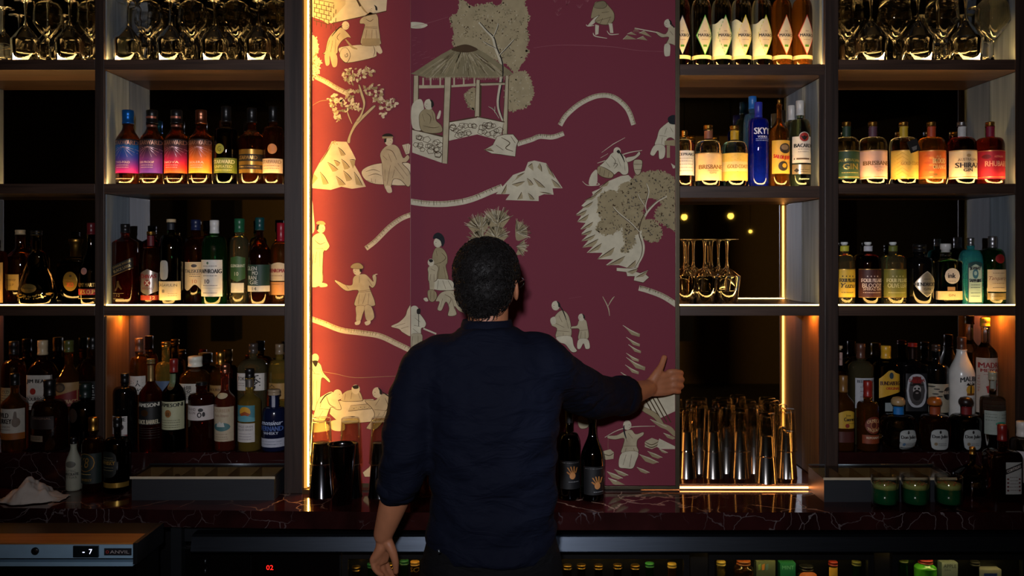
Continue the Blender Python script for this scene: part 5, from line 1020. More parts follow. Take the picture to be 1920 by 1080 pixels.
b.ell(1727, 532, 21, 24, (196, 190, 176), 0, 1.25); b.ell(1727, 532, 19.6, 22.4, (206, 200, 184), 1, 1.25); b.txt("HENDRICK'S", 1726, 532, 38, 7, (20, 18, 20), 0, .02); b.txt('GIN', 1727, 541, 14, 4.5, (30, 28, 28)); b.fine(1727, [522, 548], 12, (80, 76, 70)); b.finish()
b = Bottle('gin_bottle', 'square clear gin bottle with a white disc label and corked neck', 1773, .088, zC1, 50, 457, 492, 485, 19, G_CLEAR, (473, WHT, 19, 'cork'), n=5, ds=.85, style='step')
b.ell(1775, 517, 14, 14.5, (206, 200, 196)); b.txt('ink', 1774, 516, 14, 9, (30, 26, 34), 0, .02); b.fine(1775, [526], 14, (120, 110, 110)); b.rect(1748, 545, 1799, 561, (222, 196, 150)); b.txt('GIN', 1774, 552.5, 12, 4.5, (60, 50, 40)); b.rect(1766, 537, 1780, 544, (150, 120, 90)); b.finish()
b = Bottle('gin_bottle', 'pale teal gin bottle with a tall framed label', 1820, yG, zC1, 40, 446, 496, 468, 13, G_TEAL, (461, SILV, 13), n=3.5, ds=.8, style='round')
b.band(1807, 1834, lambda x: 494 - 4 * math.cos((x - 1820.5) / 9), lambda x: 567, (22, 66, 76)); b.band(1808.4, 1832.6, lambda x: 495.4 - 4 * math.cos((x - 1820.5) / 9), lambda x: 565.6, (170, 200, 198)); b.txt('BOMBAY', 1820.5, 502, 19, 6, (20, 30, 50), 0, .03, 0, 0, 1.5); b.ell(1820.5, 513, 5.5, 9, (50, 110, 140)); b.ell(1820.5, 512, 3, 4, (150, 190, 200)); b.txt('SAPPHIRE', 1820.5, 526, 22, 6, (20, 30, 50), 0, .03, 0, 0, -1.2); b.fine(1820.5, [533, 538, 548, 554], 17, (70, 90, 100)); b.finish()
b = Bottle('gin_bottle', 'green barrel shaped gin bottle with a silver cap', 1861, yG, zC1, 44, 443, 492, 466, 14, G_GREEN, (465, SILV, 16), style='round')
b.rect(1844, 505, 1880, 546, (206, 190, 160)); b.txt('Tanqueray', 1862, 522, 32, 9, (110, 40, 30), 0, 0, 0, .35); b.fine(1862, [511, 530, 538], 22, (120, 100, 80)); b.rect(1844, 548.5, 1880, 561, (190, 170, 120), 1); b.fine(1862, [554], 24, (90, 70, 40)); b.start('red_seal'); b.ell(1864, 485, 9, 8.5, (140, 20, 24)); b.finish()

# ---- centre bay, middle shelf
zM = ZZ(349, yc); yM_ = 0.044
b = Bottle('vodka_bottle', 'clear bottle with a white label half hidden behind the panel edge', 1283, yM_, zM, 36, 245, 275, 262, 11, G_CLEAR, (258, GOLD, 12), style='round'); b.full(284, 330, (210, 214, 214)); b.txt('CEPRAIO', 1284, 291, 30, 5, (30, 30, 30), 0, .02); b.fine(1284, [298, 303, 309, 315, 321], 24, (130, 130, 130)); b.finish()
b = Bottle('gin_bottle', 'gold capped round gin bottle with a peach label left of the blue bottle pair', 1328, yM_, zM, 50, 235, 284, 264, 16, G_CLEAR, (244, GOLD, 17), style='round'); b.start('neck_wrap'); b.rect(1320.2, 246, 1335.8, 261, (150, 90, 60)); b.start('label'); b.full(289, 340, (226, 190, 140)); b.full(289.5, 290.6, (200, 160, 90), 1); b.txt('BRISBANE', 1329, 315, 42, 8, (130, 90, 40), 0, .03); b.txt('Native Botanicals', 1332, 321.5, 20, 3, (140, 110, 90), 0, 0, 0, .3); b.txt('GIN', 1331, 326, 12, 4, (150, 110, 80)); b.finish()
b = Bottle('gin_bottle', 'yellow capped round gin bottle with a patterned yellow label beside the cobalt bottle', 1377, yM_, zM, 48, 236, 286, 266, 16, G_CLEAR, (245, GOLD, 17), style='round'); b.start('neck_wrap'); b.rect(1369.4, 246, 1384.6, 263, (206, 160, 30)); b.start('label'); b.full(289, 340, (226, 190, 90))
for q in range(6): b.band(1357, 1397, lambda x: 291 + q * 8 + abs(x - 1377) * .5, lambda x: 292 + q * 8 + abs(x - 1377) * .5, (190, 140, 40), 0, 8, 1); b.lk -= 1
b.lk += 1; b.full(305, 323, (230, 204, 140)); b.txt('GOLD COAST', 1379, 314, 38, 7, (160, 120, 50), 0, .02); b.finish()
b = Bottle('vodka_bottle', 'tall pale blue bottle standing behind the cobalt bottle', 1411, .13, zM, 34, 181, 240, 214, 14, G_LBLUE, (205, K(40, 110, 190), 15)); b.finish()
b = Bottle('vodka_bottle', 'cobalt blue vodka bottle with white lettering', 1422, yM_, zM, 37, 192, 235, 222, 14, G_BLUE, (221, K(50, 60, 170), 15), style='round'); b.txt('SKYY', 1425, 247.5, 29, 12, (226, 228, 236), 0, .05); b.txt('VODKA', 1425, 258.5, 18, 4, (200, 206, 230), 0, .02); b.fine(1425, [262, 265], 24, (170, 180, 220)); b.finish()
b = Bottle('rum_bottle', 'amber rum bottle with a yellow sailor label', 1461, yM_, zM, 37, 187, 252, 220, 10, G_AMBER, (196, GOLD, 7), style='slope'); b.rect(1445, 265, 1480, 327, (216, 170, 66)); b.ell(1467, 280, 10.5, 9.5, (40, 30, 26)); b.ell(1466, 278, 7, 5, (130, 110, 90)); b.txt('SAILOR JERRY', 1463, 298, 32, 9, (190, 40, 20), 0, .03, -.08, 0, -2); b.ell(1463, 313, 9, 9, (50, 40, 30)); b.ell(1465, 312, 4, 4, (190, 150, 40)); b.finish()
b = Bottle('rum_bottle', 'white capped rum bottle with a red roundel on its white label', 1500, yM_, zM, 38, 189, 246, 224, 13, glassy('pale_green_glass', (196, 228, 208)), (217, WHT, 15)); b.rect(1483, 258, 1517, 307, (216, 214, 212)); b.ell(1502, 259, 10, 9.5, (200, 196, 190)); b.ell(1502, 259, 8.6, 8.2, (150, 30, 26)); b.pol([(1495, 256), (1499, 258), (1502, 256), (1505, 258), (1509, 256), (1506, 262), (1502, 265), (1498, 262)], (20, 16, 18)); b.txt('BACARDI', 1501, 275, 31, 7, (24, 22, 24), 0, .03); b.fine(1501, [281, 286], 20, (110, 110, 110)); b.lines(1485, 1516, [298], (90, 70, 50), 3); b.rect(1483, 310, 1517, 328, (190, 176, 150), 1); b.dia(1489, 321, 4, 4, (30, 26, 30)); b.fine(1504, [319, 323], 18, (80, 70, 60)); b.txt('Superior', 1502, 337, 20, 4, (200, 220, 210), 0, 0, 0, .3); b.finish()
b = Bottle('rum_bottle', 'slim white capped bottle behind the red roundel rum bottle', 1484, .135, zM, 30, 198, 250, 228, 11, G_CLEAR, (226, WHT, 13)); b.finish()
# ---- centre bay, top: seven diamond labels
zT = ZZ(121, yc)
dm = [(1276, (30, 34, 60), G_CLEAR, 'dark edged', 'nearest the sliding panel'), (1315, (80, 170, 60), G_CLEAR, 'leaf green edged', 'second from the sliding panel'), (1353, (70, 160, 60), G_CLEAR, 'green edged', 'left of the yellow edged one'), (1390, (214, 200, 40), G_CLEAR, 'yellow edged', 'third from the first amber one'), (1428, (176, 190, 40), G_CLEAR, 'lime edged', 'next to the amber pair'), (1466, (200, 80, 40), G_AMBER, 'orange edged', 'left of the amber pair'), (1504, (200, 60, 50), G_AMBER, 'red edged', 'nearest the right cheek')]
for i, (cx, ec, g, l, w) in enumerate(dm):
    b = Bottle('soda_bottle', ('amber' if i > 4 else 'clear') + ' bottle with a ' + l + ' diamond label, ' + w, cx, 0.034, zT, 37, -34, 28, 0, 14, g, (-22, BLK, 15), style='round', group='diamond labelled bottles')
    if i in (2, 3, 4): b.start('back_label'); b.band(cx - 18, cx + 2, lambda x: 44 + 4 * math.sin(x / 4), lambda x: 108, (206, 208, 180)); b.start('front_label')
    else: b.start('front_label')
    b.full(107, 114, (196, 180, 130)); o = 3 if i else 0
    b.dia(cx + o, 70, 15.5, 38, ec); b.dia(cx + o, 70, 14.2, 35.4, (216, 204, 176)); b.txt('MAX&O', cx + o, 70, 24, 5.6, (46, 40, 36), 0, .02); b.fine(cx + o, [78], 12, (150, 120, 100)); b.fine(cx + o, [62], 5, (130, 90, 70)); b.rect(cx + o - 3.4, 88, cx + o + 3.4, 92, (90, 150, 40)); b.finish()

# ---- right ledge
b = Bottle('vodka_bottle', 'cream corked bottle with a pink neck beside the right hand upright', 1571, yb_, ZLED, 38, 648, 696, 690, 16, G_CLEAR, (656, CREAM, 17, 'cork'), style='round'); b.start('neck_wrap'); b.rect(1563.6, 660, 1578.4, 684, (190, 160, 150)); b.txt('lola', 1571, 672, 7, 4, (60, 40, 40)); b.start('label'); b.band(1556, 1576, lambda x: 714 + .03 * (x - 1571) ** 2, lambda x: 752, (196, 190, 186)); b.finish()
b = Bottle('rum_bottle', 'brown capped rum bottle with a silvery white label', 1614, yb_, ZLED, 42, 644, 686, 676, 14, G_PALE, (672, K(84, 50, 36), 16), n=3, style='step'); b.rect(1597, 706, 1635, 762, (170, 172, 176)); b.txt('BEENLEIGH', 1616, 712, 32, 5.5, (40, 44, 60), 0, .02); b.fine(1616, [722, 730, 740], 22, (110, 90, 80)); b.finish()
b = Bottle('rum_bottle', 'yellow capped square rum bottle with a bright yellow label', 1661, yb_, ZLED, 44, 648, 686, 676, 15, G_DARK, (672, K(214, 160, 40), 18), n=4, ds=.8, style='step'); b.pol([(1642, 708), (1660, 692), (1681, 700), (1681, 732), (1642, 744)], (206, 158, 40)); b.ell(1664, 701, 8, 9, (190, 150, 60)); b.ell(1664, 702, 4, 6, (40, 60, 70)); b.txt('BUNDABERG', 1662, 716, 36, 7.5, (70, 36, 16), 0, .03); b.txt('ORIGINAL', 1667, 725.5, 26, 5, (170, 60, 20), 0, .03); b.rect(1652, 752, 1674, 768, (140, 150, 150)); b.finish()
b = Bottle('spirit_bottle', 'black square bottle with a white oval and a top hatted face', 1711, yb_, ZLED, 50, 643, 684, 674, 15, G_BLACK, (650, K(140, 30, 22), 17), n=5, ds=.7, style='slope'); b.start('neck_wrap'); b.rect(1703.6, 652, 1718.4, 672, (40, 26, 20), 1); b.start('label'); b.rect(1691, 698, 1731, 768, (20, 22, 26)); b.ell(1711, 730, 18.5, 31, (180, 182, 186), 0, 2.6); b.ell(1711, 730, 15, 27, (70, 66, 66)); b.rect(1703, 704, 1719, 719, (110, 24, 20)); b.rect(1699, 718, 1723, 720.5, (14, 12, 12)); b.rect(1704, 716, 1718, 718, (14, 12, 12)); b.ell(1711, 728, 7.5, 8.5, (176, 172, 168)); b.ell(1707.5, 726, 2, 2, (16, 14, 14)); b.ell(1714.5, 726, 2, 2, (16, 14, 14)); b.ell(1711, 738, 8, 10, (26, 22, 22)); b.ell(1711, 734, 3, 1.2, (150, 140, 136)); b.txt('SAILOR', 1711, 712, 30, 6, (140, 30, 26), 0, .02, 0, 0, -2); b.fine(1711, [751], 20, (40, 40, 40)); b.finish()
b = Bottle('rum_bottle', 'black rum bottle with glass loops at the neck and a cream label', 1755, yb_, ZLED, 44, 646, 694, 682, 14, G_BLACK, (658, K(60, 44, 34), 15), style='round'); b.full(717, 770, (170, 160, 136))
for q in range(9): b.ell(1740 + (q * 7) % 16, 722 + q * 4.5, 5, 1.4, (50, 46, 40)); b.lk -= 1
b.lk += 2; b.ell(1768, 735, 10, 12, (16, 16, 16)); b.txt('KRAKEN', 1767, 733, 17, 6, (180, 170, 150), 0, .02); b.finish()
m = MB()
for sx in (-1, 1): m.tube([(sx * .0142 + sx * math.sin(a) * .012, 0, math.cos(a) * .011) for a in [q * PI / 8 for q in range(-1, 10)]], .0028, 8)
m.build('loop_handle', G_CLEAR, b.t, (0, 0, b.h(692)))
b = Bottle('rum_bottle', 'glossy white coconut rum bottle with a palm tree sunset', 1803, yb_ - .005, ZLED, 46, 632, 704, 656, 17, G_WHITE, (655, K(84, 50, 34), 16), style='slope'); b.txt('MALIBU', 1808, 707, 34, 9, (30, 28, 30), 0, .03, 0, 0, 3); b.ell(1809, 728, 9, 10, (214, 160, 50)); b.rect(1801, 734, 1817, 738, (130, 80, 30)); b.pol([(1807, 738), (1808, 720), (1810, 720), (1810, 738)], (20, 16, 14))
for q in range(6): a = -.2 + q * .7; b.pol([(1809, 720), (1809 + math.cos(a) * 9, 719 - abs(math.sin(a)) * 5 + 1), (1809 + math.cos(a) * 7, 717 - abs(math.sin(a)) * 6)], (20, 18, 16)); b.lk -= 1
b.lk += 1; b.fine(1806, [744, 752], 22, (150, 146, 140)); b.finish()
b = Bottle('mezcal_bottle', 'tall mezcal bottle with a yellow cap and red lettering on pink white label', 1847, yb_ - .01, ZLED, 42, 596, 664, 640, 13, G_CLEAR, (612, K(206, 150, 40), 17), style='slope'); b.rect(1827, 669, 1867, 771, (196, 180, 164)); b.txt('MADRE', 1848, 682.5, 38, 10, (150, 28, 22), 0, .04); b.txt('MEZCAL', 1848, 692, 33, 6, (150, 40, 30), 0, .03); b.pol([(1838, 722), (1842, 720), (1854, 720), (1857, 716), (1861, 717), (1859, 725), (1858, 733), (1855, 733), (1854, 727), (1845, 727), (1843, 734), (1840, 734), (1840, 727)], (170, 26, 22)); b.txt('ENSAMBLE', 1848, 744, 34, 6, (140, 50, 40), 0, .03); b.txt('M E Z C A L', 1829.5, 716, 30, 2.4, (170, 60, 50), 0, 0, PI / 2); b.fine(1848, [699, 752, 758, 763], 26, (170, 120, 110)); b.finish()
# front row right
b = Bottle('tequila_bottle', 'gold tequila bottle with a bronze cap and arched yellow label', 1581, yf_, ZLED, 36, 704, 756, 736, 15, G_AMBER, (735, K(120, 84, 40), 16), n=3, style='slope'); b.band(1567, 1598, lambda x: 772 - 5 * (1 - ((x - 1583) / 16) ** 2), lambda x: 800, (190, 150, 44)); b.txt('Jose', 1584, 776, 9, 4.5, (50, 34, 16), 0, .01); b.txt('Cuervo', 1586, 783, 20, 7, (40, 26, 14), 0, .03); b.ell(1582, 795, 4, 4, (130, 40, 26)); b.fine(1590, [790], 12, (90, 60, 20)); b.rect(1564, 806, 1598, 826, (70, 24, 16)); b.finish()
b = Bottle('tequila_bottle', 'amber tequila bottle with a red cap and round brown emblem', 1627, yf_, ZLED, 39, 714, 764, 752, 15, G_AMBER, (744, K(140, 34, 26), 16), style='round'); b.ell(1631, 794, 15.5, 16, (110, 40, 22)); b.ell(1631, 794, 6.5, 7, (170, 110, 66)); b.ell(1631, 794, 5, 5.4, (90, 36, 20)); b.txt('OLMECA', 1631, 785, 24, 6, (200, 160, 110), 0, .02, 0, 0, 4); b.txt('TEQUILA', 1631, 804, 24, 6, (200, 160, 110), 0, .02, 0, 0, -4); b.rect(1612, 812, 1646, 828, (130, 56, 24)); b.txt('REPOSADO', 1630, 817, 24, 4, (206, 180, 150), 0, .02); b.finish()
for cx, W, cap, nc, g, l, lx in ((1684, 74, K(170, 140, 96), (24, 110, 180), G_CLEAR, 'clear globe tequila bottle with a tan stopper and blue neck', 1692), (1752, 58, K(166, 90, 30), (150, 66, 30), G_DAMBER, 'dark globe tequila bottle with an orange brown stopper and orange neck', 1753), (1811, 62, K(34, 22, 18), (120, 24, 26), G_DARK, 'dark globe tequila bottle with a black stopper and red neck', 1813)):
    b = Bottle('tequila_bottle', l, cx, yf_ + .014, ZLED, W, 744, 806 if W > 70 else 796, 776, 19, g, (760, cap, 26, 'mush'), ds=.75, style='orb' if W > 70 else 'round'); b.start('neck_wrap'); b.rect(cx - 9.3, 761, cx + 9.3, 776, nc); b.start('label'); b.ell(lx, 820, 17, 19, (150, 156, 156), 0, 3.6); b.ell(lx, 820, 16, 18, (170, 174, 170), 0, 3.6); b.txt('Don Julio', lx, 815, 28, 8, (26, 24, 26), 0, .02); b.ell(lx, 806, 2, 3, (30, 26, 26)); b.ell(lx - 8, 828, 3, 3, (90, 120, 150) if W > 70 else (130, 110, 80)); b.fine(lx + 4, [827, 830], 16, (90, 90, 90)); b.finish()
b = Bottle('tequila_bottle', 'clear tequila bottle with a slim cork stopper and pale mint label', 1861, yf_, ZLED, 44, 697, 752, 742, 12, G_CLEAR, (712, ((176, 168, 140), 0.0), 15), style='round'); b.start('neck_wrap'); b.rect(1855.5, 713, 1866.5, 728, (150, 150, 136)); b.start('label'); b.rect(1841, 767, 1881, 811, (166, 176, 164)); b.ell(1865, 791, 10, 4, (60, 150, 120)); b.fine(1850, [773, 778, 784], 16, (100, 110, 100)); b.fine(1872, [774, 780], 12, (100, 110, 100)); b.finish()
# counter right
b = Bottle('decanter', 'low dark cone shouldered flask with a slim golden neck', 1823, -.068, ZCNT, 72, 838, 886, 868, 9, G_DARK, (852, GOLD, 11), style='cone', cat='bottle'); b.finish()
b = Bottle('liqueur_bottle', 'squarish amber liqueur bottle with a red cap and ornate white label', 1879, -.145, ZCNT, 62, 796, 856, 842, 15, G_BROWN, (826, K(120, 24, 20), 17), n=4, ds=.8, style='round'); b.rect(1872, 861, 1902, 920, (160, 160, 154)); b.pol([(1872, 874), (1902, 862), (1902, 872), (1872, 884)], (30, 26, 26)); b.txt('COINTREAU', 1887, 873, 28, 5, (190, 180, 170), 0, .02, .38)
for q in range(8): b.ell(1876 + (q % 2) * 22, 892 + (q // 2) * 7, 2.2, 1.8, (90, 40, 40)); b.lk -= 1
b.lk += 1; b.fine(1887, [888, 894, 900, 906, 912], 16, (90, 80, 76)); b.finish()
b = Bottle('liqueur_bottle', 'clear bottle with a white cap and tall white label at the right edge', 1917, -.05, ZCNT, 44, 790, 832, 820, 16, G_CLEAR, (818, WHT, 21), style='round'); b.rect(1898, 842, 1936, 900, (186, 184, 190)); b.txt('C', 1919, 852, 8, 9, (20, 20, 24), 0, .03); b.rect(1912, 876, 1930, 890, (40, 60, 140)); b.finish()
# wine at the sliding panel
for cx, W, nk, sh, st, lx, l, y in ((1067, 41, 810, 838, 'round', 1072, 'square shouldered dark wine bottle with a painted hand on its label', -.135), (1111, 44, 806, 858, 'slope', 1118, 'sloping shouldered dark wine bottle with a painted hand on its label', -.145)):
    b = Bottle('wine_bottle', l, cx, y, ZCNT, W, 748, sh, nk, 14.5, G_DGREEN, (762, BLK, 15), style=st); b.start('neck_foil'); b.rect(cx - 7.2, 763, cx + 7.2, 792, (18, 16, 17)); b.start('label'); q = 26 if cx > 1100 else 0; b.rect(cx - 17, 860 + q * .4, cx + 19, 912 + q * .4, (10, 10, 11)); b.fine(cx + 1, [863 + q * .4], 32, (110, 110, 110)); hy = 884 + q * .7
    for d in range(4): a = -.5 + d * .28; b.pol([(lx - 3.5 + d * 2.6, hy - 2), (lx - 3.5 + d * 2.6 + math.sin(a) * 12 - .9, hy - 12 - (d in (1, 2)) * 2), (lx - 1.9 + d * 2.6 + math.sin(a) * 12, hy - 12 - (d in (1, 2)) * 2), (lx - 1.2 + d * 2.6, hy - 2)], (170, 110, 50)); b.lk -= 1
    b.lk += 1; b.ell(lx, hy + 3, 5.5, 6.5, (180, 120, 66)); b.pol([(lx - 5, hy + 2), (lx - 11, hy - 3), (lx - 10, hy - 5), (lx - 3, hy - 1)], (160, 100, 40)); b.fine(lx + 2, [hy + 14], 18, (130, 130, 130)); b.finish()

# ---- bottles inside the glass door fridges
def fridge_row(specs, t, where):
    for i, (cx, W, top, g, cp, l, lab) in enumerate(specs):
        zf = 0.408; y = -.150
        b = Bottle('beer_bottle' if W < 34 else 'juice_bottle', l, cx, y, zf, W, top, top + (62 if W < 34 else 16), top + (24 if W < 34 else 6), 15 if W < 34 else 22, g, (top + 7, cp, 17 if W < 34 else 26), style='slope')
        if lab: lab(b, cx)
        b.finish()
t = glass_fridge(652, 1282, 1048, 'long glass door fridge of bottles behind and right of the man')
A_ = GOLD
fridge_row([(668, 26, 1062, G_DAMBER, GOLD, 'brown beer bottle at the left end of the long fridge', None), (697, 32, 1056, G_GREEN, K(30, 90, 50), 'bright green bottle behind the hanging hand', None), (732, 26, 1057, G_GOLD, GOLD, 'gold capped bottle right of the hanging fingers', None), (758, 26, 1050, G_GREEN, K(20, 70, 40), 'green bottle between gold capped one and black and gold one', None), (778, 30, 1052, G_DAMBER, K(160, 110, 40), 'black and gold lettered bottle next to the trousers', lambda b, cx: b.txt('SO', cx, 1066, 18, 9, (190, 140, 50), 1, .03)),
            (1064, 24, 1059, G_DGREEN, GOLD, 'green bottle with yellow cap nearest the trousers on their right', None), (1090, 24, 1058, G_DGREEN, GOLD, 'green bottle with yellow cap second right of the trousers', None), (1122, 26, 1059, G_DGREEN, GOLD, 'green bottle with yellow cap third right of the trousers', None), (1158, 26, 1058, G_DGREEN, GOLD, 'green bottle with yellow cap fourth right of the trousers', None), (1191, 26, 1059, G_DGREEN, GOLD, 'green bottle with yellow cap fifth right of the trousers', None), (1218, 26, 1055, G_GREEN, K(40, 110, 50), 'brighter green capped bottle in the long fridge', None), (1260, 30, 1056, G_AMBER, K(190, 150, 60), 'amber bottle at the right end of the long fridge', None)], t, '')
t = glass_fridge(1340, 1628, 1050, 'glass door fridge with colourful cartons and an amber bottle')
t2 = glass_fridge(1684, 1918, 1050, 'glass door fridge with a green juice bottle at the right')
fridge_row([(1352, 30, 1052, G_GOLD, K(170, 140, 60), 'gold bottle at the left end of the carton fridge', None), (1394, 36, 1050, G_AMBER, K(120, 60, 20), 'orange juice bottle beside the gold bottle', None), (1512, 38, 1060, G_DAMBER, BLK, 'dark bottle with an orange label in the carton fridge', lambda b, cx: b.ell(cx, 1078, 17, 10, (190, 90, 30))), (1562, 26, 1052, G_AMBER, K(120, 30, 20), 'slim bottle with a glowing yellow label in the carton fridge', lambda b, cx: b.full(1062, 1100, (230, 170, 60))), (1606, 26, 1052, G_GREEN, K(90, 90, 40), 'pale green bottle at the right end of the carton fridge', None),
            (1694, 24, 1046, G_GREEN, K(60, 70, 30), 'slim green bottle at the left of the right fridge', None), (1735, 40, 1048, glassy('lime_juice', (90, 190, 50), tw=.3), K(120, 30, 26), 'fat lime green juice bottle', None), (1828, 28, 1052, G_DARK, BLK, 'dark bottle beside the white and blue carton', None)], t, '')
def carton(px0, px1, top, col, label, f=None):
    y = -.150; x0, x1 = XX(px0, y), XX(px1, y); z1 = ZZ(top, y); th = thing('drinks_carton', label, 'carton', ((x0 + x1) / 2, y, .408)); w = (x1 - x0) / 2; h = z1 - .408
    boxo('box', (-w, 0, 0), (w, .05, h), solid('carton_%d_%d_%d' % col, col, .5), th, .001)
    if f: m = MB(); f(m, w, h); m.build('print', PRINT, th)
carton(1418, 1454, 1052, (90, 96, 70), 'carton with a mottled green and orange print', lambda m, w, h: [flat_print(m, [(-w * .8 + q * .012, h - .012), (-w * .8 + q * .012 + .009, h - .008), (-w * .8 + q * .012 + .008, h - .028), (-w * .8 + q * .012, h - .03)], -.0008, lin(c)) for q, c in enumerate([(120, 150, 80), (190, 120, 50), (90, 120, 120)])])
carton(1463, 1492, 1056, (30, 110, 70), 'green carton with lettering in the carton fridge', lambda m, w, h: flat_text(m, 'MINT', 0, h - .014, w * 1.5, .012, -.0008, lin((120, 190, 150)), 0, .03))
carton(1766, 1796, 1055, (120, 130, 128), 'pale carton with black fruit lettering', lambda m, w, h: (flat_text(m, 'APPLE', 0, h - .011, w * 1.6, .011, -.0008, lin((20, 24, 24)), 0, .04), flat_text(m, 'Juice', -w * .3, h - .024, w * .8, .008, -.0008, lin((40, 60, 60)))))
carton(1836, 1878, 1068, (150, 150, 140), 'white carton with a blue patch at the far right', lambda m, w, h: flat_print(m, [(-w * .6, h - .012), (w * .6, h - .012), (w * .5, h - .04), (-w * .5, h - .04)], -.0008, lin((30, 50, 120))))
# ------------------------------------------------------------------ stemware, stacks, trays, drinks
THIN = thin_glass('thin_crystal', (246, 246, 242), .03, .85, .05)
CRYSTAL = glassy('crystal', (250, 250, 246), 0.0, 1.5)
def goblet(rim, wide, foot, stem, cone, bowl, t=0.0011, fh=.003):
    # upright profile: foot at z 0; returns closed profile (outer then inner)
    z1 = stem; z2 = stem + cone; z3 = z2 + bowl; rs = .0042
    o = [(foot * .3, 0), (foot, 0.0005), (foot, 0.0018), (foot * .5, fh), (rs * 1.6, fh * 2.4), (rs, stem * .35), (rs * .85, stem * .8), (rs * 1.7, stem)]
    o += [(rs * 1.7 + (wide - rs * 1.7) * q, z1 + cone * (q ** 1.15)) for q in (.25, .5, .75, .93)] + [(wide, z2), (wide * .985 + rim * .015, z2 + bowl * .1), ((wide + rim) / 2, z2 + bowl * .5), (rim, z3)]
    i = [(rim - t, z3), ((wide + rim) / 2 - t, z2 + bowl * .5), (wide - t, z2 + .001), ((wide) * .72, z1 + cone * .72), (wide * .42, z1 + cone * .42), (rs * 1.2, z1 + cone * .14), (0.0004, z1 + cone * .1)]
    return o + i
def glass_mesh(prof, flip=False, seg=32):
    m = MB()
    H = max(p[1] for p in prof)
    pr = [(r, H - z) for r, z in prof] if flip else prof
    m.lathe([(max(r, .0003), z) for r, z in pr], seg, cap0=True, cap1=True)
    return m.mesh('goblet', [CRYSTAL]), H
def split_glass(prof, name, label, loc, flip, group, mats=CRYSTAL):
    o = None
    return o
P_L = goblet(.0440, .0475, .036, .085, .052, .078)
P_R = goblet(.0500, .0560, .039, .078, .064, .084)
P_W = goblet(.0350, .0455, .040, .098, .030, .098)
def make_glass(prof, flip, label, group, loc):
    # foot+stem and bowl as parts
    k = 7; H = max(p[1] for p in prof); f = (lambda z: H - z) if flip else (lambda z: z)
    t = thing('stemmed_glass', label, 'glass', loc, group)
    m = MB(); lo = prof[:8] + [(.0003, prof[7][1] + .0002)]; m.lathe([(max(r, .0003), f(z)) for r, z in lo], 28); m.build('stem_and_foot', CRYSTAL, t)
    hi = prof[7:]; m = MB(); m.lathe([(max(r, .0003), f(z)) for r, z in hi], 36); m.build('bowl', CRYSTAL, t)
    return t
protos = {}
def put_glass(key, prof, flip, label, group, loc):
    if key not in protos: protos[key] = make_glass(prof, flip, label, group, loc); return protos[key]
    o = copy_tree(protos[key]); o.location = loc; o['label'] = label; o['group'] = group; return o
def row(cxs, y, z, key, prof, flip, label, group):
    for cx in cxs: put_glass(key, prof, flip, label, group, (XX(cx, y), y, z))
yg1, yg2 = 0.052, 0.138
gl = 'angular stemmed glasses on the top left shelf'
row((48, 131), yg1, zA1, 'Li', P_L, True, 'upturned angular stemmed glass on the far left top shelf', gl)
row((90, 172), yg1 + .002, zA1, 'Lu', P_L, False, 'upright angular stemmed glass on the far left top shelf', gl)
row((6, 90, 165), yg2, zA1, 'Li', P_L, True, 'upturned angular stemmed glass in the rear row far left', gl)
gm = 'angular stemmed glasses on the whisky bay top shelf'
row((238, 320, 402, 484), yg1, zA1, 'Li', P_L, True, 'upturned angular stemmed glass in front on the whisky bay top shelf', gm)
row((279, 361, 443, 520), yg1 + .002, zA1, 'Lu', P_L, False, 'upright angular stemmed glass in front on the whisky bay top shelf', gm)
row((262, 344, 424, 504), yg2, zA1, 'Li', P_L, True, 'upturned angular stemmed glass in the rear row of the whisky bay', gm)
row((303, 384, 464), yg2, zA1, 'Lu', P_L, False, 'upright angular stemmed glass in the rear row of the whisky bay', gm)
gr = 'wide angular glasses on the gin bay top shelf'
row((1633, 1721, 1811), yg1 + .006, zA1, 'Ri', P_R, True, 'wide upturned angular glass in front on the gin bay top shelf', gr)
row((1588, 1677, 1766, 1861), yg1 + .004, zA1, 'Ru', P_R, False, 'wide upright angular glass in front on the gin bay top shelf', gr)
row((1600, 1758, 1836), yg2 - .005, zA1, 'Li', P_L, True, 'slimmer upturned glass in the rear row of the gin bay', gr)
gw = 'upturned wine glasses beside the sliding panel'
zW = ZZ(573, yc)
row((1283, 1321, 1363), .045, zW, 'Wi', P_W, True, 'upturned wine glass in the front row beside the sliding panel', gw)
row((1300, 1347), .135, zW, 'Wi', P_W, True, 'upturned wine glass in the rear row beside the sliding panel', gw)

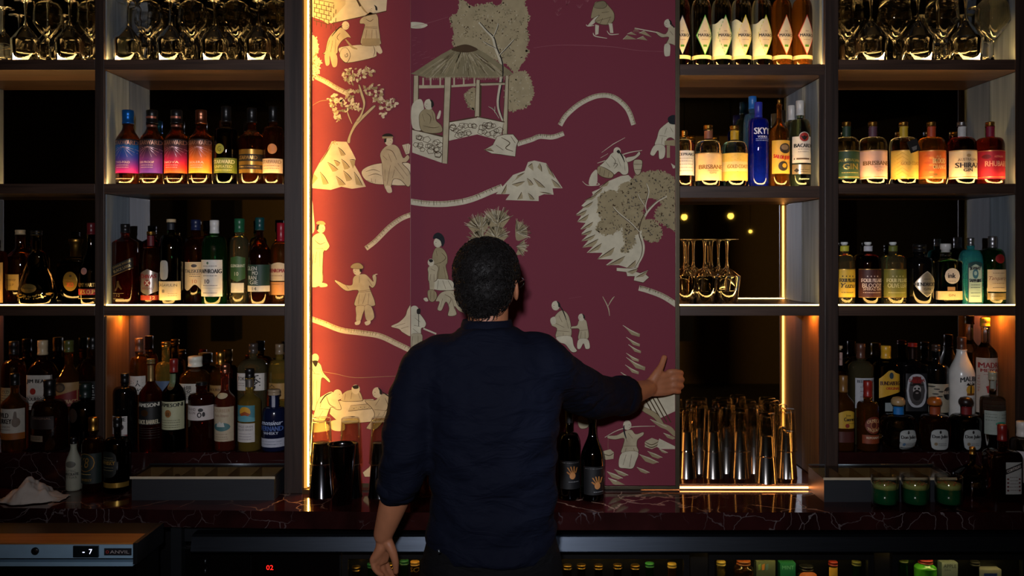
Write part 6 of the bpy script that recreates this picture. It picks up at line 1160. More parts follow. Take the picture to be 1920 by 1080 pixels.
# highball stacks: pint glass upturned over a steel tin
TIN = solid('polished_tin', (190, 186, 180), 0.16, 1.0, 0.05, 12, stretch=(30, 30, 2))
DTIN = solid('smoked_tin', (110, 110, 114), 0.14, 1.0, 0.05, 12)
def tin_mesh(h, r0, r1, mat, up=False):
    m = MB(); t = .0008
    if up: m.lathe([(r0 * .9, 0), (r0, .002), (r0 + (r1 - r0) * .95, h * .96), (r1, h - .002), (r1 + .0012, h - .001), (r1 + .0012, h), (r1 - t, h), (r0 + (r1 - r0) * .94 - t, h * .94), (r0 - t, .004), (.0003, .003)], 36)
    else: m.lathe([(r1 + .0012, 0), (r1 + .0012, .002), (r1, .004), (r0, h - .002), (r0 * .9, h), (.0003, h)], 36)
    return m
tinp, glp = {}, {}
def stack(cx, y, z, ptop, pring, ptin, w0, w1, tl, glabel, grp, mat=TIN):
    base = PY(z, y); k = (y - EY) / F; hg = (base - ptop) * k; ht = (base - ptin) * k; zr = (base - pring) * k
    r0, r1 = w0 / 2 * k, w1 / 2 * k
    key = (mat.name,)
    if key not in tinp:
        t = thing('shaker_tin', tl, 'cocktail shaker tin', (XX(cx, y), y, z), grp + ' tins')
        tin_mesh(ht, r0 - .003, r1, mat).build('cup', mat, t)
        m = MB(); m.lathe([(r1 + .0010, 0), (r1 + .0018, .001), (r1 + .001, .002)], 36, closed=True) ; m.build('rolled_rim', mat, t); tinp[key] = (t, ht)
    else:
        t = copy_tree(tinp[key][0]); t.location = (XX(cx, y), y, z); t['label'] = tl; t['group'] = grp + ' tins'
    # glass: upturned, rim at zr, closed base at hg
    H = hg - zr
    if key not in glp:
        g = thing('mixing_glass', glabel, 'glass', (XX(cx, y), y, z + zr), grp + ' glasses')
        rr = r0 + (r1 - r0) * .42 + .0042; rt = r0 + .0005; m = MB()
        m.lathe([(rr - .0016, 0), (rr, 0), (rr, .002), (rt, H - .003), (rt - .003, H), (.0004, H - .001)], 36)
        m.v = m.v; 
        m2 = MB(); m2.lathe([(.0004, H), (rt - .003, H), (rt, H - .003), (rt - (rt - rr) * .1, H - .012), (rr, .0015), (rr - .0007, 0), (rr - .0014, .0015), (rt - .0017 - (rt - rr) * .1, H - .014), (.0004, H - .0145)], 36)
        m2.build('tumbler', THIN, g); glp[key] = (g, H)
        m3 = MB(); m3.lathe([(rr + .0006, .0005), (rr + .0012, .0015), (rr + .0006, .0028)], 36, closed=True); m3.build('rim_bead', CRYSTAL, g)
    else:
        g = copy_tree(glp[key][0]); g.location = (XX(cx, y), y, z + zr); g['label'] = glabel; g['group'] = grp + ' glasses'
zf = FLOORC
for i, (cx, y) in enumerate([(1287, .075), (1337, .075), (1387, .075), (1474, .075), (1436, .005)]):
    l = 'in the front row beside the sliding panel' if i < 4 else 'standing forward of the other stacks'
    stack(cx, y, zf, PY(zf, y) - 128, PY(zf, y) - 50, PY(zf, y) - 86, 31, 40, 'upturned steel tin ' + l, 'clear tumbler upturned over a steel tin ' + l, 'highball stack')
for cx in (1311, 1362, 1414, 1459):
    y = .145; stack(cx, y, zf, PY(zf, y) - 128, PY(zf, y) - 50, PY(zf, y) - 86, 31, 40, 'upturned steel tin in the rear row against the mirror', 'clear tumbler upturned over a steel tin in the rear row', 'highball stack')
for cx, l in ((603, 'nearest the tall light strip'), (657, 'behind the open empty tin'), (713, "beside the man's left elbow")):
    y = -.112; stack(cx, y, ZCNT, 783, 868, 829, 33, 44, 'dark steel tin under a tumbler, ' + l, 'clear tumbler upturned on a dark tin, ' + l, 'counter stack', DTIN)
y = -.195
t = thing('shaker_tin', 'open dark steel tin standing upright in front of the stacks', 'cocktail shaker tin', (XX(641, y), y, ZCNT))
tin_mesh((PY(ZCNT, y) - 832) * U(1, y), U(18.5, y), U(26, y), DTIN, True).build('cup', DTIN, t)
# cut glass mixing beaker half hidden by the arm
y = -.1
t = thing('mixing_beaker', 'amber cut glass mixing beaker with bar spoon behind the man\'s left elbow', 'mixing beaker', (XX(793, y), y, ZCNT))
m = MB(); R = .036; rs = []
prof = [(R * .9, 0), (R, .004), (R, .09), (R * .98, .13), (R * 1.0, .135), (R * .93, .135), (R * .9, .01), (.0004, .009)]
m.lathe(prof, 36); m.build('beaker', glassy('amber_cut_glass', (255, 206, 130)), t)
m = MB()
for q in range(18):
    for z in range(5): a = q * 2 * PI / 18 + (z % 2) * PI / 18; m.ball((math.cos(a) * R, math.sin(a) * R, .018 + z * .02), .0055, 6, sc=(.35, .35, 1.4))
m.build('cut_pattern', glassy('amber_facets', (255, 200, 120)), t)
m = MB(); m.tube([(0.005, .01, .012), (0, .015, .12), (-.004, .02, .23)], .0018, 8); m.ball((-.004, .02, .235), .005, 10); m.build('bar_spoon', solid('brass_spoon', (190, 140, 70), .25, 1.0), t)

# garnish trays
PLAST = thin_glass('clear_plastic', (232, 226, 212), .12, .35, .10)
def tray(pxa, pxb, yfr, pbot, ptop, dep, label, fills):
    x0, x1 = XX(pxa, yfr), XX(pxb, yfr); zt = ZZ(ptop, yfr) - ZCNT; cx = (x0 + x1) / 2; w = (x1 - x0) / 2
    t = thing('garnish_tray', label, 'garnish tray', (cx, yfr, ZCNT))
    m = MB(); th = .0015
    m.box((-w, 0, 0), (w, dep, th)); m.box((-w, 0, th), (w, th, zt)); m.box((-w, dep - th, th), (w, dep, zt)); m.box((-w, th, th), (-w + th, dep - th, zt)); m.box((w - th, th, th), (w, dep - th, zt))
    m.build('steel_box', solid('tray_steel', (66, 69, 74), .42, .6, .1, 10, stretch=(1, 20, 40)), t)
    n = 6
    for i in range(n):
        a = -w + .004 + i * (2 * w - .008) / n; b_ = a + (2 * w - .008) / n - .004
        m = MB(); zz = zt - .002; m.box((a, .004, .012), (b_, dep - .004, .014)); m.box((a, .004, .014), (a + .001, dep - .004, zz)); m.box((b_ - .001, .004, .014), (b_, dep - .004, zz)); m.box((a, .004, .014), (b_, .005, zz)); m.box((a, dep - .005, .014), (b_, dep - .004, zz))
        o = m.build('insert', solid('insert_plastic', (176, 158, 124), .4), t)
        if fills[i]:
            m = MB(); r = random.Random(i)
            for q in range(9): m.ball((r.uniform(a + .012, b_ - .012), r.uniform(.02, dep - .02), .018 + r.uniform(0, zz - .036)), r.uniform(.009, .013), 10, sc=(1, .8, .5))
            m.build('fruit_slices', solid('fruit_%d_%d_%d' % fills[i], fills[i], .5), o)
    m = MB(); m.rings([[(-w - .004, -.004, zt + .001), (w + .004, -.004, zt + .001), (w + .004, dep, zt + .004), (-w - .004, dep, zt + .004)], [(-w - .004, -.004, zt + .0035), (w + .004, -.004, zt + .0035), (w + .004, dep, zt + .0065), (-w - .004, dep, zt + .0065)]], smooth=False)
    m.build('lid', PLAST, t)
    m = MB(); m.tube([(-w, dep - .002, zt + .008), (w, dep - .002, zt + .008)], .0028, 10); m.build('hinge', STEEL, t)
    m = MB(); m.box((-w - .004, -.0058, zt - .004), (w + .004, -.0042, zt + .0038)); m.build('lid_lip', solid('frosted_lip', (190, 176, 150), .4), t)
    return t
tray(247, 514, -.158, 937, 895, .145, 'long steel garnish tray with clear lid before the whisky bay', [None, (110, 90, 50), None, (190, 140, 40), None, None])
tray(1545, 1790, -.178, 940, 897, .15, 'long steel garnish tray with clear lid behind the green cocktails', [None, (150, 130, 60), None, (150, 110, 50), (190, 120, 40), (180, 100, 40)])
# green cocktails
def cocktail(cx, label, foam):
    y = -.232; t = thing('green_cocktail', label, 'cocktail', (XX(cx, y), y, ZCNT), 'green cocktails on the counter'); R = U(24.5, y); H = (PY(ZCNT, y) - 892) * U(1, y)
    m = MB(); m.lathe([(R * .6, 0), (R * .82, .002), (R * .97, .012), (R, .022), (R, H - .001), (R - .001, H), (R - .002, H - .001), (R - .002, .022), (R * .9, .013), (.0004, .011)], 40); m.build('tumbler', THIN, t)
    m = MB(); m.lathe([(R * .7, .0125), (R * .93, .0165), (R - .0028, .024), (R - .0028, H * .62), (.0004, H * .62)], 36)
    m.build('green_drink', glassy('green_drink', (20, 88, 54), 0.15, 1.33, .3), t)
    m = MB(); m.lathe([(R - .0030, H * .622), (R - .0030, H * .74), (R * .9, H * .755), (.0004, H * .76)], 36); fo = m.build('foam', solid('drink_foam', (140, 150, 80), .7, bmp=.5), t)
    m = MB(); r = random.Random(cx)
    for q in range(16): a = r.random() * 6.28; d = math.sqrt(r.random()) * R * .8; m.ball((math.cos(a) * d, math.sin(a) * d, H * .775), .0025, 6, sc=(1.4, 1, .6))
    m.build('garnish', solid('garnish_crumbs', (150, 90, 50), .7), t)
cocktail(1659, 'green cocktail in a tumbler, leftmost of the three', 0)
cocktail(1716, 'green cocktail in a tumbler, middle one of the three', 1)
cocktail(1779, 'green cocktail in a tumbler, rightmost beside the dark flask', 2)
# crumpled towel
m = MB(); nx, ny = 64, 26; y0 = -.20; r = random.Random(3)
X0, X1 = XX(4, -.15), XX(121, -.15); vs = []
def th_(u, v):
    e = max(0, 1 - (abs(v - .5) * 2) ** 3) * min(1, u * 6) * min(1, (1 - u) * 3)
    hump = .062 * math.exp(-((u - .42) / .24) ** 2) + .026 * math.exp(-((u - .78) / .14) ** 2)
    p = Vector((u * 5.2, v * 3.0, 1.3)); f = .55 + .7 * noise.noise(p * 1.2) + .35 * noise.noise(p * 2.6) + .10 * noise.noise(p * 6)
    return max(.0015, e * hump * (.55 + .75 * f))
for j in range(ny):
    for i in range(nx):
        u, v = i / (nx - 1), j / (ny - 1); w = .5 + .5 * math.sin(PI * min(u * 1.15, 1)) ; jx = noise.noise(Vector((u * 6, v * 5, 7))) * .012
        vs.append((X0 + (X1 - X0) * u + jx, -.145 + (v - .5) * .15 * w + noise.noise(Vector((u * 7, 2, v * 3))) * .012, ZCNT + .0015 + th_(u, v)))
c = Vector(((X0 + X1) / 2, -.145, ZCNT)); vs = [Vector(p) - c for p in vs]
m.add(vs, [(j * nx + i, j * nx + i + 1, (j + 1) * nx + i + 1, (j + 1) * nx + i) for j in range(ny - 1) for i in range(nx - 1)], 0, smooth=True)
o = m.build('bar_towel', solid('towel_cotton', (196, 184, 172), .9, 0, .06, 40, bmp=.4), None, c)
sm = o.modifiers.new('thick', 'SOLIDIFY'); sm.thickness = .0014; sm.offset = 1
tag(o, 'crumpled white cloth on the counter at far left', 'towel')

# pendant lamps and dark room behind the camera (seen in the mirrors)
def pendant(px, py, D, label, r=.026):
    y = 2 * YM - (D + EY) ; x = (px - CX) / F * D; z = EZ - (py - CY) / F * D
    t = thing('pendant_lamp', label, 'pendant lamp', (x, y, z))
    m = MB(); m.ball((0, 0, 0), r, 20); m.build('glowing_globe', emis('globe', (255, 196, 70), 7), t)
    m = MB(); m.tube([(0, 0, r * .9), (0, 0, RZ - z)], .003, 6); m.build('cord', BLACK, t)
    m = MB(); m.lathe([(r * .5, r * .75), (r * .5, r * 1.5), (.003, r * 1.7)], 16); m.build('holder', BLACK, t)
pendant(1283, 407, 7.4, 'small warm globe lamp reflected in the mirror nearest the panel')
pendant(1370, 405, 7.4, 'small warm globe lamp reflected in the mirror above the wine glasses')
pendant(1407, 434, 10.2, 'distant warm globe lamp reflected above the wine glasses', .02)
def backitem(px0, px1, py0, py1, D, mat, name, label, cat, dep=.3):
    y = 2 * YM - (D + EY); k = D / F
    o = boxo(name, ((px0 - CX) * k, y - dep, EZ - (py1 - CY) * k), ((px1 - CX) * k, y, EZ - (py0 - CY) * k), mat); tag(o, label, cat)

m0 = solid('far_black', (10, 10, 10), .8); m1 = solid('far_panel', (96, 78, 42), .8); m2 = solid('far_dark_brown', (48, 34, 24), .8)
SHD = solid('shade_fabric', (16, 16, 17), .8)
for px, py, D, l in ((440, 178, 8.6, 'large dark drum lampshade seen only as a reflection behind the whisky bottles'), (1650, 182, 8.6, 'large dark drum lampshade seen only as a reflection behind the gin bottles')):
    y = 2 * YM - (D + EY); x = (px - CX) / F * D; z = EZ - (py - CY) / F * D
    t = thing('drum_lamp', l, 'lamp', (x, y, z)); m = MB(); m.lathe([(.30, -.14), (.30, .13), (.295, .13), (.295, -.14)], 40, closed=True); m.build('lamp_shade', SHD, t)
    m = MB(); m.lathe([(.42, -.165), (.42, -.15), (.0004, -.15)], 40); m.build('brim', SHD, t); m = MB(); m.tube([(0, 0, .0), (0, 0, RZ - z)], .008, 8); m.build('stem', BLACK, t)
backitem(110, 185, 618, 672, 9.0, emis('blue_screen', (16, 60, 150), .14), 'blue_screen', 'dim blue lit panel across the room seen reflected above the bourbons', 'screen', .05)
for i, (a, b_) in enumerate(((395, 440), (1500, 1560), (1700, 1760), (120, 160), (1240, 1300))):
    backitem(a, b_, 320, 640, 10.5, m0, 'room_pillar', 'dark pillar on the far side of the room, %s' % ['reflected behind the whisky bottles', 'reflected beside the wine glasses', 'reflected behind the gin bottles', 'reflected behind the cognac bottles', 'reflected right behind the sliding panel'][i], 'pillar')
# ------------------------------------------------------------------ the man
def eval_mesh(o, name):
    dg = bpy.context.evaluated_depsgraph_get(); dg.update()
    me = bpy.data.meshes.new_from_object(o.evaluated_get(dg)); me.name = name
    return me
def fuse(mb, name, mat, voxel, smooth=4, parent=None, fac=.5):
    me = mb.mesh(name, [mat]); o = bpy.data.objects.new(name, me); COL.objects.link(o)
    r = o.modifiers.new('fuse', 'REMESH'); r.mode = 'VOXEL'; r.voxel_size = voxel; r.use_smooth_shade = True
    s = o.modifiers.new('soft', 'SMOOTH'); s.iterations = smooth; s.factor = fac
    m2 = eval_mesh(o, name); o.modifiers.clear(); o.data = m2
    if parent: o.parent = parent
    return o
def loft(mb, secs, seg=40):   # secs: (cx, cy, z, rx, ry, n)
    rs = []
    for cx, cy, z, rx, ry, n in secs:
        ring = []
        for j in range(seg):
            t = 2 * PI * (j + .5) / seg; c, d = math.cos(t), math.sin(t); k = (abs(c) ** n + abs(d) ** n) ** (-1 / n); ring.append((cx + c * k * rx, cy + d * k * ry, z))
        rs.append(ring)
    mb.rings(rs, smooth=True)
def limb(mb, pts, rad, seg=20, flat=1.0, k=5):
    q = catmull([tuple(p) + (r,) for p, r in zip(pts, rad)], False, k)
    mb.tube([p[:3] for p in q], [p[3] for p in q], seg, flat=flat); 
    mb.ball(q[0][:3], q[0][3] * .98, 14); mb.ball(q[-1][:3], q[-1][3] * .98, 14)
yP = -.60
m_, nt, b = newmat('skin'); 
noisemul(nt, lin((166, 108, 76)), b.inputs['Base Color'], 30, .10)
b.inputs['Roughness'].default_value = .5; b.inputs['Subsurface Weight'].default_value = .0
nz = nt.nodes.new('ShaderNodeTexNoise'); nz.inputs['Scale'].default_value = 260; bump(nt, b, nz.outputs['Fac'], .12, .001)
SKIN = m_
def cloth(name, c, sc=700):
    m, nt, b = newmat(name); nz, mp = noisemul(nt, lin(c), b.inputs['Base Color'], sc, .25)
    b.inputs['Roughness'].default_value = .85; b.inputs['Specular IOR Level'].default_value = .15
    n2 = nt.nodes.new('ShaderNodeTexNoise'); n2.inputs['Scale'].default_value = 9; n2.inputs['Detail'].default_value = 3; n2.inputs['Distortion'].default_value = 1.4
    tc = nt.nodes.new('ShaderNodeTexCoord'); mp2 = nt.nodes.new('ShaderNodeMapping'); mp2.inputs['Scale'].default_value = (1, 1, 2.4); nt.links.new(tc.outputs['Object'], mp2.inputs[0]); nt.links.new(mp2.outputs[0], n2.inputs['Vector'])
    bump(nt, b, n2.outputs['Fac'], .55, .02); _m[name] = m; return m
SHIRT = cloth('navy_shirt_cloth', (5, 9, 25)); PANTS = cloth('black_trouser_cloth', (8, 8, 10))
def Q(px, py, y): return P(px, py, y)
headc = Q(914, 528, -.60)
neckz = ZZ(604, yP); 
HX = headc.x; HZ = headc.z
body = MB()
# cranium, jaw, neck (face towards +y, turned a little to the right)
ang = -.28
def hd(x, y, z): c, s = math.cos(ang), math.sin(ang); return (HX + x * c - y * s, yP + x * s + y * c, HZ + z)
def hball(x, y, z, r, sc=(1, 1, 1)):
    m = MB(); m.ball((0, 0, 0), r, 20, sc=sc); body.add([hd(x + v[0], y + v[1], z + v[2]) for v in m.v], m.f, smooth=True)
hball(0, -.005, .022, .078, (1.0, 1.18, 1.12)); hball(0, .03, -.02, .068, (.98, 1.1, 1.1)); hball(0, .045, -.062, .050, (.95, 1.0, .8)); hball(0, .072, -.085, .024, (1.2, .9, .8))
hball(0, .106, -.018, .013, (.9, 1.3, 1.8)); hball(0, .112, -.030, .013, (1.2, 1, .8)); hball(0, .098, -.055, .014, (1.7, .8, .45)); hball(-.03, .088, .014, .014, (1.6, .6, .6)); hball(.03, .088, .014, .014, (1.6, .6, .6))
for sx in (-1, 1):   # ears
    m = MB(); m.ball((0, 0, 0), .03, 16, sc=(.28, .55, 1.0)); body.add([hd(sx * (.079 + abs(v[2]) * .02) + v[0] + sx * max(-v[1], 0) * .5, .002 + v[1] - v[2] * .15, -.022 + v[2]) for v in m.v], m.f, smooth=True)
limb(body, [(HX + .004, yP + .005, HZ - .055), (HX + .002, yP - .006, HZ - .10), (HX + .002, yP - .008, neckz - .06)], [.054, .055, .056])
loft(body, [(-.055, yP, ZZ(1010, yP), .135, .085, 2.2), (-.055, yP, ZZ(880, yP), .135, .085, 2.2), (-.055, yP, ZZ(740, yP), .15, .09, 2.2), (-.055, yP, ZZ(660, yP), .14, .07, 2.2), (-.052, yP, ZZ(625, yP), .07, .055, 2)])
# left arm hanging
LS, LE, LW = Q(792, 688, yP), Q(762, 872, -.62), Q(718, 1003, -.555)
limb(body, [LS, (LS + LE) / 2, LE, LE * .55 + LW * .45, LW], [.048, .046, .042, .041, .027])
# right arm reaching to the panel edge
RS, RE, RW = Q(1035, 690, yP), Q(1118, 748, -.36), Q(1216, 728, -.135)
limb(body, [RS, (RS + RE) / 2, RE, RE * .5 + RW * .5 + Vector((0, 0, -.006)), RW], [.048, .046, .043, .041, .028])
# legs under the trousers
for sx in (-1, 1): limb(body, [(-.055 + sx * .07, yP, .86), (-.055 + sx * .085, yP + .01, .48), (-.055 + sx * .09, yP, .09)], [.075, .05, .036])
# right hand on the panel edge: back of hand towards the camera, thumb up
k = (-.12 - EY) / F
def H(px, py, y): return Q(px, py, y)
palm = [(1212, 727, -.125), (1228, 722, -.118), (1246, 719, -.108), (1258, 718, -.100)]
for dy in (-17, -6, 5, 15):   # metacarpal fans form the palm
    limb(body, [H(1214, 728 + dy * .35, -.125), H(1234, 722 + dy * .85, -.118), H(1256, 719 + dy * 1.0, -.098)], [.017, .0155, .0115], 12)
fing = [((1254, 698, -.100), (1264, 697, -.098), (1276, 699, -.075), (1277, 701, -.050), .0100), ((1256, 711, -.099), (1266, 710, -.098), (1278, 711.5, -.075), (1278, 713, -.048), .0102), ((1256, 722, -.099), (1266, 722, -.098), (1277, 723.5, -.076), (1277, 725, -.050), .0098), ((1253, 733, -.100), (1262, 733, -.097), (1271.5, 734.5, -.078), (1273, 735.5, -.056), .0086)]
for a, b_, c, d, r in fing: limb(body, [H(*a), H(*b_), H(*c), H(*d)], [r * 1.08, r * 1.04, r, r * .84], 12)
limb(body, [H(1222, 716, -.128), H(1232, 700, -.122), H(1240, 686, -.108), H(1245.5, 670, -.094)], [.017, .0145, .0108, .0095], 12)
# left hand hanging, relaxed, thumb towards the body
hy = -.55
for a, b_ in (((699, 1050), .0), ((707, 1052), .010), ((715, 1053), .020), ((722, 1050), .030)):
    limb(body, [H(718, 1008, hy), H(714 + b_ * 300, 1028, hy - .004 + b_ * .5), H(a[0], a[1], hy + b_ * .6)], [.0215, .0160, .0105], 12)
lf = [[(698, 1050, 0), (701, 1064, .000), (709, 1074, .006), (717, 1078, .012), .0078], [(706, 1052, .012), (709, 1070, .014), (718, 1082, .020), (726, 1086, .026), .0084], [(715, 1053, .025), (719, 1071, .029), (728, 1082, .036), (736, 1085, .042), .0084], [(722, 1050, .038), (729, 1067, .044), (737, 1077, .052), (743, 1079, .058), .0080]]
for a, b_, c, d, r in lf: limb(body, [H(a[0], a[1], hy + a[2]), H(b_[0], b_[1], hy + b_[2]), H(c[0], c[1], hy + c[2]), H(d[0], d[1], hy + d[2])], [r * 1.1, r, r * .95, r * .8], 12)
limb(body, [H(724, 1012, hy - .008), H(734, 1030, hy - .014), H(741, 1052, hy - .012), H(742, 1072, hy - .002)], [.017, .0135, .0105, .0085], 12)
c0 = Vector((-.055, yP, 0))
body.v = [tuple(Vector(v) - c0) for v in body.v]
man = fuse(body, 'person', SKIN, .0034, 4, None, .5); man.location = c0
tag(man, 'dark haired man in a navy shirt seen from behind, reaching right to the wallpaper panel', 'person')
# ---- shirt
sh = MB()
Zp = lambda py: ZZ(py, yP)
def sec(py, l, r, ry, n=2.3, dy=0): x0, x1 = XX(l, yP), XX(r, yP); return ((x0 + x1) / 2, yP + dy, Zp(py), (x1 - x0) / 2, ry, n)
loft(sh, [sec(1040, 800, 1042, .120), sec(1028, 800, 1042, .117), sec(1000, 800, 1040, .112), sec(960, 806, 1042, .114), sec(900, 808, 1042, .116), sec(850, 803, 1044, .120), sec(800, 800, 1048, .124), sec(760, 796, 1052, .124), sec(720, 790, 1050, .116), sec(690, 786, 1046, .104), sec(664, 792, 1036, .090), sec(645, 812, 1016, .082, 2.3, -.006), sec(628, 842, 986, .076, 2.3, -.010), sec(612, 862, 964, .070, 2.2, -.010)])
limb(sh, [Q(800, 690, yP), Q(778, 740, -.61), Q(768, 800, -.62), Q(764, 850, -.62), Q(752, 890, -.61), Q(742, 916, -.602)], [.074, .070, .070, .067, .060, .0535], 24)
limb(sh, [Q(798, 684, yP), Q(835, 662, yP)], [.060, .058], 20); limb(sh, [Q(1000, 660, yP), Q(1036, 684, -.59)], [.058, .064], 20)
limb(sh, [Q(1022, 690, yP), Q(1050, 708, -.52), Q(1084, 728, -.43), Q(1112, 742, -.36), Q(1140, 744, -.30), Q(1163, 742, -.245)], [.078, .076, .074, .070, .063, .0600], 24)
sh.v = [tuple(Vector(v) - c0) for v in sh.v]
# wrinkles: drape displacement before fusing is too coarse, so displace the fused surface
shirt = fuse(sh, 'shirt', SHIRT, .0075, 10, man, .6)
me = shirt.data; me.update()
norms = [v.normal.copy() for v in me.vertices]
for v, n in zip(me.vertices, norms):
    p = v.co
    zz = p.z
    sag = math.sin(zz * 62 + math.sin(p.x * 15 + 1) * 1.6 + noise.noise(p * 6) * 3.0)
    w = max(0, min(1, (1.34 - zz) / .2)) * .55 + .2
    d = .0062 * w * max(sag, -.3) + .008 * noise.noise(Vector((p.x * 9 + p.z * 5, p.y * 9, p.z * 16 - p.x * 8))) + .0022 * noise.noise(p * 42)
    v.co += n * d
me.update()
# cuffs and collar
def ring_cuff(a, b_, r, name):
    a, b_ = Vector(a) - c0, Vector(b_) - c0; m = MB(); t = (b_ - a).normalized(); u = t.orthogonal().normalized(); v = t.cross(u); rs = []
    L = (b_ - a).length
    for q, rr in ((0, r + .002), (.3, r + .006), (.7, r + .006), (1, r + .003), (1, r - .004), (.5, r - .006), (0, r - .006)):
        rs.append([a + t * L * q + u * math.cos(2 * PI * j / 32) * (rr + .0018 * math.sin(j * 2.1)) + v * math.sin(2 * PI * j / 32) * rr for j in range(32)])
    m.rings(rs, closed=True); return m.build(name, SHIRT, shirt)
ring_cuff(Q(745, 908, -.604), Q(739, 924, -.598), .051, 'rolled_cuff')
ring_cuff(Q(1155, 743, -.262), Q(1175, 741, -.222), .0575, 'rolled_cuff')
m = MB(); rs = []
for q, (r1, r2, z) in enumerate([(.074, .066, Zp(622)), (.070, .063, Zp(606)), (.066, .060, Zp(599)), (.064, .058, Zp(599.5)), (.064, .058, Zp(622))]):
    rs.append([Vector((XX(913, yP) + math.cos(2 * PI * j / 40) * r1, yP + math.sin(2 * PI * j / 40) * r2 - .002, z + .0)) - c0 for j in range(40)])
m.rings(rs, cap0=False, cap1=False); m.build('collar', SHIRT, shirt)
# ---- trousers, belt, shoes
tr = MB()
loft(tr, [sec(1180, 796, 1058, .118), sec(1100, 786, 1056, .120), sec(1050, 790, 1054, .116), sec(1012, 800, 1044, .108), sec(985, 808, 1036, .10)])
for sx in (-1, 1): limb(tr, [(-.055 + sx * .075, yP, .80), (-.055 + sx * .088, yP + .01, .48), (-.055 + sx * .092, yP + .005, .07)], [.098, .082, .064], 24)
tr.v = [tuple(Vector(v) - c0) for v in tr.v]
trousers = fuse(tr, 'trousers', PANTS, .011, 6, man)
m = MB(); m.tube([Vector(Q(822, 1030, -.715)) - c0, Vector(Q(824, 1037, -.717)) - c0], .0035, 8); m.build('key_clip', STEEL, trousers)
for sx in (-1, 1):
    m = MB(); 
    loft(m, [(sx * .092, .04, .0, .045, .14, 2.6), (sx * .092, .04, .03, .046, .138, 2.6), (sx * .092, .02, .06, .042, .10, 2.3), (sx * .092, -.01, .095, .038, .05, 2)], 24)
    m.build('shoe', solid('shoe_leather', (18, 15, 14), .4), man)
# ---- hair
hair = MB()
def on(u, v):   # direction on the scalp: u around (0 back), v height angle
    return
hb = MB()
def hb_ball(x, y, z, r, sc): m = MB(); m.ball((0, 0, 0), r, 24, sc=sc); hb.add([Vector(hd(x + v[0], y + v[1], z + v[2])) - c0 for v in m.v], m.f, smooth=True)
hb_ball(0, -.012, .032, .088, (1.0, 1.12, 1.02)); hb_ball(0, -.035, -.012, .079, (.98, .86, 1.0)); hb_ball(0, -.045, -.055, .054, (.98, .66, .85)); hb_ball(0, .045, .062, .06, (1.1, 1, .75))
HAIR, nt, b = newmat('black_hair'); noisemul(nt, lin((16, 13, 12)), b.inputs['Base Color'], 50, .4); b.inputs['Roughness'].default_value = .6; b.inputs['Specular IOR Level'].default_value = .22
hr = fuse(hb, 'hair', HAIR, .005, 4, man)
me = hr.data
pts = [(v.co.copy(), v.normal.copy()) for v in me.vertices]
for v, (p, n) in zip(me.vertices, pts): v.co = p + n * (.0035 * noise.noise(p * 45) + .0015 * noise.noise(p * 130))
st = MB(); rnd = random.Random(11)
for i in range(2600):
    p, n = pts[rnd.randrange(len(pts))]
    lx = p + c0
    if (lx.y - yP) > .075 and (lx.z - HZ) < .03: continue
    t = n.cross(Vector((rnd.uniform(-1, 1), rnd.uniform(-1, 1), rnd.uniform(-1, 1)))).normalized(); b2 = n.cross(t); r = rnd.uniform(.0035, .0075); tw = rnd.uniform(2.5, 5.0); down = Vector((0, 0, -1)) * rnd.uniform(.002, .012)
    base = p - n * .002; L = []
    for q in range(7):
        a = q / 6 * tw; L.append(base + n * (.001 + .0055 * math.sin(q / 6 * 2.4)) + t * (math.cos(a) - 1) * r + b2 * math.sin(a) * r + down * (q / 6))
    st.tube(L, [.0009, .0010, .0010, .0009, .0008, .0006, .0003], 4)
st.build('curls', HAIR, hr)
# glasses arm at the right temple
m = MB()
for sx in (-1, 1): m.tube([Vector(hd(sx * .083, .0, -.006)) - c0, Vector(hd(sx * .085, .05, .002)) - c0, Vector(hd(sx * .078, .106, .004)) - c0], .0018, 8)
for sx in (-1, 1): m.tube([Vector(hd(sx * .042 + math.cos(a) * .031, .112, -.004 + math.sin(a) * .021)) - c0 for a in [q * PI / 8 for q in range(17)]], .0017, 8)
m.tube([Vector(hd(-.012, .114, .004)) - c0, Vector(hd(.012, .114, .004)) - c0], .0016, 8)
m.build('eyeglasses', solid('black_acetate', (14, 12, 12), .25), man)
# fingernails
for px, py, y, rx in ((1279, 700, -.062, .005), (1281, 712, -.060, .005), (1280, 724.5, -.062, .005)):
    pass
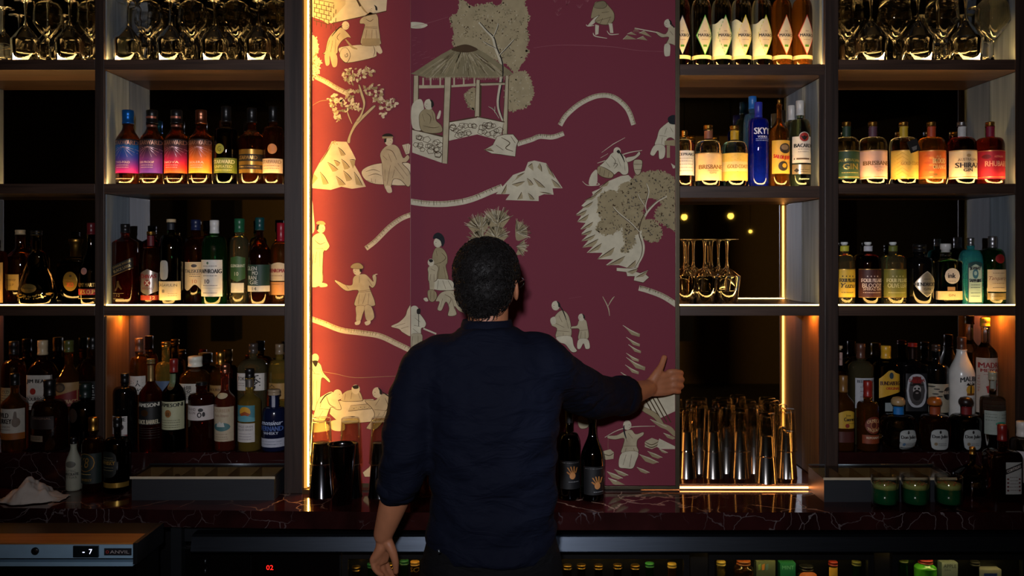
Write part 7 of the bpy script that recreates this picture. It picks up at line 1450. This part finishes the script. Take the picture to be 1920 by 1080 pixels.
# ------------------------------------------------------------------ camera, lights, view
cam = bpy.data.cameras.new('camera'); co = bpy.data.objects.new('camera', cam); COL.objects.link(co)
co.location = (0, EY, EZ); co.rotation_euler = (PI / 2, 0, 0)
cam.sensor_width = 36; cam.lens = 36 * F / 1920; cam.shift_y = -(540 - CY) / 1920; cam.clip_start = 0.05; cam.clip_end = 60
SC.camera = co
def light(name, kind, loc, target, power, col, size=0.1, **kw):
    l = bpy.data.lights.new(name, kind); l.energy = power; l.color = lin(col)[:3] if max(col) > 1 else col
    o = bpy.data.objects.new(name, l); COL.objects.link(o); o.location = loc
    d = Vector(target) - Vector(loc); o.rotation_euler = d.to_track_quat('-Z', 'Y').to_euler()
    if kind == 'AREA': l.shape = 'DISK'; l.size = size
    else: l.shadow_soft_size = size
    for k, v in kw.items(): setattr(l, k, v)
    return o
light('flash_lamp', 'SPOT', (-0.10, -3.02, 1.95), (0.06, 0, 1.92), 160, (246, 246, 255), 0.05, spot_size=math.radians(86), spot_blend=1.0)
light('rail_highlight_spot', 'SPOT', (0.44, -2.6, 3.1), (0.21, -0.28, 0.81), 150, (215, 230, 255), 0.04, spot_size=math.radians(13), spot_blend=1.0)  # added narrow spot, only to put a highlight on the steel rail
light('front_wall_fill', 'AREA', (0, -5.2, 3.1), (0, -8, 1.8), 120, (255, 206, 130), 1.6)  # added fill without a fixture, lifts the front wall reflected in the mirrors
w = bpy.data.worlds.new('world'); SC.world = w; w.use_nodes = True
w.node_tree.nodes['Background'].inputs['Color'].default_value = (0.02, 0.02, 0.024, 1); w.node_tree.nodes['Background'].inputs['Strength'].default_value = 0.3
vs = SC.view_settings; SC.display_settings.display_device = 'sRGB'; vs.view_transform = 'Standard'; vs.look = 'None'; vs.exposure = 0.0; vs.gamma = 1.0; vs.use_curve_mapping = False
cy = SC.cycles; cy.max_bounces = 10; cy.transmission_bounces = 8; cy.glossy_bounces = 5; cy.diffuse_bounces = 2; cy.transparent_max_bounces = 8
cy.caustics_reflective = False; cy.caustics_refractive = False; cy.sample_clamp_indirect = 3.0; cy.blur_glossy = 0.5; cy.use_light_tree = True
